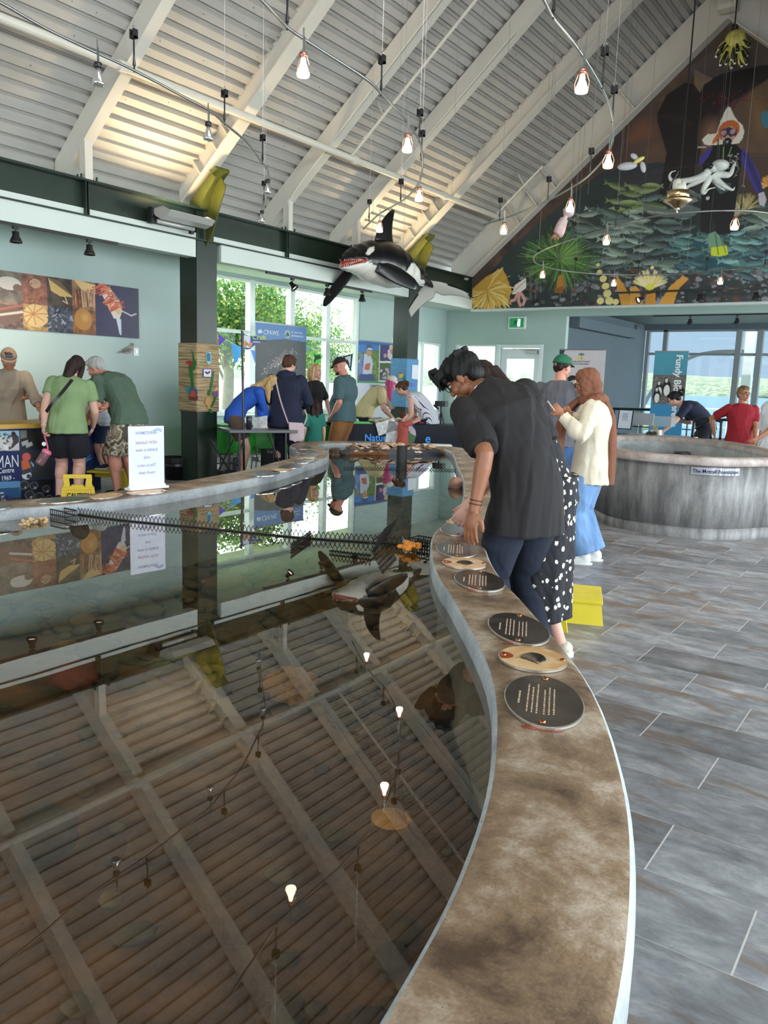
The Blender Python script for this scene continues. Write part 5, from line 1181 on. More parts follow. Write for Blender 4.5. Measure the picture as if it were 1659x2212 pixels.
# bunch of finger-like kelp pods at the peak
t = thing('kelp_model', 'hanging bunch of dark pods with yellow edges at the roof peak', 'model', tuple(onD(1590, 90, 14.2)))
rs = random.Random(9); KM = mat('pod_yellow', lin(196, 190, 96), .5, var=.3, vscale=10); KD = mat('pod_dark', lin(34, 30, 22), .35)
ends = [(1552, 108), (1560, 118), (1556, 140), (1568, 138), (1580, 128), (1587, 136), (1580, 146), (1592, 112), (1602, 142), (1600, 120), (1612, 138), (1613, 120), (1606, 108), (1547, 122), (1575, 112), (1618, 100)]
m = MB(); m2 = MB(); m3 = MB(); root = onD(1585, 78, 14.2)
m.ell(onD(1588, 88, 14.2), (.16, .12, .16), 14, 10)
for i, (x, y) in enumerate(ends):
    e = onD(x, y, 14.2+rs.uniform(-.1, .1)); a = root.lerp(e, .35); m.tube([root, a], [.03, .03], 6); m.tube(spline([a, a.lerp(e, .5), e], 4), [.02, .04, .05, .055, .055, .05, .045, .035, .012], 8); m2.tube([a.lerp(e, .35)-Vector((FW[0], FW[1], 0))*.03, e-Vector((FW[0], FW[1], 0))*.035], [.03, .028], 8); m3.ell(e, (.022, .022, .022), 8, 6)
m.build('pods', KM, t, True); m2.build('pod_fronts', KD, t, True); m3.build('pod_tips', WHITE, t, True)
MB().tube([root, (root.x, root.y, 7.75)], .01, 5).ell((root.x, root.y, root.z+.12), (.06, .06, .05), 8, 6).build('hanging_wire', BLACKM, t)
# ================================================================ people
def fuse(mb, vox, name, mt, parent=None, smooth=3, disp=None, seed=0, fac=.5):
    me = bpy.data.meshes.new(name); me.from_pydata([tuple(p) for p in mb.v], [], mb.f)
    bm = bmesh.new(); bm.from_mesh(me); bmesh.ops.recalc_face_normals(bm, faces=bm.faces); bm.to_mesh(me); bm.free()
    ob = bpy.data.objects.new(name, me); COL.objects.link(ob)
    r = ob.modifiers.new('r', 'REMESH'); r.mode = 'VOXEL'; r.voxel_size = vox; r.use_smooth_shade = True
    if smooth: s_ = ob.modifiers.new('s', 'SMOOTH'); s_.factor = fac; s_.iterations = smooth
    dg = bpy.context.evaluated_depsgraph_get(); dg.update()
    m2 = bpy.data.meshes.new_from_object(ob.evaluated_get(dg)); bpy.data.objects.remove(ob)
    if disp:
        n = len(m2.vertices); co = np.empty(n*3); m2.vertices.foreach_get('co', co); co = co.reshape(-1, 3)
        nr = np.empty(n*3, np.float32); m2.vertex_normals.foreach_get('vector', nr); nr = nr.reshape(-1, 3)
        d = disp(co, seed); co = co+nr*d[:, None]; m2.vertices.foreach_set('co', co.reshape(-1))
    m2.materials.clear(); m2.materials.append(mt); m2.polygons.foreach_set('use_smooth', [True]*len(m2.polygons)); m2.name = name; m2.update()
    o = bpy.data.objects.new(name, m2); COL.objects.link(o)
    if parent: attach(o, parent)
    return o
def folds(amp=.006, f=9.0, vert=.35, asym=0.0):
    def fn(p, seed):
        rs = np.random.RandomState(seed+3); out = np.zeros(len(p))
        for k in range(5):
            a = rs.normal(size=3)*f*(1+.6*k); a[2] *= vert; b = rs.normal(size=3)*f*.5; ph = rs.uniform(0, 6, 2)
            q = np.sin(p @ a+ph[0]+1.7*np.sin(p @ b+ph[1])); out += (1-np.abs(q))**2*(.8 if k % 2 else -.8)/(1+.5*k)
        return np.clip(out+.15, -.1, 3)*amp
    return fn
def strands(amp=.006, f=60.0, dirv=(0, 0, 1)):
    def fn(p, seed):
        rs = np.random.RandomState(seed+9); out = np.zeros(len(p))
        for k in range(4):
            a = rs.normal(size=3)*f*(.5+.5*k); a[2] *= .18; q = np.sin(p @ a+rs.uniform(0, 6)+2.0*np.sin(p @ (rs.normal(size=3)*9)+rs.uniform(0, 6))); out += q/(1+.4*k)
        return out*amp*.5
    return fn
SKIN = {k: mat('skin_'+k, lin(*c), .5, var=.06, vscale=9, bump=.04, bscale=120) for k, c in dict(fair=(216, 168, 148), tan=(176, 122, 92), brown=(150, 98, 70), ruddy=(204, 140, 118), dark=(112, 72, 54)).items()}
def cloth(name, c, **k):
    a = dict(rough=.85, var=.10, vscale=6, bump=.25, bscale=260); a.update(k); return mat(name, lin(*c), **a)
def fan(a): return Vector((math.sin(a), math.cos(a), 0))
def person(label, base, face, H, skin='fair', lean=0, side=0, curl=0, twist=0, hip=(0, 0), hipz=1.0, feet=None, head=(0, 0, 0), neck=0, hands=(None, None), elbow=(None, None), curlf=(.5, .5),
           fat=1.0, shw=1.0, hipw=1.0, top=None, bottom=None, shoes=None, hair=None, vox=.0065, cvox=.010, z0=0.0, seed=1, bust=0.0, group=None, belly=0.0, skip_low=False, palm=(None, None)):
    a = math.radians(face); F = Vector((math.sin(a), math.cos(a), 0)); R = Vector((math.cos(a), -math.sin(a), 0)); Z = Vector((0, 0, 1)); B = Vector((base[0], base[1], z0))
    W = lambda p: B+R*p[0]+F*p[1]+Z*p[2]
    def inv(q): q = Vector(q)-B; return Vector((q.dot(R), q.dot(F), q.z))
    t = thing('person', label, 'person', tuple(B)); g = H*fat
    hz = .527*H*hipz; P0 = Vector((hip[0], hip[1], hz))
    def dr(ad, sd): ad, sd = math.radians(ad), math.radians(sd); return Vector((math.sin(sd)*math.cos(ad), math.sin(ad), math.cos(ad)*math.cos(sd))).normalized()
    d1, d2, d3 = dr(lean*.6, side*.6), dr(lean*1.0, side), dr(lean*1.18+curl, side*1.1)
    nk = dr(lean*1.18+curl+neck, side*1.1)
    p1 = P0+d1*.105*H; p2 = p1+d2*.105*H; p3 = p2+d3*.105*H
    def fr(d, tw): x = Vector((math.cos(tw), -math.sin(tw), 0)); x = (x-d*x.dot(d)).normalized(); return x, d.cross(x)*-1 if 0 else x.cross(d)*-1
    tw = math.radians(twist)
    def ring(c, d, tw_, ax, by, n=22, off=0):
        x, y = fr(d, tw_); c = c+y*off; return [c+x*ax*math.cos(2*PI*i/n)+y*by*math.sin(2*PI*i/n) for i in range(n)]
    def fy(d, tw_): return fr(d, tw_)[1]
    def torso(m, inf=0.0, lo=None, hi=1.0, flare=0.0, hem=0.0):
        g_ = g; rs_ = []
        if hem > 0:
            for k in (1.0, .5): rs_.append(ring(P0-Vector((0, 0, hem*k+.02*H)), Vector((0, 0, 1)), tw*.1, .094*g_*hipw+inf+flare*k, .074*g_*hipw+inf+flare*k, off=belly*.2))
        rs_.append(ring(P0-d1*.055*H, d1, 0, .080*g_*hipw+inf, .064*g_*hipw+inf)) if hem <= 0 else None
        rs_ += [ring(P0, d1, tw*.2, .094*g_*hipw+inf, .074*g_*hipw+inf, off=belly*.25), ring(P0+d1*.055*H, d1, tw*.3, .086*g_+inf, .066*g_+inf+belly*.4, off=belly*.5),
                ring(p1, (d1+d2).normalized(), tw*.5, .080*g_+inf, .062*g_+inf+belly*.5, off=belly*.6), ring(p1.lerp(p2, .55), d2, tw*.7, .088*g_+inf, .066*g_+inf+bust*.3+belly*.2, off=bust*.3),
                ring(p2, (d2+d3).normalized(), tw*.9, .096*g_*shw+inf, .068*g_+inf+bust*.4, off=bust*.4), ring(p2.lerp(p3, .5), d3, tw, .100*g_*shw+inf*.9, .058*g_+inf*.8),
                ring(p2.lerp(p3, .82), d3, tw, .078*g_*shw+inf*.8, .042*g_+inf*.7), ring(p3+d3*.004*H, d3, tw, .040*g_+inf*.5, .036*g_+inf*.5)]
        m.rings(rs_, True); return m
    x3, y3 = fr(d3, tw); sh = [p3-d3*.046*H+x3*s_*.102*H*shw*(.5+.5*fat)+y3*(-.004*H) for s_ in (-1, 1)]
    UA, FA = .172*H, .150*H; arms = []
    for i, s_ in enumerate((-1, 1)):
        S_ = sh[i]; tg = hands[i]
        if tg is None: T = S_+Vector((s_*.05*H, .02*H, -(UA+FA)*.985))
        else: T = inv(tg) if isinstance(tg, Vector) else Vector(tg)
        v = T-S_; L = v.length; L = min(L, (UA+FA)*.995); v = v.normalized(); T = S_+v*L
        ca = (UA*UA+L*L-FA*FA)/(2*UA*L); ca = max(-1, min(1, ca)); hint = Vector(elbow[i]) if elbow[i] else Vector((s_*.5, -.8, -.35)); hp = (hint-v*hint.dot(v)).normalized()
        E_ = S_+v*UA*ca+hp*UA*math.sqrt(max(0, 1-ca*ca)); arms.append((S_, E_, T))
    hj = [P0+Vector((s_*.052*H*hipw, 0, -.02*H)) for s_ in (-1, 1)]; ft = feet or [(-.065*H, hip[1]*.3), (.065*H, hip[1]*.3)]; TH, SHN = .248*H, .235*H; legs = []
    for i in range(2):
        fx, fy_ = ft[i][:2]; fz = ft[i][2] if len(ft[i]) > 2 else 0; A_ = Vector((fx, fy_, .045*H+fz)); v = A_-hj[i]; L = min(v.length, (TH+SHN)*.998); v = v.normalized(); A_ = hj[i]+v*L
        ca = max(-1, min(1, (TH*TH+L*L-SHN*SHN)/(2*TH*L))); hp = Vector((0, 1, 0)); hp = (hp-v*hp.dot(v)).normalized(); K_ = hj[i]+v*TH*ca+hp*TH*math.sqrt(max(0, 1-ca*ca)); legs.append((hj[i], K_, A_))
    def chain(m, pts, rad, n=12):
        P = []; Rr = []
        for j in range(len(pts)-1):
            for q in range(4): k = q/4; P.append(pts[j].lerp(pts[j+1], k)); Rr.append(rad[j]*(1-k)+rad[j+1]*k)
        P.append(pts[-1]); Rr.append(rad[-1]); m.tube(P, Rr, n); m.ell(P[0], (Rr[0],)*3, n, 8); m.ell(P[-1], (Rr[-1],)*3, n, 8); return m
    def arm_pts(i, f0, f1):
        S_, E_, T = arms[i]; tot = UA+FA; f = lambda u: S_.lerp(E_, u*tot/UA) if u*tot <= UA else E_.lerp(T, (u*tot-UA)/FA)
        us = [u for u in (0, .2, .42, UA/tot, .66, .85, 1.0) if f0 <= u <= f1]; us = ([f0] if f0 not in us else [])+us+([f1] if f1 not in us else []); return [f(u) for u in us], us
    ar = lambda u: np.interp(u, [0, .15, .42, .55, .66, .85, 1], [.033, .030, .025, .023, .024, .018, .0145])*H*(.35+.65*fat)
    lk_ = .86 if bottom and bottom.get('len', 1) > .9 and not bottom.get('skirt') else 1.0
    lr = lambda u: lk_*np.interp(u, [0, .2, .45, .5, .62, .8, 1], [.056, .052, .037, .034, .036, .027, .021])*H*(.35+.65*fat)
    def leg_pts(i, f0, f1):
        A, K_, C_ = legs[i]; tot = TH+SHN; f = lambda u: A.lerp(K_, u*tot/TH) if u*tot <= TH else K_.lerp(C_, (u*tot-TH)/SHN)
        us = sorted(set([f0, f1]+[u for u in (0, .2, .45, TH/tot, .62, .8, 1) if f0 < u < f1])); return [f(u) for u in us], us
    # ---- head
    hk = .132*H/.235*(1.0 if H > 1.4 else 1.12); hp_, hyaw, hroll = [math.radians(q) for q in head]
    hb = Matrix.Rotation(-hyaw, 3, 'Z') @ Matrix.Rotation(-hp_, 3, 'X') @ Matrix.Rotation(hroll, 3, 'Y')
    nb = p3; nt_ = nb+nk*.045*H; hc = nt_+hb @ Vector((0, .018, .075))*hk
    hd = lambda x, y, z: hc+hb @ (Vector((x, y, z))*hk)
    def he(m, c, r, n=16, q=10): m.ell(hd(*c), tuple(v*hk for v in r), n, q, hb); return m
    m = MB(); he(m, (0, -.012, .028), (.074, .094, .086)); he(m, (0, .028, -.018), (.061, .062, .082)); he(m, (0, .040, -.068), (.043, .042, .036)); he(m, (0, .070, -.090), (.022, .018, .015))
    he(m, (0, .078, .022), (.050, .018, .012)); m.tube([hd(0, .082, .008), hd(0, .104, -.022), hd(0, .103, -.032)], [.008*hk, .013*hk, .013*hk], 8); he(m, (0, .102, -.034), (.017, .012, .010))
    he(m, (0, .086, -.056), (.024, .013, .006)); he(m, (0, .085, -.066), (.020, .012, .006))
    for s_ in (-1, 1): he(m, (s_*.034, .058, -.030), (.024, .026, .024)); he(m, (s_*.077, -.004, -.006), (.008, .019, .032)); he(m, (s_*.050, .01, -.055), (.022, .04, .032))
    m.tube([nb-nk*.02*H, nb, nt_, hd(0, -.012, -.03)], [.040*g, .033*H*(.5+.5*fat), .031*H*(.5+.5*fat), .030*H], 16)
    torso(m, -.004); 
    for i in range(2):
        pts, us = arm_pts(i, 0, 1); chain(m, pts, [ar(u) for u in us]); m.ell(sh[i], (.034*H*(.5+.5*fat),)*3, 12, 8)
        if not skip_low:
            pts, us = leg_pts(i, 0, 1); chain(m, pts, [lr(u) for u in us]); A_ = legs[i][2]
            m.ell((legs[i][1].lerp(A_, .32))-Vector((0, .010*H, 0)), (.031*H*fat, .034*H*fat, .065*H), 12, 8)
            m.ell(A_+Vector((0, .028*H, -.026*H)), (.024*H, .068*H, .020*H), 14, 8); m.ell(A_+Vector((0, -.012*H, -.020*H)), (.020*H, .026*H, .024*H), 12, 8)
        # hand
        S_, E_, T = arms[i]; dh = (T-E_).normalized(); s_ = -1 if i == 0 else 1; k = H/1.75; pn = Vector(palm[i]) if palm[i] else Vector((-s_, .15, 0)); pn = (pn-dh*pn.dot(dh)); pn = pn.normalized() if pn.length > .01 else fr(dh, 0)[0]; wd = dh.cross(pn).normalized()
        hm_ = Matrix((wd, pn, dh)).transposed(); m.ell(T+dh*.045*k, (.040*k, .017*k, .052*k), 14, 8, hm_)
        cf = curlf[i]
        for q in range(4):
            b0 = T+dh*.080*k+wd*(q-1.5)*.0205*k; ln = (.038, .044, .041, .032)[q]*k; an = 0.15+cf*.5; v = dh+wd*(q-1.5)*.05; pts = [b0-dh*.02*k]
            cur = b0
            for sgm in range(3): v_ = (v*math.cos(an)+pn*math.sin(an)).normalized(); cur2 = cur+v_*ln*(1, .68, .52)[sgm]; pts += [cur, cur2] if sgm == 0 else [cur2]; cur = cur2; an += cf*.75
            m.tube(pts, [.0092*k, .0092*k, .0085*k, .0078*k, .0066*k][:len(pts)], 8); m.ell(pts[-1], (.0066*k,)*3, 8, 6)
        th0 = T+dh*.022*k+wd*.030*k*(1 if 1 else -1)*(-s_ if abs(pn.y) < 2 else 1); tw_ = wd*(-s_)
        m.tube([th0-tw_*.01*k, th0+tw_*.018*k+dh*.022*k+pn*.010*k, th0+tw_*.026*k+dh*.050*k+pn*.018*k, th0+tw_*.024*k+dh*.070*k+pn*.026*k], [.014*k, .012*k, .010*k, .008*k], 8)
    mw = MB(); mw.v = [W(p) for p in m.v]; mw.f = m.f
    fuse(mw, vox, 'body', SKIN[skin], t, 2)
    wt = lambda mm: (setattr(mm, 'v', [W(p) for p in mm.v]), mm)[1]
    # eyes, brows, lips
    for s_ in (-1, 1):
        ey = wt(he(MB(), (s_*.030, .0795, .004), (.0155, .010, .0075), 12, 8)).build('eye', mat('eye_white', lin(226, 220, 214), .25), t, True)
        wt(he(MB(), (s_*.030, .0875, .004), (.0065, .0035, .0065), 10, 6)).build('iris', mat('iris_dark', (.02, .014, .01), .2), ey, True)
    bm_ = MB(); [bm_.tube([hd(s_*.016, .094, .020), hd(s_*.032, .091, .026), hd(s_*.047, .078, .020)], [.0035*hk, .0042*hk, .002*hk], 6) for s_ in (-1, 1)]; wt(bm_).build('eyebrows', mat('brow_hair', (.03, .02, .014), .8), t, True)
    wt(he(he(MB(), (0, .0965, -.0575), (.020, .0055, .0045), 12, 6), (0, .0955, -.065), (.016, .0055, .0045), 12, 6)).build('lips', mat('lips_'+skin, lin(176, 98, 88) if skin != 'brown' else lin(120, 70, 56), .4), t, True)
    ctx = dict(t=t, W=W, wt=wt, hd=hd, he=he, hk=hk, H=H, P0=P0, p1=p1, p2=p2, p3=p3, arms=arms, legs=legs, sh=sh, d1=d1, d3=d3, fr=fr, tw=tw, R=R, F=F, nb=nb, inv=inv, hb=hb, hc=hc, B=B, g=g, x3=x3, y3=y3, ring=ring, chain=chain, arm_pts=arm_pts, ar=ar, leg_pts=leg_pts, lr=lr, torso=torso, cvox=cvox, seed=seed, nk=nk)
    # ---- clothes
    if top:
        lo_ = top.get('loose', .014); m = MB(); torso(m, lo_, hem=top.get('hem', .05)*H/1.7, flare=top.get('flare', .01)); sl = top.get('sleeve', .42)
        for i in range(2):
            m.ell(sh[i], (.029*H*(.6+.4*fat)+lo_*.5,)*3, 14, 10)
            if sl > 0: pts, us = arm_pts(i, 0, sl); m.tube([W_ for W_ in pts], [ar(u)*.96+lo_*(.65+.5*u/max(sl, .01)*(1 if sl < .6 else .25)) for u in us], 16); m.ell(pts[0], (ar(0)+lo_*.5,)*3, 14, 8)
        if top.get('collar'): m.tube([nb-nk*.01*H, nb+nk*.018*H], [.040*H, .037*H], 16)
        fuse(wt(m), cvox, top.get('name', 'shirt'), top['mat'], t, 3, folds(top.get('fold', .006)*1.3, top.get('ff', 9), top.get('fv', .3)), seed)
    if bottom:
        lo_ = bottom.get('loose', .012); m = MB(); ln = bottom.get('len', 1.0)
        if bottom.get('skirt'):
            fl = bottom.get('flare', .12); rs_ = []; zb = P0.z-ln*(TH+SHN); 
            for k in range(9): q = k/8; z = P0.z+.05*H-(P0.z+.05*H-zb)*q; rs_.append([Vector((P0.x*(1-q*.4)+(.088*g*hipw+lo_+fl*q**1.2)*math.cos(2*PI*i/28)*(1+.05*q*math.sin(i*1.9)), P0.y*(1-q*.5)+(.072*g*hipw+lo_+fl*.8*q**1.2)*math.sin(2*PI*i/28)*(1+.05*q*math.sin(i*1.9)), z)) for i in range(28)])
            m.rings(rs_[::-1])
        else:
            m.rings([ring(P0-Vector((0, 0, .06*H)), Vector((0, 0, 1)), 0, .078*g*hipw+lo_, .066*g*hipw+lo_), ring(P0, d1, 0, .094*g*hipw+min(lo_, .012), .075*g*hipw+min(lo_, .012), off=belly*.25), ring(P0+d1*.040*H, d1, 0, .086*g+.002, .067*g+.002+belly*.4, off=belly*.5)])
            for i in range(2):
                pts, us = leg_pts(i, 0, ln); fl = bottom.get('flare', .0); m.tube(pts, [lr(u)/lk_+lo_*(min(1, .3+3*u)+.6*u)+fl*u for u in us], 18); m.ell(pts[0], (lr(0)/lk_+lo_*.3,)*3, 14, 10)
        fuse(wt(m), cvox, bottom.get('name', 'trousers'), bottom['mat'], t, 3, folds(bottom.get('fold', .005), bottom.get('ff', 8), .6), seed+5)
    if shoes:
        for i in range(2):
            A_ = legs[i][2]; m = MB(); m.ell(A_+Vector((0, .030*H, -.024*H)), (.029*H, .078*H, .026*H), 16, 10); m.ell(A_+Vector((0, -.012*H, -.012*H)), (.026*H, .034*H, .030*H), 14, 8)
            sh_ = fuse(wt(m), .007, 'shoe', shoes, t, 2)
            sm = MB(); sm.rings([[A_+Vector((.030*H*math.cos(2*PI*j/20)*(1 if 1 else 1), .028*H+.082*H*math.sin(2*PI*j/20), -.045*H+z)) for j in range(20)] for z in (0, .016)]); wt(sm).build('sole', mat('white_sole', lin(232, 232, 226), .6), sh_)
    if hair: hair(ctx)
    return t, ctx
# ---- hair and headwear
HAIRM = {k: mat('hair_'+k, lin(*c), .6, var=.35, vscale=30, bump=.5, spec=.3, bscale=140, stretch=(1, 1, .18)) for k, c in dict(black=(14, 12, 12), dark=(44, 28, 22), brown=(78, 50, 34), blonde=(196, 164, 112), grey=(170, 170, 166), pink=(206, 84, 140), lightbrown=(120, 92, 62)).items()}
def hair_cap(c, col, extra=None, k=1.0, front=0.0, amp=.007, vox=.007):
    he, hd, hk = c['he'], c['hd'], c['hk']; m = MB(); he(m, (0, -.020, .046), (.083*k, .098*k, .088*k)); he(m, (0, -.055, .0), (.072*k, .058*k, .070*k))
    he(m, (0, .040+front, .090), (.058*k, .048, .030))
    for s_ in (-1, 1): he(m, (s_*.070, -.012, .030), (.016, .045, .045))
    if extra: extra(m)
    return fuse(c['wt'](m), vox, 'hair', HAIRM[col], c['t'], 2, strands(amp, 70), c['seed'])
def short(col, **k): return lambda c: hair_cap(c, col, **k)
def bob(col, ln=.10, amp=.007):
    def f(c):
        def ex(m):
            hd, hk = c['hd'], c['hk']
            for s_ in (-1, 1): m.tube([hd(s_*.064, -.01, .06), hd(s_*.086, -.01, .0), hd(s_*.088, -.008, -.08), hd(s_*.080, -.004, -.10-ln)], [.03*hk, .034*hk, .034*hk, .020*hk], 10)
            m.tube([hd(0, -.085, .04), hd(0, -.095, -.02), hd(0, -.088, -.09-ln)], [.060*hk, .070*hk, .060*hk], 12); c['he'](m, (0, -.070, -.05), (.075, .045, .07+ln*.3))
        return hair_cap(c, col, ex, amp=amp)
    return f
def longh(col, ln=.30, fwd=False, top=None):
    def f(c):
        def ex(m):
            hd, hk = c['hd'], c['hk']; Z = Vector((0, 0, 1))
            for s_ in (-1, 1):
                for q in range(3):
                    a = hd(s_*(.068-.004*q), -.02-.02*q+(.03 if fwd else 0), .03); b = hd(s_*.080, -.01-.025*q+(.03 if fwd else 0), -.04); m.tube(spline([a, b, b-Z*ln*.5+Vector((s_*.01, -.02, 0)), b-Z*ln+Vector((0, -.02+.02*q, 0))], 4), [.02, .024, .026, .026, .026, .026, .025, .024, .022, .02, .017, .014, .006][:13], 8)
            b = hd(0, -.09, -.02); 
            if not fwd: m.tube([hd(0, -.085, .05), b, b-c['d3']*ln*.9], [.05*hk, .06*hk, .045*hk], 12)
        return hair_cap(c, top or col, ex)
    return f
def pony(col, ln=.14, up=.02, bun=False):
    def f(c):
        def ex(m):
            hd, hk = c['hd'], c['hk']
            if bun: c['he'](m, (0, -.120, .02+up), (.042, .038, .040))
            else: b = hd(0, -.11, .03+up); m.ell(b, (.025*hk,)*3, 10, 8); e = hd(0, -.16, .0+up)-Vector((0, 0, .02)); m.tube(spline([b, e, e-Vector((0, 0, ln))+c['hb'] @ Vector((0, -.02, 0))], 4), [.02, .028, .03, .03, .03, .027, .022, .014, .006], 9)
        return hair_cap(c, col, ex)
    return f
def cap(col_mat, hairf=None, brim=.075, back=False, yaw=0):
    def f(c):
        if hairf: hairf(c)
        he, hd, hk = c['he'], c['hd'], c['hk']; m = MB(); sg = -1 if back else 1
        rs_ = []
        for i in range(8):
            ph = PI/2*i/7.01; rs_.append([hd(.093*math.cos(ph)*math.cos(2*PI*j/28), -.014+.113*math.cos(ph)*math.sin(2*PI*j/28), .036+.106*math.sin(ph)) for j in range(28)])
        m.rings(rs_[::-1]); m.ell(hd(0, -.014, .143), (.008*hk, .008*hk, .004*hk), 8, 6)
        o = c['wt'](m).build('cap_crown', col_mat, c['t'], True)
        m = MB(); up_, dn = [], []
        for j in range(17):
            a = PI*j/16; r1 = .080
            x, y = math.cos(a)*.080, math.sin(a)*(brim+.020); up_.append(hd(x, sg*(.060+y)-.004, .046-.020*math.sin(a)-.010*abs(math.cos(a)))); dn.append(hd(x, sg*(.060+y)-.004, .041-.020*math.sin(a)-.010*abs(math.cos(a))))
        b_ = [hd(x, sg*.052, .042) for x in np.linspace(-.078, .078, 6)]; m.rings([up_+b_, dn+b_]); c['wt'](m).build('cap_brim', col_mat, o)
    return f
def glasses(c, m_=None):
    hd, hk = c['hd'], c['hk']; m = MB()
    for s_ in (-1, 1):
        m.tube([hd(s_*.033+.024*math.cos(a), .100, .002+.018*math.sin(a)) for a in np.linspace(0, 2*PI, 15)[:-1]], .0022*hk, 5, True); m.tube([hd(s_*.057, .098, .006), hd(s_*.078, .03, .008), hd(s_*.080, -.01, .004)], .002*hk, 5)
    m.tube([hd(-.010, .102, .005), hd(.010, .102, .005)], .002*hk, 5); c['wt'](m).build('glasses', m_ or BLACKM, c['t'], True)
def strap(c, pts, w, mt, name='bag_strap', th=.004):
    """flat band through world points"""
    P = spline(pts, 5); m = MB()
    for a, b in zip(P[:-1], P[1:]):
        d = b-a; s_ = d.cross(Vector((FW[0], FW[1], 0))).normalized(); n_ = d.cross(s_).normalized(); m.obox((a+b)/2, d*.52, s_*w/2, n_*th/2)
    return m.build(name, mt, c['t'])

# 1 --- young man in the black T-shirt leaning at the ledge
TB = cloth('black_tee', (30, 27, 28)); NVP = cloth('navy_trousers', (24, 30, 46)); 
b = onD(1128, 1140, 4.02)
def hair_young(c):
    hd, hk = c['hd'], c['hk']; rs = random.Random(2)
    def ex(m):
        c['he'](m, (0, .03, .075), (.080, .075, .055)); c['he'](m, (0, .085, .052), (.066, .034, .040))
        for i in range(46):
            a = rs.uniform(-1.25, 1.25); st = hd(math.sin(a)*.07, .05+.045*math.cos(a), .085+rs.uniform(-.02, .03)); o_ = c['hb'] @ Vector((math.sin(a)*.05+rs.uniform(-.02, .02), .03, -.035+rs.uniform(-.03, .02))); e = st+o_
            m.tube(spline([st, st.lerp(e, .5)+c['hb'] @ Vector((0, .012, .018)), e+Vector((0, 0, -.012))], 3), [.013, .012, .011, .010, .008, .006, .003], 6)
        for i in range(30):
            a = rs.uniform(0, 2*PI); st = hd(math.cos(a)*.05, -.03+math.sin(a)*.07, .108); e = st+c['hb'] @ Vector((rs.uniform(-.03, .03), .02, .004)); m.tube([st, st.lerp(e, .5)+Vector((0, 0, .012)), e], [.012, .012, .005], 6)
    hair_cap(c, 'black', ex, amp=.005, vox=.005)
t, c = person('young man in black T-shirt and navy trousers bowing over the ledge', (b.x, b.y), -70, 1.80, 'brown', lean=27, side=-8, curl=16, hip=(0, -.02), head=(40, -26, -4), neck=30, fat=.98, shw=1.04, twist=22,
   hands=(onD(1024, 1102, 3.78), onD(1202, 1085, 4.16)), elbow=((-.12, -1, 0), (.05, -1, 0)), curlf=(.25, .4), top=dict(mat=TB, sleeve=.47, hem=.17, loose=.030, flare=.022, fold=.016, ff=7, fv=.16), bottom=dict(mat=NVP, len=1.0, loose=.016, fold=.008), shoes=cloth('dark_shoes', (30, 30, 34)), hair=hair_young, vox=.005, cvox=.008, seed=11, feet=[(-.12, -.06), (.13, -.08)])
glasses(c)
m = MB(); hd = c['hd']; q = [c['nb']+c['nk']*.012+ (c['x3']*math.cos(a)*.075+c['y3']*math.sin(a)*.072)*c['H']/1.75-c['nk']*.012*math.sin(a) for a in np.linspace(0, 2*PI, 33)[:-1]]; m.tube(q, .0028, 5, True); c['wt'](m).build('neck_chain', CHROME, t, True)
S_, E_, T = c['arms'][0]; m = MB(); d = (T-E_).normalized(); x, y = frame_of(d)
for k in (0, .018): m.tube([T-d*(.03+k)+(x*math.cos(a)+y*math.sin(a))*.029 for a in np.linspace(0, 2*PI, 17)[:-1]], .0035, 5, True)
c['wt'](m).build('bracelet', mat('bead_brown', lin(90, 56, 36), .4), t, True)
# 2 --- woman in the daisy print dress
def _daisy(nt, b):
    L = nt.links.new; g = N(nt, 'ShaderNodeNewGeometry'); mp = N(nt, 'ShaderNodeMapping'); mp.inputs['Scale'].default_value = (25, 25, 22); L(g.outputs['Position'], mp.inputs[0])
    v = N(nt, 'ShaderNodeTexVoronoi', Scale=1.0); L(mp.outputs[0], v.inputs[0]); n = N(nt, 'ShaderNodeTexNoise', Scale=3.4); L(mp.outputs[0], n.inputs[0])
    ad = N(nt, 'ShaderNodeMath', _operation='MULTIPLY_ADD'); L(n.outputs[0], ad.inputs[0]); ad.inputs[1].default_value = .42; L(v.outputs['Distance'], ad.inputs[2])
    l1 = N(nt, 'ShaderNodeMath', _operation='LESS_THAN'); L(ad.outputs[0], l1.inputs[0]); l1.inputs[1].default_value = .50; l2 = N(nt, 'ShaderNodeMath', _operation='LESS_THAN'); L(v.outputs['Distance'], l2.inputs[0]); l2.inputs[1].default_value = .10
    m1 = N(nt, 'ShaderNodeMix', _data_type='RGBA'); m1.inputs['A'].default_value = (.008, .008, .012, 1); m1.inputs['B'].default_value = (*lin(232, 228, 212), 1); L(l1.outputs[0], m1.inputs['Factor'])
    m2 = N(nt, 'ShaderNodeMix', _data_type='RGBA'); m2.inputs['B'].default_value = (*lin(196, 166, 96), 1); L(l2.outputs[0], m2.inputs['Factor']); L(m1.outputs['Result'], m2.inputs['A']); L(m2.outputs['Result'], b.inputs['Base Color']); b.inputs['Roughness'].default_value = .8
DAISY = nodes('daisy_print', _daisy)
t, c = person('woman in black daisy print dress half hidden by the young man', (-1.75, 3.90), -102, 1.74, 'fair', lean=35, curl=8, hip=(0, -.09), head=(30, 0, 0), neck=14, fat=.86, shw=.9, hands=((-.10, .34, .80), (.10, .36, .82)), elbow=((-.1, -.2, -1), (.1, -.2, -1)),
   top=dict(mat=DAISY, sleeve=.42, hem=0, loose=.012, name='dress_bodice'), bottom=dict(mat=DAISY, skirt=True, len=.80, flare=.075, loose=.016, name='dress_skirt', fold=.012), hair=longh('dark', .16), cvox=.009, seed=4, feet=[(-.10, -.13), (.10, -.16)])
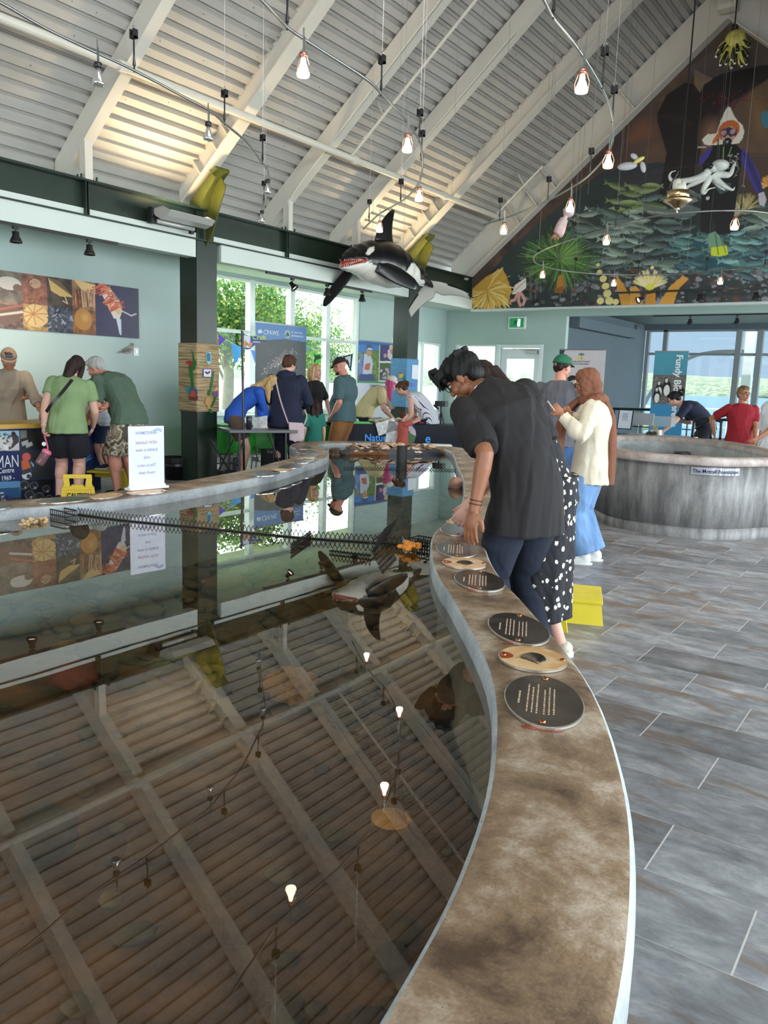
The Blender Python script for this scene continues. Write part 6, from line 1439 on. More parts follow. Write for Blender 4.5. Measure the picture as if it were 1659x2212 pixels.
for i in range(2):
    A_ = c['legs'][i][2]; m = MB(); m.ell(A_+Vector((0, .075, -.05)), (.046, .085, .034), 16, 8); m.ell(A_+Vector((0, -.03, -.035)), (.042, .045, .040), 14, 8); fuse(c['wt'](m), .006, 'espadrille', mat('woven_cream', lin(216, 210, 190), .8, var=.2, vscale=60), t, 2)
    sm = MB(); sm.rings([[A_+Vector((.05*math.cos(2*PI*j/20), .045+.125*math.sin(2*PI*j/20), -.078+z)) for j in range(20)] for z in (0, .028)]); c['wt'](sm).build('sole', mat('white_sole', (0, 0, 0)), t)
# 3 --- woman in brown headscarf looking at her phone
CRM = cloth('cream_knit', (222, 212, 190), var=.08, bump=.5, bscale=160); DEN = mat('light_denim', lin(112, 148, 190), .85, var=.28, vscale=7, bump=.3, bscale=220, stretch=(1, 1, .4)); SCF = cloth('brown_scarf', (124, 78, 56), var=.12)
b = onD(1263, 1212, 6.86)
def scarf(c):
    hd, he, hk = c['hd'], c['he'], c['hk']; m = MB(); he(m, (0, -.030, .036), (.092, .108, .100)); he(m, (0, -.065, -.035), (.086, .072, .100)); he(m, (0, -.005, .070), (.082, .085, .066)); he(m, (0, -.045, -.125), (.088, .075, .06))
    for s_ in (-1, 1): he(m, (s_*.074, .008, -.01), (.020, .052, .085)); he(m, (s_*.058, .025, -.085), (.032, .045, .035))
    he(m, (0, .025, -.130), (.070, .055, .032)); nb = c['nb']
    m.tube([nb+Vector((.10*math.cos(a), .08*math.sin(a)-.01, -.01+.02*math.sin(a*2))) for a in np.linspace(0, 2*PI, 17)[:-1]], .045, 12, True)
    fuse(c['wt'](m), .008, 'headscarf', SCF, c['t'], 3, folds(.009, 20, .5), 3)
    for (nm, pts, w0) in (('scarf_end', [nb+Vector((.04, .10, .0)), nb+Vector((-.06, .20, -.12)), nb+Vector((-.12, .235, -.28)), nb+Vector((-.16, .24, -.46)), nb+Vector((-.18, .24, -.60))], .058), ('scarf_end', [nb+Vector((-.04, -.09, -.0)), nb+Vector((-.05, -.155, -.14)), nb+Vector((-.05, -.175, -.36)), nb+Vector((-.06, -.175, -.56)), nb+Vector((-.06, -.17, -.68))], .045)):
        P = spline(pts, 5); m = MB(); rr = []
        for i, p in enumerate(P):
            q = i/(len(P)-1); d = (P[min(i+1, len(P)-1)]-P[max(i-1, 0)]).normalized(); x = Vector((1, .25, 0)); x = (x-d*x.dot(d)).normalized(); y = d.cross(x); w = w0*(.8+.8*q); rr.append([p+x*w*math.cos(2*PI*j/30)*(1)+y*(.018+.008*math.sin(j*2.1))*(1+q)*math.sin(2*PI*j/30)+y*.010*math.sin(j*1.3+i*.1) for j in range(30)])
        m.rings(rr); c['wt'](m).build(nm, SCF, c['t'], True)
ph = onD(1216, 893, 6.62)
t, c = person('woman in brown headscarf and cream sweater looking at her phone', (b.x, b.y), -108, 1.62, 'tan', lean=2, curl=6, head=(20, 0, 0), neck=8, fat=1.12, hands=(ph+Vector((.0, -.02, -.01)), onD(1230, 896, 6.74)), elbow=((-.5, -.5, -.9), (.6, -.4, -.9)), curlf=(.7, .8),
   top=dict(mat=CRM, sleeve=.97, hem=.15, loose=.032, flare=.02, fold=.014, ff=8, fv=.5, name='sweater'), bottom=dict(mat=DEN, len=.98, loose=.030, flare=.022, fold=.010, name='jeans'), shoes=cloth('white_shoes', (236, 236, 232)), hair=scarf, seed=8, feet=[(-.09, .02), (.09, -.06)])
glasses(c)
PHN = ph+Vector((-.085, -.005, .03)); m = MB(); e1 = Vector((-.55, -.18, .70)).normalized(); e2 = Vector((FW[0], FW[1], 0)).cross(e1).normalized(); e3 = e1.cross(e2)
p_ = thing('smartphone', 'silver phone in a clear case held up by the headscarf woman', 'phone', tuple(PHN)); MB().obox(PHN, e1*.080, e3*.038, e2*.005).build('phone_body', mat('phone_silver', lin(206, 196, 186), .25, .4), p_, bevel=.004); MB().obox(PHN+e2*.006, e1*.022, e3*.014, e2*.002).obox(PHN-e1*.02-e3*.0, e1*.004, e3*.004, e2*.006).build('camera_bump', BLACKM, p_, bevel=.002)
S_, E_, T = c['arms'][1]; m = MB(); d = (T-E_).normalized(); x, y = frame_of(d); m.tube([T-d*.025+(x*math.cos(a)+y*math.sin(a))*.031 for a in np.linspace(0, 2*PI, 17)[:-1]], .007, 6, True); q = T-d*.025; m.obox(q+y*.034, x*.016, y*.004, d*.018).obox(q-y*.034, x*.016, y*.004, d*.018); c['wt'](m).build('smartwatch', BLACKM, t, True)
# 4 --- man in green cap
GT = cloth('grey_tee', (92, 92, 100)); b = onD(1196, 1000, 9.1)
t, c = person('man in green cap and grey T-shirt seen from behind', (b.x, b.y), -6, 1.80, 'ruddy', lean=3, fat=1.12, shw=1.08, head=(6, 28, 0), hands=((-.22, .18, 1.0), (.18, .22, 1.06)), top=dict(mat=GT, sleeve=.45, hem=.10, loose=.022, fold=.010), bottom=dict(mat=cloth('mid_denim', (70, 104, 150)), len=1, name='jeans'), shoes=cloth('dark_shoes', (30, 30, 34)), hair=cap(cloth('green_cap', (34, 104, 74)), short('dark', k=.90)), seed=21)
# 5 --- partly hidden couple behind the headscarf woman
b = onD(1231, 1000, 12.6); t, c = person('person in black cap and blue shirt behind the dark tank top woman', (b.x, b.y), -40, 1.64, 'fair', lean=10, head=(18, -20, 0), fat=1.05, top=dict(mat=cloth('royal_blue', (40, 90, 190)), sleeve=.45, hem=.08), bottom=dict(mat=NVP), hair=cap(BLACKM, short('grey', k=.9)), seed=22, vox=.008, cvox=.012)
b = onD(1256, 1000, 10.6); t, c = person('woman in black tank top with glasses behind the headscarf woman', (b.x, b.y), 160, 1.62, 'fair', lean=4, head=(20, 10, 0), neck=8, fat=1.1, bust=.03, hands=((-.06, .32, 1.02), (.06, .34, 1.04)), top=dict(mat=cloth('black_top', (20, 20, 24)), sleeve=0, hem=.08, loose=.010), bottom=dict(mat=NVP), hair=bob('dark', .02), seed=23, vox=.008, cvox=.010)
glasses(c)
# 7 --- volunteer bending over the white table
b = onD(1496, 1000, 14.0)
t, c = person('volunteer in navy polo bending over the white table', (b.x, b.y), -108, 1.72, 'fair', lean=54, curl=4, hip=(0, -.16), head=(30, 10, 0), neck=-4, fat=1.12, hands=(onD(1432, 932, 13.6), onD(1458, 906, 14.2)), elbow=((-.4, .2, -.6), (.3, -.6, -.4)), top=dict(mat=cloth('navy_polo', (26, 34, 56)), sleeve=.42, hem=.02, loose=.016), bottom=dict(mat=cloth('black_shorts', (22, 24, 32)), len=.42, loose=.03, name='shorts'), shoes=BLACKM, hair=pony('black', .04, .03), seed=24, vox=.008)
glasses(c)
m = MB(); P0, g = c['P0'], c['g']; rg = c['ring'](P0+c['d1']*.035*c['H'], c['d1'], 0, .098*g+.012, .080*g+.012); m.tube(rg, .014, 6, True); c['wt'](m).build('belt', BLACKM, t, True)
# 8 --- woman in red
b = onD(1590, 1000, 12.35)
t, c = person('older woman in red T-shirt and glasses behind the round tank', (b.x, b.y), 150, 1.55, 'tan', fat=1.18, bust=.03, belly=.05, head=(-2, -22, 0), neck=-2, hands=(onD(1632, 955, 12.1), onD(1543, 938, 12.4)), elbow=((-.5, -.3, -.4), (.5, -.4, -.4)), top=dict(mat=cloth('red_tee', (150, 26, 40)), sleeve=.42, hem=.08, loose=.020, fold=.009), bottom=dict(mat=BLACKM), hair=pony('lightbrown', .02, 0, bun=True), seed=25, vox=.0065)
glasses(c)
# 9 --- person in white at the right edge
b = onD(1672, 1000, 11.4)
t, c = person('person in loose white shirt over pink top at the right edge', (b.x, b.y), -150, 1.62, 'tan', fat=1.2, head=(10, 0, 0), hands=(onD(1628, 955, 11.2), onD(1640, 965, 11.7)), elbow=((-.5, -.4, -.4), (.4, -.4, -.4)), top=dict(mat=cloth('white_linen', (232, 236, 240)), sleeve=.62, hem=.22, loose=.04, flare=.03, fold=.014, name='overshirt'), bottom=dict(mat=cloth('pink_cloth', (214, 84, 130)), len=.6, loose=.02), hair=bob('grey'), seed=26)
# 10 --- staff member behind the counter
b = onD(24, 1000, 10.6)
t, c = person('staff member in beige cap and fleece reaching over the counter', (b.x, b.y), 112, 1.72, 'tan', lean=14, head=(24, 6, 0), neck=10, fat=1.02, hands=(onD(92, 897, 10.1), onD(62, 858, 10.5)), elbow=((-.5, -.3, -.7), (.4, -.3, -.9)), curlf=(.4, .3), top=dict(mat=cloth('beige_fleece', (146, 134, 118), bump=.5, bscale=120), sleeve=.80, hem=.08, loose=.030, fold=.012, collar=True, name='fleece_jacket'), bottom=dict(mat=cloth('khaki', (120, 112, 92))), hair=cap(cloth('tan_cap', (150, 126, 104)), short('brown', k=.9)), seed=27)
m = MB(); hd = c['hd']; m.ell(hd(0, .092, .080), (.045*c['hk'], .010, .020*c['hk']), 14, 8, c['hb']); c['wt'](m).build('cap_badge', cloth('blue_badge', (70, 90, 120)), t, True)
S_, E_, T = c['arms'][0]; d = (T-E_).normalized(); x, y = frame_of(d); m = MB(); m.tube([T-d*.03+(x*math.cos(a)+y*math.sin(a))*.034 for a in np.linspace(0, 2*PI, 17)[:-1]], .003, 5, True); c['wt'](m).build('bracelet', BRASS, t, True)
# 11 --- woman in light green tee
b = onD(146, 1000, 9.45)
t, c = person('woman in light green T-shirt and black shorts with a crossbody strap', (b.x, b.y), -40, 1.66, 'fair', lean=13, side=5, curl=4, head=(26, 10, 10), neck=10, fat=1.24, hipw=1.02, hands=(onD(86, 958, 9.25), (.20, .30, .84)), elbow=((-.8, -.4, 0), (.5, -.5, -.3)), curlf=(1.0, .4), top=dict(mat=cloth('sage_tee', (134, 160, 112)), sleeve=.30, hem=.06, loose=.022, flare=.01, fold=.010), bottom=dict(mat=cloth('black_shorts', (22, 24, 32)), len=.40, loose=.030, flare=.03, name='shorts'), shoes=BLACKM, hair=bob('dark', .10), seed=28, feet=[(-.10, 0), (.10, 0)])
strap(c, [onD(156, 820, 9.22), onD(132, 850, 9.16), onD(112, 872, 9.18), onD(100, 890, 9.24)], .035, BLACKM)
S_, E_, T = c['arms'][0]; d = (T-E_).normalized(); x, y = frame_of(d); m = MB(); m.tube([T-d*.03+(x*math.cos(a)+y*math.sin(a))*.030 for a in np.linspace(0, 2*PI, 17)[:-1]], .008, 6, True); c['wt'](m).build('wrist_watch', CHROME, t, True)
q = onD(93, 985, 9.2); w = thing('water_bottle', 'pink lidded clear water bottle dangling from the woman\'s hand', 'bottle', tuple(q)); ax = (onD(104, 972, 9.2)-onD(84, 1003, 9.2)).normalized(); q0 = onD(84, 1003, 9.2)
MB().lathe(q0, [(.002, 0), (.045, .0), (.048, .02), (.048, .135), (.046, .14)], 24, ax).build('bottle_body', mat('smoky_pink_plastic', lin(150, 108, 116), .15, alpha=.7), w, True); PK = mat('pink_plastic', lin(240, 120, 150), .3)
MB().lathe(q0+ax*.135, [(.049, 0), (.052, .01), (.050, .03), (.03, .045), (.002, .046)], 24, ax).tube(spline([q0+ax*.165-x*.0, q0+ax*.20+Vector((-.03, 0, .02)), T and c['W'](T)+Vector((0, 0, -.09))], 4), .008, 7).build('bottle_lid', PK, w, True)
q = onD(95, 959, 9.15); MB().lathe(q, [(.001, 0), (.022, 0), (.022, .004), (.001, .004)], 20, -Vector((FW[0], FW[1], 0))).build('bottle_tag', WHITE, w)
# 12 --- grey haired man
def _camo(nt, b):
    L = nt.links.new; g = N(nt, 'ShaderNodeNewGeometry'); n = N(nt, 'ShaderNodeTexNoise', Scale=11.0, Detail=2.0); L(g.outputs['Position'], n.inputs[0]); r = N(nt, 'ShaderNodeValToRGB'); r.color_ramp.interpolation = 'CONSTANT'; L(n.outputs[0], r.inputs[0]); e = r.color_ramp.elements
    e[0].color = (*lin(84, 78, 66), 1); e[1].position = .43; e[1].color = (*lin(168, 154, 132), 1); q = e.new(.5); q.color = (*lin(206, 196, 176), 1); q = e.new(.56); q.color = (*lin(122, 108, 88), 1); q = e.new(.64); q.color = (*lin(150, 140, 120), 1)
    L(r.outputs[0], b.inputs['Base Color']); b.inputs['Roughness'].default_value = .9
b = onD(268, 1000, 9.95)
t, c = person('grey haired man in green T-shirt and camouflage shorts stooping over the counter', (b.x, b.y), -104, 1.82, 'ruddy', lean=38, curl=10, hip=(0, -.10), head=(30, -16, 0), neck=0, fat=1.22, belly=.05, shw=1.05, hands=(onD(186, 905, 10.0), onD(205, 908, 9.6)), elbow=((-.3, -.3, -.9), (.3, -.5, -.8)), top=dict(mat=cloth('dark_sage_tee', (82, 104, 86)), sleeve=.45, hem=.05, loose=.022, fold=.012, ff=8), bottom=dict(mat=nodes('camouflage', _camo), len=.52, loose=.030, flare=.03, name='shorts'), shoes=BLACKM, hair=short('grey', amp=.005), seed=29, feet=[(-.12, 0), (.12, -.05)])
# 13 --- child on the stool
b = onD(226, 1000, 10.5); STR = mat('striped_white', lin(206, 214, 222), .85, var=.3, vscale=18, stretch=(.2, .2, 3))
t, c = person('child in striped white shirt standing on a yellow step behind the counter', (b.x, b.y), -120, 1.10, 'fair', lean=20, z0=.27, fat=1.1, head=(20, 0, 0), hands=((-.1, .3, .72), (.1, .3, .72)), top=dict(mat=STR, sleeve=.4, hem=.04), bottom=dict(mat=cloth('navy_shorts', (36, 52, 88)), len=.45, loose=.02, name='shorts'), shoes=cloth('navy_shoes', (44, 54, 78)), hair=short('brown'), seed=30)
# 14 --- bending person in blue
b = onD(528, 1000, 11.4)
t, c = person('person in royal blue long sleeves and brown shorts bending to the table', (b.x, b.y), 42, 1.74, 'fair', lean=50, curl=6, hip=(0, -.14), head=(30, 0, 0), fat=1.0, hands=(onD(574, 930, 11.2), onD(590, 925, 11.6)), elbow=((-.4, -.2, -.8), (.4, -.2, -.8)), top=dict(mat=cloth('royal_blue', (40, 90, 190)), sleeve=.97, hem=.04, loose=.016, fold=.008), bottom=dict(mat=cloth('brown_shorts', (92, 76, 64)), len=.36, loose=.03, name='shorts'), shoes=cloth('white_shoes', (236, 236, 232)), hair=longh('blonde', .24), seed=31)
# 15 --- navy hoodie woman
NH = cloth('navy_hoodie', (28, 34, 58)); b = onD(615, 1000, 11.45)
def hood(c):
    hair_cap(c, 'brown', None, 1.05, amp=.009); m = MB(); nb = c['nb']; y3 = c['y3']; x3 = c['x3']; m.ell(nb-y3*.055-Vector((0, 0, .02)), (.13, .075, .085), 20, 12)
    m.tube([nb+x3*.10*math.cos(a)+y3*.085*math.sin(a)+Vector((0, 0, .015)) for a in np.linspace(0, 2*PI, 17)[:-1]], .034, 10, True); fuse(c['wt'](m), .010, 'hood', NH, c['t'], 3, folds(.01, 12), 4)
t, c = person('woman in navy hooded top and trousers with a pink shoulder bag', (b.x, b.y), -22, 1.78, 'fair', lean=4, head=(20, 26, 0), neck=10, fat=1.30, shw=1.02, hands=((-.12, .30, 1.02), (.14, .30, 1.06)), elbow=((-.7, -.2, -.7), (.7, -.2, -.7)), top=dict(mat=NH, sleeve=.95, hem=.12, loose=.034, fold=.012, ff=7, name='hooded_top'), bottom=dict(mat=cloth('navy_leggings', (24, 28, 46)), loose=.012), shoes=BLACKM, hair=hood, seed=32)
glasses(c)
strap(c, [onD(596, 822, 11.1), onD(602, 850, 11.1), onD(610, 878, 11.1), onD(623, 915, 11.14)], .018, mat('pale_strap', lin(196, 178, 172), .6)); strap(c, [onD(658, 885, 11.2), onD(663, 900, 11.15), onD(657, 918, 11.12)], .018, mat('pale_strap', (0, 0, 0)))
q = onD(641, 931, 11.05); w = thing('shoulder_bag', 'pale pink small shoulder bag at the hip of the navy hooded woman', 'bag', tuple(q)); PB_ = mat('pale_pink_leather', lin(206, 186, 190), .5); ex = Vector((math.cos(-.62+.1), math.sin(.62-.1), 0)); ex = (onD(650, 931, 11.05)-onD(640, 931, 11.05)).normalized()
MB().prism([q+ex*x+Vector((0, 0, z)) for x, z in ((-.115, .115), (.075, .105), (.095, .05), (.10, -.12), (.06, -.15), (-.10, -.13))], Vector((FW[0], FW[1], 0)).normalized()*.06).build('bag_body', PB_, w, bevel=.014)
MB().prism([q+ex*x+Vector((0, 0, z))-Vector((FW[0], FW[1], 0))*.008 for x, z in ((-.11, .12), (.08, .11), (.115, .04), (.09, 0), (.05, -.01), (.04, -.12), (-.02, -.155), (-.07, -.12))], Vector((FW[0], FW[1], 0)).normalized()*.008).build('bag_flap', PB_, w, bevel=.006)
# 16 --- blonde woman in black tee
b = onD(676, 1000, 13.0)
t, c = person('blonde woman in black T-shirt standing behind the table', (b.x, b.y), 84, 1.70, 'fair', head=(4, 0, 0), fat=1.0, bust=.02, hands=((-.30, .12, .88), (.24, .24, .90)), elbow=((-.8, -.3, 0), (.8, -.3, 0)), top=dict(mat=TB, sleeve=.45, hem=.08, loose=.018), bottom=dict(mat=NVP), hair=bob('blonde', .07), seed=33)
q = onD(682, 846, 12.8); text('GPAWS', .035, onD(678, 846, 12.78), EX, (0, 0, 1), WHITE, t) if 0 else None
# 17 --- man in teal tee
TT = cloth('teal_tee', (70, 98, 102)); b = onD(742, 1000, 12.15)
t, c = person('bearded man in black cap, teal T-shirt and brown trousers with a hand in his pocket', (b.x, b.y), -104, 1.80, 'ruddy', lean=0, curl=8, head=(20, 0, 0), neck=14, fat=1.20, belly=.07, shw=1.05, hands=((-.16, .13, .92), (.18, .16, .90)), elbow=((-.6, -.9, 0), (.6, -.6, 0)), curlf=(.5, .6), top=dict(mat=TT, sleeve=.46, hem=.06, loose=.022, fold=.010), bottom=dict(mat=cloth('rust_trousers', (138, 92, 52)), loose=.020), shoes=BLACKM, hair=cap(cloth('black_cap', (34, 32, 32)), None), seed=34, vox=.006)
glasses(c); m = MB(); c['he'](m, (0, .062, -.088), (.040, .040, .030)); c['he'](m, (0, .040, -.078), (.052, .046, .024)); fuse(c['wt'](m), .006, 'beard', HAIRM['brown'], t, 2, strands(.003, 90), 3)
m = MB(); m.ell(c['hd'](-.02, .085, .086), (.02*c['hk'], .008, .018*c['hk']), 12, 8, c['hb']); c['wt'](m).build('cap_badge', mat('orange_badge', lin(200, 110, 80), .6), t, True)
# 18 --- child in green
b = onD(677, 1000, 11.7)
t, c = person('child in green T-shirt with long dark hair at the table', (b.x, b.y), -70, 1.16, 'fair', head=(6, -8, 0), fat=1.05, top=dict(mat=cloth('jade_tee', (36, 120, 104)), sleeve=.4, hem=.10), bottom=dict(mat=NVP), hair=longh('dark', .20), seed=35)
# 19 --- pink haired woman
b = onD(797, 1000, 13.9)
t, c = person('pink haired woman in white cap and pale yellow T-shirt bending over the table', (b.x, b.y), 52, 1.74, 'fair', lean=44, curl=4, hip=(0, -.12), head=(24, 0, 0), fat=1.16, hands=(onD(856, 897, 13.4), onD(850, 905, 13.7)), elbow=((-.4, .1, -.9), (.4, .1, -.9)), top=dict(mat=cloth('pale_yellow_tee', (224, 208, 160)), sleeve=.40, hem=.04, loose=.022, fold=.008), bottom=dict(mat=NVP), hair=cap(cloth('white_cap', (220, 216, 204)), longh('pink', .26, True)), seed=36)
# 20 --- woman in striped top
def stripes(name, Rv, base, dark, freq):
    def f(nt, b):
        L = nt.links.new; g = N(nt, 'ShaderNodeNewGeometry'); d = N(nt, 'ShaderNodeVectorMath', _operation='DOT_PRODUCT'); L(g.outputs['Position'], d.inputs[0]); d.inputs[1].default_value = tuple(Rv); m_ = N(nt, 'ShaderNodeMath', _operation='MULTIPLY'); L(d.outputs['Value'], m_.inputs[0]); m_.inputs[1].default_value = freq; fr = N(nt, 'ShaderNodeMath', _operation='FRACT'); L(m_.outputs[0], fr.inputs[0]); lt = N(nt, 'ShaderNodeMath', _operation='LESS_THAN'); L(fr.outputs[0], lt.inputs[0]); lt.inputs[1].default_value = .28
        mx = N(nt, 'ShaderNodeMix', _data_type='RGBA'); mx.inputs['A'].default_value = (*base, 1); mx.inputs['B'].default_value = (*dark, 1); L(lt.outputs[0], mx.inputs['Factor']); L(mx.outputs['Result'], b.inputs['Base Color']); b.inputs['Roughness'].default_value = .85
    return nodes(name, f)
b = onD(908, 1000, 13.3); fa = math.radians(-112)
t, c = person('woman in sleeveless striped top and dark shorts bending to the table', (b.x, b.y), -112, 1.68, 'fair', lean=46, curl=6, hip=(0, -.12), head=(34, 10, 0), fat=1.06, hands=(onD(868, 920, 13.0), onD(876, 915, 13.4)), elbow=((-.2, -.2, -.9), (.3, -.2, -.9)), top=dict(mat=stripes('pin_stripe', (math.cos(fa), -math.sin(fa), 0.15), lin(228, 230, 238), lin(96, 100, 124), 40), sleeve=0, hem=.06, loose=.020, flare=.02, fold=.008), bottom=dict(mat=cloth('navy_denim_shorts', (30, 38, 66)), len=.34, loose=.026, flare=.02, name='shorts'), hair=pony('brown', .08, .05), seed=37)
# 21 --- small child in coral
b = onD(868, 1000, 12.7)
t, c = person('small child in coral shirt reaching up to the table', (b.x, b.y), -150+180, 1.0, 'fair', fat=1.05, head=(-10, 0, 0), hands=((-.10, .2, .85), (.05, .25, .90)), top=dict(mat=cloth('coral_tee', (196, 96, 84)), sleeve=.35, hem=.08), bottom=dict(mat=NVP), hair=short('brown'), seed=38, vox=.008)
# ================================================================ prints: mural, photo strip, banners
def fish(cv, x, y, L, ang, body, dark, al=1.0):
    ca, sa = math.cos(ang), math.sin(ang); T = lambda u, v: (x+(u*ca-v*sa)*L, y+(u*sa+v*ca)*L)
    top = [T(-.5+i/14, -.155*math.sin(PI*min(1, i/14*1.02))**.8) for i in range(15)]; bot = [T(.5-i/14, .15*math.sin(PI*(1-i/14))**.8) for i in range(15)]
    cv.poly(top+bot, body, al); cv.poly([T(-.44, -.02), T(-.62, -.15), T(-.57, 0), T(-.62, .14), T(-.44, .03)], body, al)
    cv.poly(bot[2:13]+[T(-.3, .03), T(.3, .03)], tuple(min(1, q*1.5+.02) for q in body), al*.55)
    cv.poly(top[2:13]+[T(.28, -.05), T(-.3, -.05)], dark, al*.8); cv.ell(T(.38, -.03), (L*.022, L*.022), (.01, .01, .012)); cv.ell(T(.385, -.035), (L*.01, L*.01), (.7, .75, .7))
    cv.line([T(.27, -.09), T(.24, 0), T(.28, .09)], L*.012, tuple(c*.4 for c in body)); cv.line([T(-.35, .0), T(.22, -.01)], L*.01, tuple(c*.6 for c in body), .8)
    for k in range(3): cv.line([T(-.25+.14*k, .05), T(-.12+.14*k, .06)], L*.02, tuple(min(1, c*1.5+.03) for c in body), .5)
def mural():
    Y = 14.86; x0, x1, z0, z1 = -8.36, .55, 2.98, 7.72
    cv = Canvas((x0, Y, z0), (x1-x0, 0, 0), (0, 0, z1-z0), 900, 480, lin(58, 52, 50)); rs = random.Random(12)
    nz = cv.noise(90, 1, 6, seed=1); nz2 = cv.noise(36, 1, 6, seed=2)
    v = cv.yy/cv.h
    # dark brown cave-like upper part
    cv.a[...] = np.array(lin(74, 60, 52))*(1+1.0*nz[..., None]); cv.blend(np.clip(nz2*2.2, 0, 1), lin(112, 84, 62), .45); cv.blend(np.clip(-nz*2, 0, 1), lin(52, 42, 54), .6)
    # deep water and rocks lower part
    px = lambda pts: pts
    cv.poly([(980, 680), (1120, 520), (1250, 410), (1300, 372), (1420, 350), (1659, 392), (1760, 400), (1760, 680)], lin(40, 54, 56)); low = v < .42
    cv.a[...] = np.where((low & True)[..., None] & (cv.xx < 2000)[..., None], cv.a*(1+.55*nz2[..., None]), cv.a)
    cv.poly([(1300, 400), (1470, 430), (1659, 470), (1760, 480), (1760, 330), (1470, 350)], lin(66, 52, 66), .45)
    cv.poly([(1470, 548), (1500, 520), (1600, 500), (1760, 500), (1760, 600), (1560, 600), (1470, 590)], lin(40, 92, 104), .65)
    cv.poly([(1560, 352), (1760, 352), (1760, 470), (1560, 440)], lin(84, 66, 44), .6)
    # orange lichen glow
    for (x, y, r) in ((1378, 286, 22), (1392, 268, 24), (1402, 292, 22), (1365, 300, 16)): cv.ell((x, y), (r*1.3, r), lin(150, 92, 62), .3, .30, .95)
    # black cave mouth and pale flank
    cv.poly([(1420, 245), (1440, 205), (1480, 178), (1505, 184), (1530, 175), (1560, 160), (1640, 140), (1760, 128), (1760, 150), (1659, 170), (1600, 208), (1560, 232), (1540, 260), (1520, 300), (1505, 360), (1500, 440), (1420, 440), (1440, 330), (1420, 262)], lin(28, 22, 24))
    cv.poly([(1412, 245), (1480, 250), (1500, 270), (1470, 272)], lin(40, 30, 34)); cv.poly([(1659, 172), (1760, 120), (1760, 330), (1600, 330), (1575, 250), (1600, 215)], lin(108, 86, 68), .7)
    cv.ell((1540, 300), (34, 60), lin(140, 104, 84), .3, .7, .6); cv.ell((1640, 250), (26, 80), lin(150, 116, 66), .3, .45, .9)
    for i in range(120): cv.ell((rs.gauss(1575, 38), rs.gauss(222, 10)-(rs.random()*12)), (rs.uniform(.8, 3), rs.uniform(.6, 1.6)), lin(120, 26, 24), 0, .6)
    cv.poly([(1500, 184), (1512, 200), (1520, 184), (1540, 170), (1500, 150)], lin(128, 110, 84), .8); cv.poly([(1480, 150), (1540, 110), (1659, 90), (1659, 140), (1560, 158), (1520, 176)], lin(96, 88, 90), .45)
    # heap of fish
    cols = [(lin(112, 132, 118), lin(54, 66, 60)), (lin(88, 108, 104), lin(40, 50, 50)), (lin(140, 158, 150), lin(70, 84, 80)), (lin(120, 140, 92), lin(60, 74, 44)), (lin(72, 90, 92), lin(30, 38, 40))]
    for i in range(430):
        y = rs.uniform(384, 600); x = rs.uniform(1150, 1740); top = 700-(x-1000)*.9 if x < 1330 else 384+max(0, (x-1330)*.16)
        if y < max(top, 380) or (1490 < x < 1560 and y < 490) or (x < 1260 and y > 560): continue
        b, d = cols[3] if (1330 < x < 1420 and y < 460 and rs.random() < .7) else cols[rs.choice((0, 1, 2, 4))]
        if y > 500 and x > 1450: b = tuple(q*w for q, w in zip(b, (.7, 1.1, 1.25)))
        k = rs.uniform(.7, 1.15); fish(cv, x, y, rs.uniform(32, 60), rs.uniform(-.25, .35)+(PI if rs.random() < .12 else 0), tuple(q*k for q in b), d)
    # sturgeon
    cv.poly([(1385, 432), (1400, 444), (1440, 452), (1500, 446), (1515, 452), (1500, 466), (1440, 470), (1400, 462), (1388, 446)], lin(96, 108, 104))
    for i in range(30): cv.ell((1400+i*3.8, 461-(i-15)**2*.02), (1.1, 1.6), lin(190, 196, 180))
    # crevice rocks at the bottom
    for i in range(520):
        x = rs.uniform(1120, 1750); y = rs.uniform(585, 664); r = rs.uniform(2.5, 10); c = rs.choice(((52, 54, 58), (84, 86, 92), (120, 122, 130), (28, 26, 28), (66, 58, 52), (150, 150, 156), (96, 52, 40)))
        cv.poly([(x+r*rs.uniform(.5, 1.3)*math.cos(a), y+r*rs.uniform(.5, 1.3)*math.sin(a)*.7) for a in np.linspace(0, 2*PI, 7)[:-1]], lin(*c), .8)
    for i in range(60): x = rs.uniform(1130, 1500); cv.line([(x, rs.uniform(585, 610)), (x+rs.uniform(-2, 2), rs.uniform(625, 655))], rs.uniform(1, 3), lin(*rs.choice(((30, 30, 30), (110, 116, 112), (60, 74, 68)))), .6)
    # green spiny anemone
    cv.ell((1195, 560), (85, 70), lin(34, 62, 36), 0, .8, .6)
    for i in range(900):
        a = rs.uniform(0, 2*PI); r0 = rs.uniform(4, 34); r1 = r0+rs.uniform(18, 62); c = rs.choice(((44, 92, 48), (74, 130, 60), (28, 60, 34), (120, 168, 88), (20, 36, 26)))
        x, y = 1208+math.cos(a)*r0, 560+math.sin(a)*r0*.8; cv.line([(x, y), (1208+math.cos(a+.1)*r1, 560+math.sin(a+.1)*r1*.8)], rs.uniform(.7, 1.6), lin(*c), .8)
    cv.ell((1228, 548), (34, 28), lin(150, 190, 110), 0, .35, .9)
    # orange box coral, yellow corals, shells
    cv.poly([(1206, 596), (1216, 592), (1220, 620), (1214, 634), (1200, 630)], lin(176, 118, 50)); cv.poly([(1199, 622), (1218, 618), (1216, 634), (1198, 632)], lin(140, 88, 36))
    def feather(cx, cy, R0, R1, n, a0, a1, cols_):
        for i in range(n):
            a = rs.uniform(a0, a1); r = rs.uniform(R0*.6, R1); w = rs.uniform(1.5, 5); cv.line([(cx+math.cos(a)*R0*.3, cy+math.sin(a)*R0*.3), (cx+math.cos(a+.05)*r*.7, cy+math.sin(a+.05)*r*.7), (cx+math.cos(a+.16)*r, cy+math.sin(a+.16)*r)], w*.55, lin(*rs.choice(cols_)), .9)
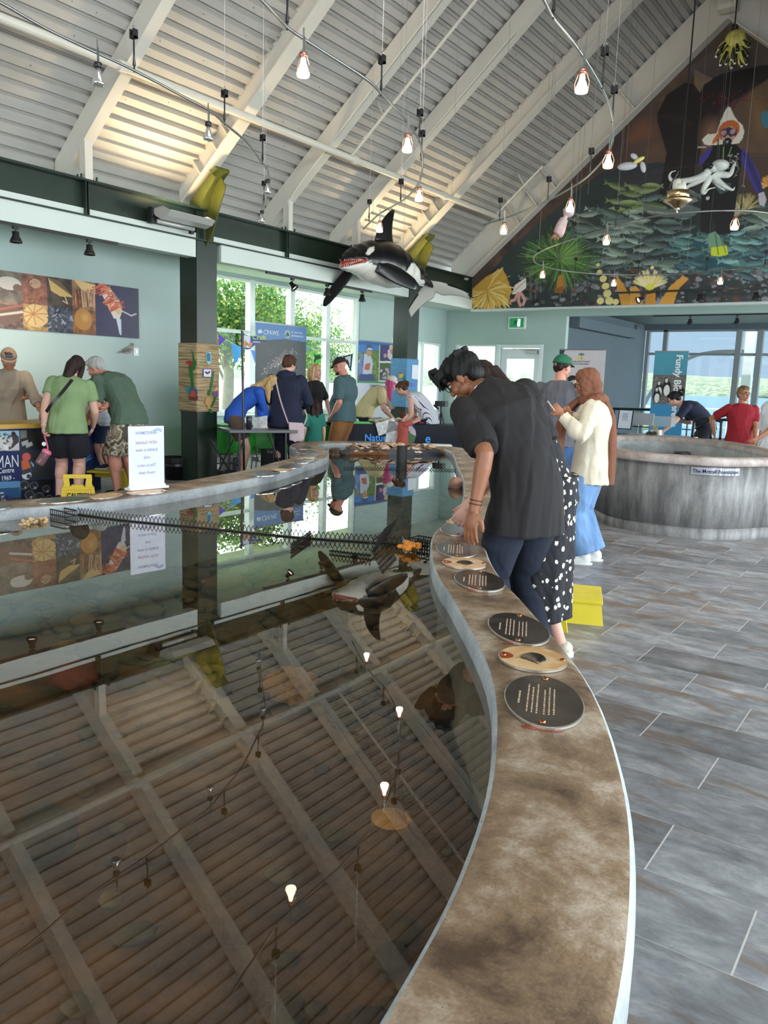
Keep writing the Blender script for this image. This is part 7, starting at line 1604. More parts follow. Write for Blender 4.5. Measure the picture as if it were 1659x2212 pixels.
    YC = ((236, 200, 104), (214, 168, 66), (244, 222, 150), (190, 140, 50))
    cv.poly([(1022, 622), (1050, 598), (1085, 578), (1095, 600), (1105, 625), (1098, 655), (1060, 664), (1022, 664)], lin(206, 162, 70)); feather(1052, 628, 18, 60, 380, -1.3, 3.1, YC)
    cv.poly([(1106, 636), (1112, 616), (1136, 600), (1137, 622), (1120, 634)], lin(236, 226, 214)); cv.line([(1110, 630), (1135, 606)], 1.2, lin(120, 100, 90)); 
    for p in ([(1118, 634), (1112, 648), (1104, 650)], [(1122, 634), (1120, 650), (1124, 660)], [(1126, 634), (1134, 648), (1130, 658)]): cv.line(p, 6, lin(212, 158, 150))
    def pillar(pts, c): cv.poly(pts, lin(*c)); cv.line([pts[0], pts[-1]], 2, lin(236, 190, 90), .5)
    pillar([(1332, 594), (1345, 612), (1368, 652), (1372, 660), (1342, 660), (1334, 625)], (206, 148, 60)); pillar([(1362, 622), (1374, 618), (1384, 630), (1390, 658), (1362, 660)], (218, 160, 70)); pillar([(1397, 636), (1416, 632), (1416, 658), (1395, 660)], (206, 142, 50))
    pillar([(1426, 652), (1446, 620), (1475, 595), (1488, 603), (1468, 622), (1460, 640), (1455, 658), (1424, 660)], (220, 158, 62))
    for i in range(160): a = rs.uniform(PI*1.05, PI*1.95); r = rs.uniform(20, 40); cv.line([(1404, 624), (1404+math.cos(a)*r*.95, 618+math.sin(a)*r*.9)], rs.uniform(1, 3), lin(*rs.choice(((240, 224, 160), (228, 204, 110), (244, 236, 190)))), .7)
    cv.ell((1404, 620), (10, 7), lin(226, 226, 60), 0, .9); cv.ell((1409, 578), (4, 4), lin(236, 220, 160))
    for x, y, r in ((1292, 572, 4), (1295, 588, 6), (1303, 602, 8), (1308, 618, 8), (1312, 634, 9), (1316, 650, 9), (1297, 650, 8), (1330, 652, 7)): cv.ell((x, y), (r, r*.9), lin(222, 212, 140))
    # tan feathery anemone right of the diver
    for i in range(260): a = rs.uniform(PI*.8, PI*1.9); r = rs.uniform(14, 40); cv.line([(1610, 455), (1610+math.cos(a)*r, 455+math.sin(a)*r)], 1.2, lin(*rs.choice(((186, 170, 110), (130, 116, 70), (212, 200, 150)))), .8)
    fish(cv, 1650, 460, 66, .1, lin(120, 130, 110), lin(50, 56, 50)); cv.ell((1655, 258), (10, 20), lin(60, 130, 150), .3, .9); feather(1660, 400, 6, 22, 50, PI*.8, PI*1.5, ((226, 150, 60), (240, 190, 110)))
    # diver
    K = lin(20, 20, 24); PU = lin(70, 62, 150)
    cv.poly([(1518, 345), (1530, 322), (1545, 312), (1590, 312), (1604, 325), (1600, 360), (1592, 420), (1584, 480), (1576, 500), (1548, 500), (1540, 470), (1536, 505), (1518, 500), (1514, 470), (1516, 400)], K)
    cv.poly([(1514, 440), (1540, 440), (1536, 505), (1512, 500)], K); cv.poly([(1546, 440), (1586, 440), (1578, 505), (1546, 505)], K)
    cv.poly([(1510, 345), (1530, 320), (1540, 318), (1530, 340), (1514, 358)], PU); cv.poly([(1604, 318), (1614, 330), (1640, 375), (1648, 412), (1634, 418), (1616, 380), (1600, 345)], PU); cv.poly([(1604, 330), (1640, 418), (1650, 412), (1615, 330)], lin(30, 28, 46), .5)
    cv.poly([(1638, 418), (1650, 414), (1656, 432), (1650, 446), (1640, 442)], lin(206, 204, 214))
    cv.poly([(1530, 505), (1545, 500), (1560, 515), (1572, 548), (1552, 553), (1538, 552), (1530, 530)], lin(120, 160, 130)); cv.poly([(1536, 535), (1570, 530), (1573, 550), (1553, 554), (1536, 552)], lin(206, 222, 60)); cv.line([(1545, 505), (1552, 550)], 1.5, K); cv.line([(1556, 512), (1568, 546)], 1.2, K)
    cv.poly([(1516, 302), (1528, 290), (1548, 288), (1556, 262), (1566, 240), (1572, 230), (1578, 232), (1586, 250), (1594, 262), (1604, 270), (1608, 284), (1604, 300), (1596, 310), (1530, 314), (1522, 312)], lin(236, 232, 220))
    cv.ell((1574, 282), (23, 22), lin(198, 106, 50)); cv.poly([(1548, 290), (1556, 286), (1550, 305), (1540, 312), (1538, 306)], lin(210, 120, 60)); cv.ell((1574, 292), (14, 19), lin(206, 160, 140))
    cv.poly([(1556, 282), (1574, 274), (1592, 280), (1590, 292), (1578, 296), (1572, 290), (1566, 298), (1556, 292)], lin(56, 56, 92)); cv.ell((1563, 287), (6, 5.5), lin(190, 150, 140)); cv.ell((1583, 284), (6, 5.5), lin(190, 150, 140))
    cv.ell((1571, 307), (9.5, 9.5), K); cv.ell((1571, 307), (4, 4), lin(90, 96, 100)); cv.ell((1571, 306), (1.6, 1.6), lin(220, 226, 230))
    cv.line([(1552, 300), (1550, 318), (1560, 334)], 3, K); cv.line([(1563, 318), (1562, 345)], 1.6, lin(150, 200, 90)); cv.line([(1580, 318), (1574, 336)], 1.6, lin(150, 200, 90)); cv.line([(1508, 318), (1524, 318)], 3, lin(190, 190, 180))
    for i in range(26): cv.ell((rs.uniform(1572, 1596), rs.uniform(332, 380)), (rs.uniform(1, 3), rs.uniform(.8, 2)), lin(200, 204, 206), 0, .7)
    cv.line([(1590, 345), (1596, 365), (1586, 382)], 2, lin(120, 124, 128)); cv.poly([(1545, 392), (1580, 396), (1575, 412), (1556, 420), (1545, 405)], lin(70, 92, 98)); cv.ell((1529, 428), (4, 4), lin(210, 210, 205))
    # panel seams
    cv.line([(1250, 400), (1450, 365), (1760, 320)], .8, lin(90, 80, 80), .5)
    sl = (7.45-3.61)/(8.38-3.75)
    def keep(u, w):
        X = x0+u*(x1-x0); Z = z0+w*(z1-z0); return (Z < 3.61+.835*(X+8.38)+.03) & (Z < 3.61+.835*((2*XR-X)+8.38)+.03)
    o = cv.mesh('mural', None, keep); o['label'] = 'huge printed sea life mural with fish, corals and a diver filling the gable'; o['category'] = 'mural'
    return o
mural()
def strip():
    X = -9.885; y0, y1, z0, z1 = 3.6, 7.73, 1.955, 2.665
    cv = Canvas((X, y0, z0), (0, y1-y0, 0), (0, 0, z1-z0), 660, 120, lin(60, 50, 48)); rs = random.Random(5)
    nz = cv.noise(14, 1, 5, seed=4); W = cv.w; cw = .375/(y1-y0)*W
    def cell(i0, i1, r0, r1, c, amp, al=1):
        a, b = int(max(0, i0)), int(i1); q = slice(int(r0*cv.h), int(r1*cv.h)); cv.a[q, a:b] = np.array(lin(*c))*(1+amp*nz[q, a:b, None]*al)
    xs = [5.95, 6.40, 6.88, 7.28]; X_ = lambda y: (y-y0)/(y1-y0)*W
    # px columns from the photo: 0-49-103-157-207-298
    e = [cv.p(x, 650)[0] for x in (0, 49, 103, 157, 207, 298)]; L = e[1]-e[0]
    e = [e[0]-3*54/49*L*.9, e[0]-2*54/49*L*.9, e[0]-54/49*L*.9]+e
    top = [(96, 82, 70), (70, 54, 44), (110, 96, 84), (112, 98, 86), (128, 80, 60), (72, 60, 52), (150, 110, 76)]; bot = [(60, 44, 40), (140, 92, 60), (84, 70, 64), (120, 96, 84), (176, 140, 88), (62, 66, 76), (124, 80, 44)]
    for i in range(len(e)-2): cell(e[i], e[i+1], .47, 1, top[i % 7] if i >= 3 else top[i], 1.2); cell(e[i], e[i+1], 0, .47, bot[i % 7], 1.2)
    cell(e[-2], e[-1], 0, 1, (38, 32, 72), .25)
    R = lambda x, y, r, c, rot=0, al=1, s=0: cv.ell((x, y), r, lin(*c), rot, al, s)
    R(20, 612, (26, 14), (206, 196, 184)); R(38, 622, (10, 8), (120, 90, 70)); R(76, 612, (12, 10), (188, 150, 120)); 
    for i in range(50): R(rs.uniform(52, 100), rs.uniform(594, 650), (1.2, 1.2), (90, 44, 34))
    cv.poly([(104, 600), (128, 606), (152, 634), (156, 642), (130, 640), (110, 628)], lin(214, 176, 110)); cv.line([(140, 640), (146, 656), (136, 650)], 2, lin(214, 190, 150)); cv.poly([(104, 602), (120, 600), (150, 618), (156, 640)], lin(54, 44, 38), .8)
    cv.poly([(158, 602), (206, 616), (206, 636), (176, 626)], lin(230, 190, 130)); 
    for i in range(26): x = rs.uniform(160, 204); cv.line([(x, 626), (x+rs.uniform(-8, 8), 662)], 2.2, lin(*rs.choice(((150, 70, 44), (206, 160, 120), (70, 40, 34)))))
    R(0, 678, (50, 22), (110, 84, 70)); cv.line([(0, 680), (48, 674)], 5, lin(214, 204, 190), .8); cv.line([(0, 668), (48, 660)], 4, lin(186, 96, 60), .8)
    R(78, 682, (27, 24), (204, 176, 120))
    for i in range(9): a = i*2*PI/9; cv.line([(72, 678), (72+30*math.cos(a), 678+24*math.sin(a))], 2, lin(176, 112, 56))
    for i in range(60): R(rs.uniform(106, 156), rs.uniform(662, 716), (rs.uniform(1, 6), rs.uniform(.8, 2.4)), rs.choice(((150, 160, 176), (30, 32, 40), (90, 98, 120))), rs.uniform(-1, 1), .8)
    R(180, 690, (20, 22), (176, 124, 60)); R(184, 686, (12, 12), (206, 164, 90), 0, .7, .8)
    # sea slug on violet
    cv.poly([(214, 612), (236, 620), (258, 650), (264, 672), (258, 690), (246, 688), (236, 668), (222, 640)], lin(222, 206, 196)); cv.poly([(250, 684), (262, 690), (262, 726), (258, 720)], lin(206, 210, 224)); cv.line([(264, 672), (284, 682), (294, 678)], 2.6, lin(206, 196, 204)); R(256, 672, (7, 7), (222, 184, 130))
    for i in range(90):
        q = rs.random(); bx = 216+q*40; by = 614+q*50; sg = rs.choice((-1, 1)); a = (PI*.9 if sg < 0 else -.5)+rs.uniform(-.4, .4); l = rs.uniform(8, 20); cv.line([(bx, by), (bx+math.cos(a)*l, by+math.sin(a)*l*.8+4)], 2.2, lin(*rs.choice(((206, 84, 44), (224, 120, 70), (170, 60, 34)))))
    o = cv.mesh('photo_mural_strip'); tag(o, 'long wall print of sea creature close ups on the left wall', 'wall print')
strip()
def banner(name, label, O, U, h, w_, h_, paint, foot=True, cat='banner', rail=True):
    O, U = Vector(O), Vector(U); t = thing(name, label, cat, (O.x, O.y, 0)); n = U.cross(Vector((0, 0, 1))).normalized()
    if n.dot(Vector((0, 0, 0))-O) < 0: n = -n
    cv = Canvas(O, U, (0, 0, h), w_, h_); paint(cv); cv.mesh('banner_print', t)
    MB().obox(O+U/2+Vector((0, 0, h/2))-n*.004, U/2, n*.002, (0, 0, h/2)).build('banner_backing', WHITE, t)
    if rail: MB().obox(O+U/2+Vector((0, 0, h+.008)), U/2*1.01, n*.012, (0, 0, .012)).build('top_rail', GREYM, t); MB().obox(O+U/2-n*.02+Vector((0, 0, h/2)), U.normalized()*.01, n*.01, (0, 0, h/2)).build('support_pole', GREYM, t)
    if foot: MB().obox(Vector((O.x, O.y, .04))+U/2, U/2, n*.09, (0, 0, .04)).build('banner_base', GREYM, t, bevel=.01)
    return t, cv, n
# blue and charcoal banner in front of the left windows
q0 = onx(552, 697, -9.95); q1 = onx(662, 707, -9.95); h0 = (q0.z+q1.z)/2
U = Vector((0, q1.y-q0.y, 0))
def p_cp(cv):
    rs = random.Random(3); cv.a[...] = np.array(lin(84, 88, 90))*(1+.12*cv.noise(40, 1, 4)[..., None]); B = lin(98, 138, 190)
    cv.poly([(548, 694), (666, 704), (666, 740), (640, 736), (615, 732), (590, 734), (572, 734), (548, 738)], B)
    for i in range(90): x = rs.gauss(600, 16); y = 782-(x-600)*.62+rs.gauss(0, 4); cv.line([(x, y), (x+rs.uniform(-5, 5), y+rs.uniform(-3, 7))], .9, lin(210, 204, 196), .8)
    cv.poly([(582, 796), (590, 782), (606, 766), (618, 752), (621, 758), (612, 776), (596, 790)], lin(124, 110, 108), .8)
    for i in range(60): cv.ell((rs.uniform(556, 600), rs.uniform(745, 860)), (rs.uniform(.5, 1.6), .5), lin(150, 156, 158), 0, .5)
    cv.ell((621, 722), (6.5, 6.5), lin(232, 216, 120)); cv.ell((621, 722), (5, 5), lin(110, 150, 200)); cv.poly([(616, 724), (621, 717), (626, 724)], lin(60, 110, 70)); cv.poly([(616, 724), (626, 724), (624, 727), (618, 727)], lin(50, 110, 160))
    for i in range(5): cv.line([(558, 714+i*1.3), (564+i*.8, 712+i*1.6)], 1.1, lin(236, 240, 244), .9)
t, cv, n = banner('pull_up_banner', 'blue and charcoal pull-up banner with CPAWS lettering by the left windows', (-9.95, q0.y, .12), U, h0-.12, 150, 250, p_cp)
WL = mat('white_lettering', (.85, .86, .88), .5)
yd = Vector((0, 0, 1)); P_ = lambda x, y, X=-9.945: onx(x, y, X)
text('CPAWS', .115, P_(569, 722), U, yd, WL, t, bold=.0)
text("WE CAN'T WAIT", .045, P_(629, 719.5), U, yd, WL, t, bold=.01, sx=.9); text('#EXTENDING PLUS', .045, P_(629, 727), U, yd, WL, t, bold=.01, sx=.85)
# photo banner left of the second column
q0 = onx(774, 738, -9.6); q1 = onx(864, 742, -9.6)
def p_b2(cv):
    rs = random.Random(8); cv.a[...] = lin(222, 226, 230); cv.poly([(770, 736), (868, 740), (868, 750), (770, 748)], lin(56, 106, 176)); cv.poly([(770, 744), (820, 746), (818, 824), (770, 823)], lin(70, 130, 196)); cv.poly([(770, 764), (820, 756), (818, 824), (770, 823)], lin(96, 130, 58))
    for i in range(300): cv.ell((rs.uniform(772, 818), rs.uniform(762, 822)), (1.5, 1.5), lin(*rs.choice(((130, 160, 70), (60, 90, 40), (160, 170, 90)))), 0, .6)
    cv.poly([(774, 780), (786, 764), (800, 764), (806, 785), (802, 812), (778, 812)], lin(206, 212, 222)); cv.poly([(774, 790), (780, 766), (786, 764), (784, 812), (774, 812)], lin(120, 140, 190)); cv.ell((797, 760), (6, 9), lin(206, 150, 120)); cv.ell((798, 751), (8, 6), lin(70, 96, 130)); cv.ell((799, 754), (6, 2), lin(230, 226, 214)); cv.poly([(790, 786), (800, 784), (798, 800), (786, 798)], lin(200, 110, 84)); cv.poly([(776, 808), (806, 808), (812, 823), (774, 823)], lin(60, 76, 130)); cv.line([(786, 764), (782, 790)], 1.3, lin(20, 24, 34))
    cv.poly([(821, 745), (866, 748), (866, 780), (820, 780)], lin(70, 60, 96)); cv.ell((847, 765), (12, 12), lin(210, 206, 214)); cv.ell((848, 757), (6, 8), lin(196, 130, 96)); cv.ell((848, 750), (8, 4.5), lin(206, 186, 160)); cv.ell((832, 762), (6, 10), lin(70, 60, 140)); cv.ell((832, 768), (4, 4), lin(206, 150, 120))
    cv.poly([(820, 784), (866, 784), (866, 822), (818, 822)], lin(76, 100, 50))
    for i in range(120): cv.ell((rs.uniform(822, 864), rs.uniform(796, 818)), (2.2, 2), lin(*rs.choice(((70, 90, 140), (150, 60, 60), (210, 206, 200), (40, 44, 50)))), 0, .7)
    cv.poly([(770, 823), (868, 826), (868, 830), (770, 827)], lin(90, 150, 90)); cv.line([(820.5, 746), (818.5, 824)], 1.6, lin(240, 240, 240)); cv.line([(820, 782), (866, 784)], 1.6, lin(240, 240, 240)); cv.poly([(765, 940), (850, 940), (850, 946), (765, 946)], lin(90, 150, 90))
U2 = Vector((0, q1.y-q0.y, 0)); h2 = (q0.z+q1.z)/2
t, cv, n = banner('pull_up_banner', 'white pull-up banner with outdoor photographs left of the rear green column', (-9.6, q0.y, .12), U2, h2-.12, 110, 230, p_b2)
BLK = mat('dark_lettering', lin(40, 46, 50), .5)
text('CONNECT', .075, onx(798, 836, -9.595), U2, yd, BLK, t, bold=.01); text('ORGANIZE', .075, onx(797, 842, -9.595)-Vector((0, 0, .05)), U2, yd, BLK, t, bold=.01); text('DOGS IN PARKS', .07, onx(800, 907, -9.595), U2, yd, BLK, t, bold=.01, sx=.8)
# conservation banner before the alcove
def p_b3(cv):
    cv.a[...] = lin(214, 206, 210); rs = random.Random(2)
    cv.poly([(1206, 752), (1222, 756), (1212, 780), (1208, 820), (1206, 860)], lin(52, 54, 84)); cv.line([(1222, 756), (1212, 780), (1208, 830)], 1.4, lin(240, 240, 244))
    cv.poly([(1240, 775), (1252, 770), (1262, 774), (1274, 774), (1258, 776)], lin(226, 206, 90)); cv.line([(1256, 776), (1256, 766)], 1.4, lin(60, 90, 50)); [cv.line([(1256, 766), (1256+6*math.cos(a), 766+4*math.sin(a))], 1.2, lin(50, 100, 50)) for a in (-2.8, -2.2, -1.5, -.9, -.3, .3, 2.8)]
    cv.ell((1233, 806), (8, 8), lin(236, 232, 236)); cv.ell((1233, 806), (7, 7), lin(214, 206, 210))
yb = 15.5; a0 = ony(1209, 756, yb); a1 = ony(1309, 757, yb); U3 = Vector((a1.x-a0.x, 0, 0))
t, cv, n = banner('pull_up_banner', 'pale pull-up banner with a small tree emblem behind the headscarf woman', (a0.x, yb, .1), U3, a0.z-.1, 120, 200, p_b3)
text('Conservation Council', .05, ony(1232, 782, yb-.005), U3, yd, BLK, t, sx=.9); text('Conseil de conservation', .05, ony(1227, 787, yb-.005), U3, yd, BLK, t, sx=.9)
# teal Fundy banner by the alcove window
def p_b4(cv):
    rs = random.Random(4); cv.a[...] = np.array(lin(74, 150, 170))*(1+.06*cv.noise(20, 1, 3)[..., None]); cv.poly([(1411, 810), (1486, 810), (1484, 873), (1408, 873)], lin(100, 98, 92)); cv.poly([(1400, 873), (1490, 873), (1490, 960), (1400, 960)], lin(56, 140, 186))
    for i in range(300): cv.ell((rs.uniform(1410, 1484), rs.uniform(812, 872)), (1.6, 1.6), lin(*rs.choice(((130, 124, 114), (70, 68, 62), (150, 146, 140)))), 0, .5)
    for (x, y, k) in ((1424, 828, 1), (1440, 822, 1.2), (1470, 836, 1.2), (1419, 842, 1)): cv.ell((x, y+14*k), (9*k, 13*k), lin(24, 24, 26)); cv.ell((x, y+18*k), (6*k, 9*k), lin(230, 228, 222)); cv.ell((x, y), (5*k, 5*k), lin(26, 26, 28)); cv.ell((x, y), (3*k, 3.5*k), lin(226, 224, 218)); cv.ell((x+1, y+1), (1.6, 1), lin(206, 110, 60))
yb = 16.9; a0 = ony(1415, 762, yb); a1 = ony(1488, 758, yb); U4 = Vector((a1.x-a0.x, 0, 0))
t, cv, n = banner('pull_up_banner', 'teal pull-up banner reading Fundy with puffins beside the alcove window', (a0.x, yb, .1), U4, (a0.z+a1.z)/2-.1, 100, 260, p_b4)
q = ony(1462, 766, yb-.006); text('Fundy Biosphere', .185, q, (0, 0, -1), (1, 0, 0), WL, t, bold=.03)
# pigeon cut-out and switch plate on the left wall
q = onx(272, 750, -9.89); t = thing('wall_bird', 'small cut-out pigeon figure on the left wall below the print', 'decoration', tuple(q))
cv = Canvas((-9.88, 7.12, 1.70), (0, .55, 0), (0, 0, .28), 90, 46, lin(170, 166, 150)); rs = random.Random(6)
cv.poly([(252, 762), (262, 756), (274, 751), (282, 745), (289, 745), (289, 752), (282, 763), (270, 763), (262, 760)], lin(150, 142, 126))
for i in range(40): cv.line([(rs.uniform(264, 284), rs.uniform(749, 762)), (rs.uniform(262, 286), rs.uniform(750, 762))], .7, lin(60, 56, 52), .7)
cv.ell((286, 744), (3.4, 3.6), lin(120, 104, 104)); cv.poly([(253, 763), (268, 756), (268, 761), (256, 763)], lin(60, 60, 60)); cv.ell((287, 743), (.8, .8), (0, 0, 0))
ol = [cv.p(*q_) for q_ in [(251, 763), (262, 756), (272, 750), (282, 745), (283, 741), (287, 740), (290, 744), (290, 752), (284, 763), (276, 765), (262, 761), (254, 764)]]
def kb(u, w):
    x, y = u*(cv.w-1), w*(cv.h-1); ins = np.zeros(x.shape, bool)
    for i in range(len(ol)):
        ax, ay = ol[i]; bx, by = ol[(i+1) % len(ol)]
        if ay != by: ins ^= ((ay > y) != (by > y)) & (x < (bx-ax)*(y-ay)/(by-ay)+ax)
    return ins
cv.mesh('bird_print', t, kb)
q = onx(293, 760, -9.9); t = thing('switch_plate', 'white switch plate beside the pigeon cut-out', 'switch', tuple(q))
MB().box((-9.9, q.y-.045, q.z-.06), (-9.885, q.y+.045, q.z+.06)).build('plate', WHITE, t, bevel=.003); MB().box((-9.886, q.y-.015, q.z-.02), (-9.878, q.y+.015, q.z+.02)).build('toggle', GREYM, t)
# twine wrap with cut-outs on the first column
t = thing('twine_wrap', 'tan twine wrapped around the left column with painted sea cut-outs', 'decoration', (-8.53, 7.66, 1.15))
zb_, zt_ = onx(437, 890, -8.37).z, onx(437, 741, -8.37).z
def _twine(nt, b):
    L = nt.links.new; g = N(nt, 'ShaderNodeNewGeometry'); s = N(nt, 'ShaderNodeSeparateXYZ'); L(g.outputs['Position'], s.inputs[0]); mp = N(nt, 'ShaderNodeMapping'); mp.inputs['Scale'].default_value = (3, 3, 90); L(g.outputs['Position'], mp.inputs[0])
    n = N(nt, 'ShaderNodeTexNoise', Scale=1.0, Detail=3.0); L(mp.outputs[0], n.inputs[0]); r = N(nt, 'ShaderNodeValToRGB'); L(n.outputs[0], r.inputs[0]); e = r.color_ramp.elements
    e[0].position = .32; e[0].color = (*lin(120, 98, 66), 1); e[1].position = .62; e[1].color = (*lin(202, 178, 136), 1); L(r.outputs[0], b.inputs['Base Color']); b.inputs['Roughness'].default_value = .85
    w = N(nt, 'ShaderNodeTexWave', Scale=22.0); w.bands_direction = 'Z'; L(g.outputs['Position'], w.inputs[0]); bp = N(nt, 'ShaderNodeBump', Strength=.6, Distance=.006); L(w.outputs[0], bp.inputs['Height']); L(bp.outputs[0], b.inputs['Normal'])
MB().box((-8.725, 7.455, zb_), (-8.345, 7.865, zt_)).build('twine', nodes('twine', _twine), t, bevel=.02)
FXm = lambda x, y: (x, y)
def cut(pts, col, nm, front=True, d=.0):
    """flat painted cut-out: on the -Y face (left half of the picture) or the +X face"""
    m = MB(); P = []
    for x, y in pts:
        P.append(ony(x, y, 7.45-d) if front else onx(x, y, -8.34+d))
    m.prism(P, (0, -.006, 0) if front else (.006, 0, 0)); m.build(nm, mat('paint_%d_%d_%d' % col, lin(*col), .5), t)
GRC = (34, 110, 40)
cut([(407, 792), (414, 790), (417, 812), (419, 836), (417, 848), (412, 846), (413, 825), (409, 805)], GRC, 'kelp_cutout'); cut([(414, 755), (418, 765), (421, 782), (424, 778), (426, 773), (424, 788), (419, 800), (416, 800), (417, 785), (416, 768)], GRC, 'kelp_cutout')
cut([(402, 782), (406, 779), (413, 779), (416, 784), (414, 791), (408, 792), (409, 786), (403, 786)], (170, 40, 40), 'shell_cutout'); cut([(403, 836), (410, 834), (412, 846), (408, 852), (404, 846)], (40, 140, 160), 'fish_cutout'); cut([(410, 844), (416, 838), (424, 840), (427, 850), (424, 858), (411, 856)], (70, 80, 160), 'coral_cutout', d=.004); cut([(412, 846), (417, 842), (422, 847), (424, 857), (412, 857)], (206, 90, 44), 'coral_cutout', d=.008); cut([(408, 855), (427, 855), (428, 862), (422, 865), (409, 864)], (126, 62, 52), 'rock_cutout', d=.006)
cut([(445, 764), (449, 760), (454, 761), (456, 768), (455, 785), (450, 787), (446, 782)], (130, 196, 206), 'jellyfish_cutout', False); cut([(447, 765), (450, 762), (454, 765), (454, 780), (448, 780)], (40, 100, 140), 'jellyfish_body', False, .007)
cut([(438, 796), (457, 796), (457, 816), (438, 815)], (90, 70, 130), 'card_frame', False); cut([(440, 798), (455.5, 798), (455.5, 814), (440, 813.5)], (226, 224, 232), 'card', False, .007); cut([(442, 803), (446, 802), (448, 806), (452, 801), (454, 803), (449, 808), (446, 808)], (14, 14, 18), 'card_bird', False, .014)
cut([(457, 812), (461, 801), (462, 806), (460, 824), (457, 838), (452, 856), (448, 853), (449, 842), (452, 845), (455, 826)], GRC, 'kelp_cutout', False); cut([(467, 856), (464, 868), (458, 880), (455, 877), (460, 868), (463, 856)], GRC, 'kelp_cutout', False)
cut([(443, 864), (446, 858), (453, 857), (457, 864), (456, 873), (453, 878), (455, 883), (447, 883), (448, 877), (443, 872)], (196, 150, 86), 'turtle_shell_cutout', False, .005); cut([(460, 848), (466, 836), (470, 835), (470, 856), (461, 855)], (224, 180, 110), 'shell_cutout', False, .004); cut([(459, 846), (470, 844), (470, 858), (460, 856)], (130, 90, 130), 'shell_cutout', False, .008)
cut([(450, 880), (456, 884), (460, 892), (452, 892)], GRC, 'kelp_cutout', False, .002)
# blue wrap on the second column
t = thing('blue_wrap', 'blue fabric wrap with sea cut-outs on the rear green column', 'decoration', (-8.53, 12.73, 1.2))
zb_, zt_ = onx(887, 880, -8.37).z, onx(887, 775, -8.37).z
MB().box((-8.72, 12.53, zb_), (-8.35, 12.93, zt_)).build('wrap_cloth', mat('blue_cloth', lin(96, 150, 190), .8, var=.2, vscale=40), t, bevel=.015)
def cut2(pts, col, nm, front, d=0):
    m = MB(); P = [ony(x, y, 12.525-d) if front else onx(x, y, -8.345+d) for x, y in pts]; m.prism(P, (0, -.006, 0) if front else (.006, 0, 0)); m.build(nm, mat('paint_%d_%d_%d' % col, lin(*col), .5), t)
cut2([(863, 808), (870, 806), (872, 812), (868, 817), (862, 816)], (220, 190, 80), 'fish_cutout', True); cut2([(861, 806), (868, 804), (866, 809)], (200, 80, 60), 'fish_cutout', True, .004); cut2([(872, 815), (877, 822), (875, 830), (871, 826)], GRC, 'kelp_cutout', True)
cut2([(890, 788), (904, 789), (903, 820), (889, 818)], (226, 230, 236), 'paper_card', False); cut2([(889, 826), (897, 826), (897, 836), (889, 836)], (90, 120, 200), 'shell_cutout', False)
# ================================================================ furniture and small things
# display counter at the left: yellow top, photo front with lettering
t = thing('display_counter', 'blue photo display counter with a yellow top at the left', 'counter', (-8.7, 4.6, 0))
C0 = Vector((-8.24, 2.9, 0)); C1 = Vector((-8.24, 5.35, 0)); C2 = Vector((-8.62, 6.12, 0)); HT = .87
NB = mat('navy_panel', lin(14, 38, 92), .35)
m = MB(); m.prism([C0, C1, C2, C2+Vector((-.55, -.27, 0)), C1+Vector((-.6, -.1, 0)), C0+Vector((-.6, 0, 0))], (0, 0, HT-.05)); m.build('cabinet', NB, t)
m = MB(); m.prism([p+Vector((0, 0, HT-.05)) for p in (C0+Vector((.03, 0, 0)), C1+Vector((.03, .02, 0)), C2+Vector((.03, .03, 0)), C2+Vector((-.58, -.27, 0)), C1+Vector((-.63, -.1, 0)), C0+Vector((-.63, 0, 0)))], (0, 0, .05)); m.build('counter_top', mat('yellow_top', lin(206, 162, 74), .4, var=.08, vscale=4), t, bevel=.004)
m = MB().bar(C2+Vector((.02, .0, 0)), C2+Vector((.02, .0, HT-.05)), .03, .03); m.build('corner_post', GREYM, t)
cv = Canvas(C0+Vector((.006, 0, .03)), C1-C0, (0, 0, HT-.1), 420, 150, lin(14, 38, 92)); rs = random.Random(5)
cv.poly([(-80, 918), (41, 915), (42, 973), (-80, 976)], lin(150, 190, 206)); cv.poly([(-80, 950), (41, 945), (42, 973), (-80, 976)], lin(200, 200, 196))
for i in range(140): cv.ell((rs.uniform(-60, 26), rs.uniform(934, 970)), (rs.uniform(1, 4), rs.uniform(1, 3)), lin(*rs.choice(((30, 28, 26), (120, 96, 80), (210, 206, 200), (60, 56, 60)))), rs.uniform(-1, 1), .8)
cv.poly([(24, 936), (30, 932), (35, 938), (41, 944), (41, 955), (33, 962), (22, 972), (28, 955)], lin(64, 48, 48)); cv.ell((29, 937), (4.5, 5), lin(40, 30, 28)); cv.poly([(8, 962), (19, 962), (18, 972), (8, 972)], lin(226, 226, 226))
cv.poly([(43, 918), (96, 916), (110, 970), (44, 972)], lin(34, 32, 30)); cv.poly([(44, 920), (58, 919), (58, 945), (44, 948)], lin(120, 118, 110)); [cv.poly([(46+i*9, 955+i*4), (60+i*9, 950+i*4), (62+i*9, 958+i*4), (48+i*9, 964+i*4)], lin(170, 170, 166)) for i in range(2)]
cv.poly([(44, 974), (110, 972), (115, 1033), (46, 1037)], lin(38, 42, 44)); cv.ell((57, 987), (9, 9), lin(214, 90, 96)); cv.poly([(46, 995), (60, 992), (68, 1012), (48, 1020)], lin(206, 104, 58)); cv.ell((58, 1027), (10, 9), lin(220, 226, 230)); cv.ell((62, 1029), (5, 5), lin(70, 72, 74)); cv.poly([(64, 995), (74, 1004), (72, 1010)], lin(120, 180, 200)); cv.ell((78, 995), (8, 9), lin(20, 20, 24)); cv.poly([(48, 1016), (66, 1010), (72, 1018), (50, 1026)], lin(50, 60, 80))
cv.poly([(46, 1039), (115, 1035), (118, 1088), (48, 1090)], lin(10, 12, 18))
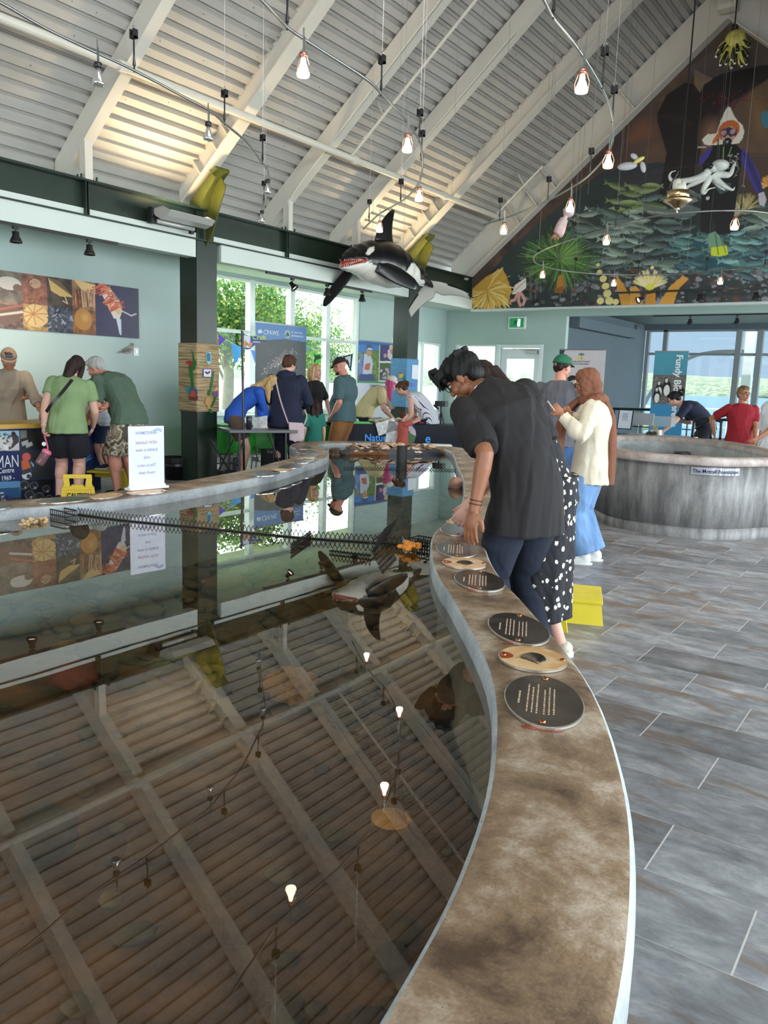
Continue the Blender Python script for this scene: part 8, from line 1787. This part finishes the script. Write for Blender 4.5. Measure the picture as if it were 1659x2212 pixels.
for (x, y, r) in ((52, 1048, 10), (73, 1049, 9), (64, 1069, 10), (85, 1073, 10), (100, 1056, 8), (106, 1078, 9)): cv.ell((x, y), (r, r), lin(120, 128, 140), 0, .7); cv.ell((x, y), (r*.82, r*.82), lin(20, 24, 32), 0, .9); cv.ell((x+3, y+5), (2.5, 2.5), lin(190, 196, 206), 0, .7)
cv.poly([(-80, 1043), (43, 1039), (46, 1090), (-80, 1096)], lin(96, 150, 200)); cv.poly([(-80, 1058), (43, 1053), (46, 1090), (-80, 1096)], lin(40, 88, 136)); cv.poly([(-80, 1056), (20, 1055), (43, 1052), (43, 1056), (-80, 1060)], lin(60, 84, 84)); cv.poly([(-80, 1078), (46, 1074), (46, 1092), (-80, 1096)], lin(58, 56, 52)); cv.ell((4, 1065), (5, 1.5), lin(230, 230, 230))
for i in range(30): cv.ell((rs.uniform(-10, 24), rs.uniform(1072, 1082)), (2, 2), lin(*rs.choice(((40, 60, 130), (200, 196, 190), (30, 30, 34)))))
for (x0_, x1_, y_) in ((-80, 200, 974), (-80, 200, 1038)): pass
cv.mesh('front_print', t)
WL2 = mat('white_lettering', (0, 0, 0)); q = lambda x, y: onx(x, y, -8.232)
text('HUNTSMAN', .19, q(42, 1008), (0, 1, 0), (0, 0, 1), WL2, t, align='RIGHT', sx=.62); text('Marine Science Centre', .078, q(31, 1020), (0, 1, 0), (0, 0, 1), WL2, t, align='RIGHT', sx=.8, bold=.01); text('- Since 1969 -', .07, q(32, 1036), (0, 1, 0), (0, 0, 1), WL2, t, align='RIGHT', sx=.85, bold=.01)
dq = (C2-C1).normalized(); nq = Vector((dq.y, -dq.x, 0)); qm = C1.lerp(C2, .62)+Vector((0, 0, .42))+nq*.006; m = MB()
for a_, b_, h in ((0, .0, .0), (.02, -.05, -.03)):
    P = spline([qm+dq*(-.13+a_)+Vector((0, 0, -.09+h)), qm+dq*(-.06+a_)+Vector((0, 0, -.005+h)), qm+dq*(.10+a_)+Vector((0, 0, .03+h))], 6); 
    for i in range(len(P)-1): k = math.sin(PI*(i+.5)/(len(P)-1)); m.obox((P[i]+P[i+1])/2, (P[i+1]-P[i])*.52, (P[i+1]-P[i]).cross(nq).normalized()*.016*k, nq*.002)
m.build('wave_logo', mat('logo_blue', lin(70, 140, 206), .4), t)
# yellow steps, caution sign
YEL = mat('yellow_paint', lin(226, 206, 52), .5, var=.06, vscale=8)
def step(x, y, rot, label, w=.42, h=.25, d=.25):
    t = thing('step_stool', label, 'stool', (x, y, 0)); c, s_ = math.cos(rot), math.sin(rot); X = Vector((c, s_, 0)); Y = Vector((-s_, c, 0)); B = Vector((x, y, 0))
    MB().obox(B+Vector((0, 0, h-.012)), X*w/2, Y*d/2, (0, 0, .012)).build('step_top', YEL, t, bevel=.004)
    for k in (-1, 1):
        a = B+X*k*(w/2-.03); m = MB(); m.prism([a-Y*d*.46+Vector((0, 0, h-.024)), a+Y*d*.46+Vector((0, 0, h-.024)), a+Y*d*.56+X*k*.03, a+Y*d*.40+X*k*.03, a-Y*d*.40+X*k*.03, a-Y*d*.56+X*k*.03], X*.02*k); m.build('side_panel', YEL, t)
    MB().obox(B+Vector((0, 0, h-.06)), X*(w/2-.03), Y*.01, (0, 0, .035)).build('stretcher', YEL, t); return t
step(-1.80, 4.88, math.radians(-68), 'yellow step stool on the floor behind the daisy dress woman', .40, .15, .20)
step(-1.80, 4.26, math.radians(-75), 'yellow step stool mostly hidden by the navy trousers', .30, .16, .2)
b = onD(228, 1050, 10.4); step(b.x, b.y, .5, 'yellow step stool behind the display counter', .5, .27, .4)
t = thing('caution_sign', 'yellow folding caution floor sign behind the tank ledge', 'sign', tuple(onD(171, 1060, 8.3))[:2]+(0,))
q = onD(171, 1060, 8.25); ex = (onD(181, 1060, 8.25)-onD(161, 1060, 8.25)).normalized(); by = Vector((-ex.y, ex.x, 0)); zt = onD(171, 1025, 8.25).z; YS = mat('yellow_plastic', lin(238, 206, 62), .4)
k = (onD(181, 1060, 8.25)-onD(161, 1060, 8.25)).length/20
def pl(pts, off, m, th=.018):
    m.prism([Vector((q.x, q.y, zt))+ex*(x-171)*k+Vector((0, 0, (1025-y)*k))+by*(off+(y-1025)*k*.25) for x, y in pts], by*th)
for sgn, nm in ((-1, 'front_panel'), (1, 'rear_panel')):
    m = MB()
    def pp(pts, off=0, th=.02): m.prism([Vector((q.x, q.y, zt))+ex*(x-171)*k+Vector((0, 0, (1025-y)*k))+by*(sgn*(y-1025)*k*.22+off) for x, y in pts], by*th)
    pp([(138, 1025), (199, 1025), (200, 1034), (137, 1034)]); pp([(137, 1034), (150, 1034), (152, 1054), (136, 1054), (139, 1046)]); pp([(187, 1034), (200, 1034), (199, 1046), (202, 1054), (184, 1054)]); pp([(134, 1054), (151, 1054), (156, 1049), (180, 1049), (184, 1054), (204, 1054), (216, 1170), (122, 1170)])
    pp([(141, 1057), (198, 1057), (198, 1060), (141, 1060)], -.004 if sgn < 0 else 0, .008); pp([(141, 1057), (144, 1057), (143, 1150), (138, 1150)], -.004 if sgn < 0 else 0, .008); pp([(195, 1057), (198, 1057), (201, 1150), (196, 1150)], -.004 if sgn < 0 else 0, .008)
    m.build(nm, YS, t, bevel=.003)
zc = 1077; pc = Vector((q.x, q.y, zt))+Vector((0, 0, (1025-zc)*k))+by*(-1*(zc-1025)*k*.22-.004); text('CAUTION', 15*k, pc, ex, Vector((0, 0, 1))+by*.22, BLACKM, t, align='CENTER', bold=.03, sx=.78)
# bin by the first column, chrome dome, etc.
b = onD(381, 1020, 11.6); t = thing('trash_bin', 'black trash bin with a liner beside the left column', 'bin', (b.x, b.y, 0)); m = MB(); m.lathe((b.x, b.y, 0), [(.001, 0), (.15, 0), (.185, .30), (.18, .30), (.16, .02)], 24); m.build('bin_body', BLACKM, t, True)
m = MB(); m.rings([[Vector((b.x+(.19+.006*math.sin(j*2.3+z*9))*math.cos(2*PI*j/40), b.y+(.19+.006*math.sin(j*2.3+z*9))*math.sin(2*PI*j/40), .24+z)) for j in range(40)] for z in (0, .06, .075)], False); m.build('bin_liner', mat('liner', (.02, .02, .022), .25), t, True)
b = onD(325, 941, 9.2); t = thing('dome_bin', 'slim bin with a shiny chrome dome behind the white notice', 'bin', (b.x, b.y, 0)); m = MB(); m.lathe((b.x, b.y, 0), [(.001, 0), (.07, 0), (.07, b.z-.05)], 20); m.build('bin_body', GREYM, t, True)
MB().lathe((b.x, b.y, b.z-.05), [(.072, 0), (.076, .01), (.070, .05), (.045, .085), (.001, .095)], 24).build('bin_dome', mat('bright_chrome', (.9, .9, .9), .12, 1), t, True)
# ---- craft table area
def folding_table(cx, cy, ang, w, d, h, label, top_m, cloth_m=None, legs=True, drop=.0, name='folding_table'):
    t = thing(name, label, 'table', (cx, cy, 0)); c, s_ = math.cos(ang), math.sin(ang); X = Vector((c, s_, 0)); Y = Vector((-s_, c, 0)); B = Vector((cx, cy, 0))
    MB().obox(B+Vector((0, 0, h-.02)), X*w/2, Y*d/2, (0, 0, .02)).build('table_top', top_m, t, bevel=.004)
    if legs:
        for i in (-1, 1):
            m = MB(); a = B+X*i*(w/2-.15); m.tube([a-Y*d*.4+Vector((0, 0, h-.04)), a-Y*d*.42, ], .014, 6).tube([a+Y*d*.4+Vector((0, 0, h-.04)), a+Y*d*.42], .014, 6).tube([a-Y*d*.41+Vector((0, 0, .28)), a+Y*d*.41+Vector((0, 0, .28))], .012, 6).tube([a+Vector((0, 0, .28)), B+X*i*.15+Vector((0, 0, h-.05))], .010, 6); m.build('leg_frame', BLACKM, t)
    if cloth_m:
        m = MB(); n = 40; rg = []
        for k_, z in enumerate((h+.003, h-.0, h-.02, h-drop)):
            ring = []
            for j in range(n):
                u = 4*j/n; sdx = [(-1, -1), (1, -1), (1, 1), (-1, 1), (-1, -1)][int(u)]; sd2 = [(-1, -1), (1, -1), (1, 1), (-1, 1), (-1, -1)][int(u)+1]; f = u-int(u); x = sdx[0]*(1-f)+sd2[0]*f; y = sdx[1]*(1-f)+sd2[1]*f; e = .008 if k_ else -.004; e += .012*math.sin(j*2.7) if k_ == 3 else 0
                ring.append(B+X*x*(w/2+e)+Y*y*(d/2+e)+Vector((0, 0, z)))
            rg.append(ring)
        m.rings(rg[::-1], True); o = m.build('tablecloth', cloth_m); tag(o, 'cloth over the '+' '.join(label.split()[:11]), 'tablecloth')
    return t, B, X, Y
GRNC = mat('bright_green_cloth', lin(70, 190, 70), .7); WTOP = mat('white_table', lin(222, 226, 226), .4); DNAVY = mat('dark_navy_cloth', lin(28, 32, 44), .75)
b = onD(556, 1000, 11.0); folding_table(b.x-.1, b.y+.1, math.radians(62), .95, .6, .76, 'grey folding table by the craft sign', mat('dark_table', lin(96, 98, 100), .4))
b = onD(562, 1000, 12.6); folding_table(b.x, b.y, math.radians(66), 1.4, .6, .74, 'green draped table behind the bending person in blue', WTOP, GRNC, drop=.42)
b = onD(745, 1000, 13.3); folding_table(b.x, b.y, math.radians(60), 1.7, .6, .72, 'green draped table behind the teal T-shirt man', WTOP, GRNC, drop=.5)
b = onD(872, 1000, 13.2); tt, B, X, Y = folding_table(b.x, b.y, math.radians(52), 2.5, .62, .78, 'long table with a dark Nature cloth at the far end of the tank', WTOP, DNAVY, drop=.76)
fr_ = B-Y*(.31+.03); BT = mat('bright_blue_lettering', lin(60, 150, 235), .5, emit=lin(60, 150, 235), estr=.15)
def ontab(px, py): 
    n_ = Y; d = ray(px, py); o = np.array(fr_); t_ = np.dot(o-CAM, np.array(n_))/np.dot(d, np.array(n_)); return Vector(CAM+d*t_)
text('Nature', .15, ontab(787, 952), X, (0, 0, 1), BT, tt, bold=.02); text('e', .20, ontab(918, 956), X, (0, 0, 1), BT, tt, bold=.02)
m = MB(); cc = ontab(868, 940); R_ = .24
def disc(pts, mt, off): MB().prism([cc+X*x*R_+Vector((0, 0, z*R_))-Y*off for x, z in pts], -Y*.002).build('cloth_emblem', mt, tt)
disc([(math.cos(a), math.sin(a)) for a in np.linspace(0, 2*PI, 33)[:-1]], mat('emblem_blue', lin(44, 80, 170), .6), .0)
disc([(.05, 1), (.35, .93), (.2, .3), (.3, -.95), (.1, -1), (.0, -.2)], mat('emblem_pale', lin(214, 206, 214), .6), .003); disc([(.35, .93), (.93, .35), (1, 0), (.75, -.1), (.4, .4)], mat('emblem_pale', (0, 0, 0)), .004); disc([(.45, .2), (1, -.05), (.8, -.6), (.35, -.93), (.3, -.3)], mat('emblem_green', lin(90, 130, 84), .6), .005)
rs = random.Random(3); q = B+Vector((0, 0, .80)); m = MB()
for i in range(60): m.ell(q+X*rs.gauss(-.25, .16)+Y*rs.gauss(-.1, .06)+Vector((0, 0, abs(rs.gauss(0, .03)))), (.05, .035, .02), 8, 6)
o = m.build('wool_heap', mat('cream_wool', lin(222, 214, 176), .9, var=.2, vscale=20, bump=1, bscale=60), smooth=True); tag(o, 'heap of cream wool on the dark clothed table', 'wool')
m = MB(); q = q+X*.15
for i in range(18): m.ell(q+X*rs.gauss(.05, .08)+Y*rs.gauss(-.1, .04)+Vector((0, 0, abs(rs.gauss(0.02, .04)))), (.03, .03, .02), 7, 5)
m.build('puppet', mat('black_red_felt', lin(40, 24, 26), .8, var=.8, vscale=20, col2=lin(206, 60, 44))); tag(bpy.data.objects['puppet'], 'black and orange puppet on the dark clothed table', 'puppet')
for i, (px_, py_, w_, h_, a_) in enumerate(((834, 922, .16, .10, .3), (846, 940, .10, .22, -.15))):
    p = ontab(px_, py_)-Y*.02; u = X*math.cos(a_)+Vector((0, 0, math.sin(a_))); v = Vector((0, 0, math.cos(a_)))-X*math.sin(a_); o = MB().obox(p, u*w_, v*h_, Y*.003).build('flyer', mat('flyer_print', lin(222, 226, 226), .5, var=.25, vscale=20)); tag(o, 'printed flyer hanging on the dark tablecloth, %s one' % ('tilted' if i == 0 else 'lower'), 'flyer')
# green chairs
def chair(px, D_, ang, label):
    b = onD(px, 1000, D_); t = thing('green_chair', label, 'chair', (b.x, b.y, 0), 'green plastic chairs'); c, s_ = math.cos(ang), math.sin(ang); X = Vector((c, s_, 0)); Y = Vector((-s_, c, 0)); B = Vector((b.x, b.y, 0)); GP = mat('green_plastic', lin(90, 200, 90), .35)
    bk = [B-Y*.02*0+X*x*.23+Vector((0, 0, z)) for x, z in [(-1, .42), (1, .42), (1, .72), (.9, .79), (.6, .82), (-.6, .82), (-.9, .79), (-1, .72)]]; MB().prism(bk, Y*.02).build('backrest', GP, t, bevel=.008)
    MB().obox(B+Y*.24+Vector((0, 0, .44)), X*.22, Y*.22, (0, 0, .012)).build('seat', GP, t, bevel=.01)
    for i in (-1, 1):
        for j in (.03, .44): MB().tube([B+X*i*.2+Y*j+Vector((0, 0, .43)), B+X*i*.24+Y*(j+(.03 if j > .2 else -.03))], .012, 6).build('leg', GREYM, t)
chair(776, 12.7, math.radians(52), 'bright green plastic chair right of the teal T-shirt man'); chair(586, 11.9, math.radians(52), 'bright green plastic chair behind the navy hooded woman')
# craft station flag sign
b0 = onD(528, 930, 10.9); tp = onD(523, 714, 10.9); t = thing('flag_sign', 'blue flag shaped Craft station sign on a black pole', 'sign', (b0.x, b0.y, 0)); bx_ = Vector((b0.x, b0.y, 0))
MB().tube([(b0.x, b0.y, 0), (tp.x, tp.y, tp.z)], .016, 8).obox((b0.x, b0.y, .01), (.14, 0, 0), (0, .14, 0), (0, 0, .01)).build('pole', BLACKM, t)
cv = Canvas(Vector((tp.x, tp.y, tp.z-.36)), (onD(575, 714, 10.9)-tp)*1.0-Vector((0, 0, (onD(575, 714, 10.9)-tp).z)), (0, 0, .36), 90, 90, lin(44, 82, 146))
cv.poly([(527, 724), (541, 726), (540, 752), (526, 750)], lin(214, 220, 224)); cv.poly([(526, 740), (531, 733), (534, 745), (528, 752)], lin(214, 140, 100)); cv.poly([(540, 736), (546, 742), (542, 752), (536, 748)], lin(214, 140, 100)); cv.poly([(530, 746), (534, 738), (538, 746)], lin(120, 150, 90))
fl = [cv.p(*q_) for q_ in [(524, 716), (530, 722), (540, 725), (552, 726), (564, 728), (572, 734), (576, 738), (566, 738), (556, 742), (548, 748), (540, 755), (532, 756), (525, 752)]]
def kf(u, w):
    x, y = u*(cv.w-1), w*(cv.h-1); ins = np.zeros(x.shape, bool)
    for i in range(len(fl)):
        ax, ay = fl[i]; bx, by = fl[(i+1) % len(fl)]
        if ay != by: ins ^= ((ay > y) != (by > y)) & (x < (bx-ax)*(y-ay)/(by-ay)+ax)
    return ins
cv.mesh('flag_print', t, kf); fd = Vector(cv.U).normalized(); vw = Vector((FW[0], FW[1], 0))*-.004
text('Craft', .085, onD(545, 733, 10.9)+vw, fd, (0, 0, 1), mat('lime_lettering', lin(190, 206, 80), .5), t, bold=.02); text('station', .036, onD(546, 740, 10.9)+vw, fd, (0, 0, 1), mat('white_lettering', (0, 0, 0)), t, bold=.01)
# bunting across the left windows
XB = -10.3; st = [(455, 718), (487, 733), (520, 750), (545, 756), (575, 766)], [(655, 745), (668, 750), (694, 762), (720, 770), (764, 764), (775, 762)]
for k_, s_ in enumerate(st): tag(MB().tube(spline([onx(x, y, XB) for x, y in s_], 5), .004, 4).build('bunting_string', WHITE), 'string of the bunting %s the blue banner' % ('left of' if k_ == 0 else 'right of'), 'string')
def pennant(pts, col, label, mark=None):
    t = thing('pennant', label, 'pennant', tuple(onx(*pts[0], XB)), 'bunting pennants'); MB().prism([onx(x, y, XB) for x, y in pts], (.004, 0, 0)).build('pennant_cloth', mat('pennant_%d_%d_%d' % col, lin(*col), .7), t)
    if mark:
        for mp_, mc in mark: MB().prism([onx(x, y, XB+.005) for x, y in mp_], (.003, 0, 0)).build('pennant_mark', mat('mark_%d_%d_%d' % mc, lin(*mc), .7), t)
pennant([(471, 722), (487, 733), (473, 747)], (84, 70, 190), 'violet pennant with a red mark beside the left column', [([(471, 732), (478, 735), (471, 738)], (206, 50, 60))])
pennant([(499, 741), (521, 750), (520, 766), (507, 790)], (70, 150, 214), 'large sky blue pennant in the left window')
pennant([(542, 756), (551, 758), (551, 785)], (70, 120, 200), 'blue pennant left of the blue banner'); pennant([(662, 748), (669, 751), (663, 760)], (90, 160, 220), 'small blue pennant right of the blue banner')
pennant([(676, 760), (697, 768), (684, 797)], (90, 214, 70), 'lime green pennant with a dark animal', [([(678, 764), (683, 768), (690, 766), (694, 774), (688, 776), (682, 778), (680, 784), (677, 780), (680, 772)], (44, 76, 60))])
pennant([(740, 770), (762, 764), (758, 803)], (28, 56, 84), 'navy pennant with a pale centre left of the photo banner', [([(745, 772), (758, 768), (756, 792)], (222, 220, 222)), ([(749, 774), (752, 780), (755, 786), (753, 788), (749, 782)], (170, 70, 80))])
# tripod with spotting scope, notice stands, boxes
b = onD(948, 1000, 13.6); z_ = onD(948, 872, 13.6).z; t = thing('tripod', 'black camera tripod by the bright far window', 'tripod', (b.x, b.y, 0)); m = MB()
for a in (0, 2.1, 4.2): m.tube([(b.x, b.y, z_-.12), (b.x+.3*math.cos(a), b.y+.3*math.sin(a), .0)], .012, 6)
m.build('tripod_legs', BLACKM, t); MB().obox((b.x, b.y, z_), (.09, .02, 0), (0, .05, 0), (0, 0, .045)).obox((b.x-.1, b.y, z_-.06), (.05, 0, -.03), (0, .015, 0), (0, 0, .015)).cyl((b.x, b.y, z_-.14), (b.x, b.y, z_), .02).build('camera', BLACKM, t, bevel=.004)
b = onD(585, 985, 12.0); t = thing('floor_notice', 'black floor notice with white Ocean Visitor lettering under the table', 'sign', (b.x, b.y, 0)); p = onD(585, 975, 12.0); ex_ = (onD(595, 975, 12.0)-p).normalized(); MB().obox(p, ex_*.14, Vector((0, .01, 0)), (0, 0, .22)).build('notice_board', BLACKM, t); text('Ocean', .07, onD(576, 962, 11.97), ex_, (0, 0, 1), WL2, t); text('Visitor', .07, onD(576, 979, 11.97), ex_, (0, 0, 1), WL2, t)
# things under and beside the craft table
def easel(px, D_, label):
    b = onD(px, 1000, D_); t = thing('folding_trestle', label, 'trestle', (b.x, b.y, 0)); ex_ = (onD(px+10, 1000, D_)-b); ex_.z = 0; ex_.normalize(); B = Vector((b.x, b.y, 0)); m = MB(); m.tube([B-ex_*.28+Vector((0, 0, .62)), B+ex_*.10], .012, 6).tube([B+ex_*.02+Vector((0, 0, .62)), B-ex_*.26], .012, 6).tube([B-ex_*.2+Vector((0, 0, .30)), B+ex_*.0+Vector((0, 0, .30))], .010, 6); m.build('trestle_frame', BLACKM, t)
easel(500, 10.9, 'black folding trestle between the left column and the craft table')
for i, (px_, D_, w_, h_, c_, lab) in enumerate(((484, 11.6, .2, .14, (60, 58, 60), 'dark bag on the floor beside the left column'), (493, 12.2, .16, .30, (206, 206, 210), 'pale tote box under the left window'), (510, 12.2, .12, .26, (120, 120, 150), 'grey violet tote box under the left window'))):
    b = onD(px_, 1000, D_); o = MB().box((b.x-w_/2, b.y-w_/2, 0), (b.x+w_/2, b.y+w_/2, h_)).build('tote_box', mat('tote_%d' % i, lin(*c_), .6, var=.2, vscale=10), bevel=.02); tag(o, lab, 'box')
b = onD(538, 922, 11.0); t = thing('tumbler', 'dark violet tumbler on the craft table', 'cup', (b.x, b.y, .76)); MB().lathe((b.x, b.y, .76), [(.001, 0), (.035, 0), (.042, .16), (.036, .17), (.001, .172)], 20).build('tumbler_body', mat('dark_violet', lin(52, 44, 66), .3), t, True)
b = onD(562, 915, 11.2); o = MB().obox(Vector((b.x, b.y, .84)), (.10, .03, .02), (0, .004, 0), (0, 0, .08)).build('flyer', mat('flyer_print', (0, 0, 0))); tag(o, 'small leaning flyer on the craft table', 'flyer')
# white table at the alcove, sheet holder, boxes, chairs
b = onD(1418, 1000, 13.4); t, B, X, Y = folding_table(b.x, b.y, math.radians(4), 1.05, .7, .75, 'white folding table beyond the round tank', WTOP)
P_ = lambda x, y, D_=13.3: onD(x, y, D_)
o = MB().box((P_(1400, 928).x, B.y-.05, .75), (P_(1422, 928).x, B.y+.12, .84)).build('tray_box', WHITE, bevel=.005); tag(o, 'low white box on the white table', 'box')
for i, x in enumerate((1404, 1415)):
    p = P_(x, 926, 13.05); t = thing('jar', '%s of two small dark-lidded jars on the white table' % ('left' if i == 0 else 'right'), 'jar', (p.x, p.y, .75)); MB().lathe((p.x, p.y-.05, .79), [(.001, 0), (.034, .0), (.034, .03), (.001, .03)], 20, (0, -1, .1)).build('lens', mat('dark_lens', lin(60, 66, 50), .2), t); MB().lathe((p.x, p.y-.04, .79), [(.04, 0), (.04, .05)], 20, (0, 1, 0)).build('ring', BLACKM, t)
o = MB().obox(P_(1425, 910, 13.6), (.22, 0, 0), (0, .12, 0), (0, 0, .08)).build('storage_box', mat('clear_plastic', lin(190, 214, 222), .2, alpha=.45), bevel=.008); tag(o, 'clear plastic storage box on the white table', 'box')
m = MB(); rs = random.Random(8)
for i in range(9): p = P_(1420+rs.uniform(-3, 6), 925, 13.2); m.tube([(p.x, p.y, .78), (p.x-.1+rs.uniform(-.06, .1), p.y+.05, .92+rs.uniform(0, .05))], .004, 5)
tag(m.build('pencils', mat('pencil_wood', lin(196, 176, 120), .6)), 'bunch of pencils on the white table', 'pencils')
b = onD(1345, 1000, 13.0); folding_table(b.x, b.y, math.radians(4), .9, .6, .76, 'dark green clothed side table left of the white table', WTOP, mat('dark_green_cloth', lin(34, 56, 42), .8), drop=.5)
p = onD(1351, 906, 12.9); t = thing('notice_holder', 'framed notice standing on the side table', 'sign', (p.x, p.y, .77)); MB().obox(p, (.115, 0, .0), (0, .012, 0), (0.0, .03, .15)).build('holder_frame', BLACKM, t); MB().obox(p+Vector((0, -.015, 0)), (.098, 0, .0), (0, .002, 0), (0, .026, .135)).build('notice_sheet', mat('notice_paper', lin(206, 214, 222), .5), t)
m = MB(); rs = random.Random(4)
for j in range(9): m.obox(p+Vector((0, -.020+.0, .09-j*.022)), (.06*rs.uniform(.6, 1), 0, 0), (0, .001, 0), (0, 0, .003))
m.build('printed_lines', mat('print_grey', lin(90, 100, 130), .6), t)
o = MB().obox(onD(1384, 905, 13.2), (.20, 0, 0), (0, .01, 0), (0, .02, .09)).build('display_card', mat('grey_card', lin(160, 168, 172), .5)); tag(o, 'blank grey card standing on the side table', 'card')
for i, (px_, D_, lab) in enumerate(((1520, 13.0, 'folded dark green chair frame behind the volunteer'), (1560, 13.0, 'folded dark green chair frame beside the red T-shirt woman'))):
    b = onD(px_, 1000, D_); t = thing('metal_chair', lab, 'chair', (b.x, b.y, 0), 'dark green chair frames'); B = Vector((b.x, b.y, 0)); GC = mat('dark_green_tube', lin(30, 44, 38), .35)
    m = MB(); w_ = .20; m.tube(spline([B+Vector((-w_, 0, 0)), B+Vector((-w_, 0, .9)), B+Vector((-w_+.05, 0, 1.04)), B+Vector((w_-.05, 0, 1.04)), B+Vector((w_, 0, .9)), B+Vector((w_, 0, 0))], 4), .022, 8); m.build('back_frame', GC, t, True)
    m = MB(); m.tube([B+Vector((-w_, 0, .80)), B+Vector((-w_+.1, -.35, 0))], .02, 8).tube([B+Vector((w_, 0, .80)), B+Vector((w_+.1, -.35, 0))], .02, 8).tube([B+Vector((-w_, 0, .5)), B+Vector((w_, 0, .5))], .016, 8); m.build('side_frame', GC, t, True)
m = MB(); RG = mat('dark_green_tube', (0, 0, 0)); y_ = 21.2; m.tube([(-7.55, y_, .93), (-5.4, y_, .98)], .035, 10)
for x in (-7.4, -6.4, -5.5): m.tube([(x, y_, 0), (x, y_, .95)], .02, 6)
m.tube([(-7.55, y_, .5), (-5.4, y_, .5)], .015, 6); tag(m.build('guard_rail', RG), 'dark green guard rail in the alcove', 'railing')
t = thing('wall_fixture', 'small emergency light head high on the alcove wall', 'light', tuple(onx(1378, 700, -7.5))); q = onx(1378, 704, -7.52); MB().box((q.x-.04, q.y-.1, q.z-.1), (q.x+.05, q.y+.12, q.z)).build('fixture_box', GREYM, t, bevel=.01); MB().tube(spline([q+Vector((0, .05, 0)), q+Vector((.03, .15, .12)), q+Vector((.03, .35, .10))], 4), .012, 6).build('conduit', GREYM, t)
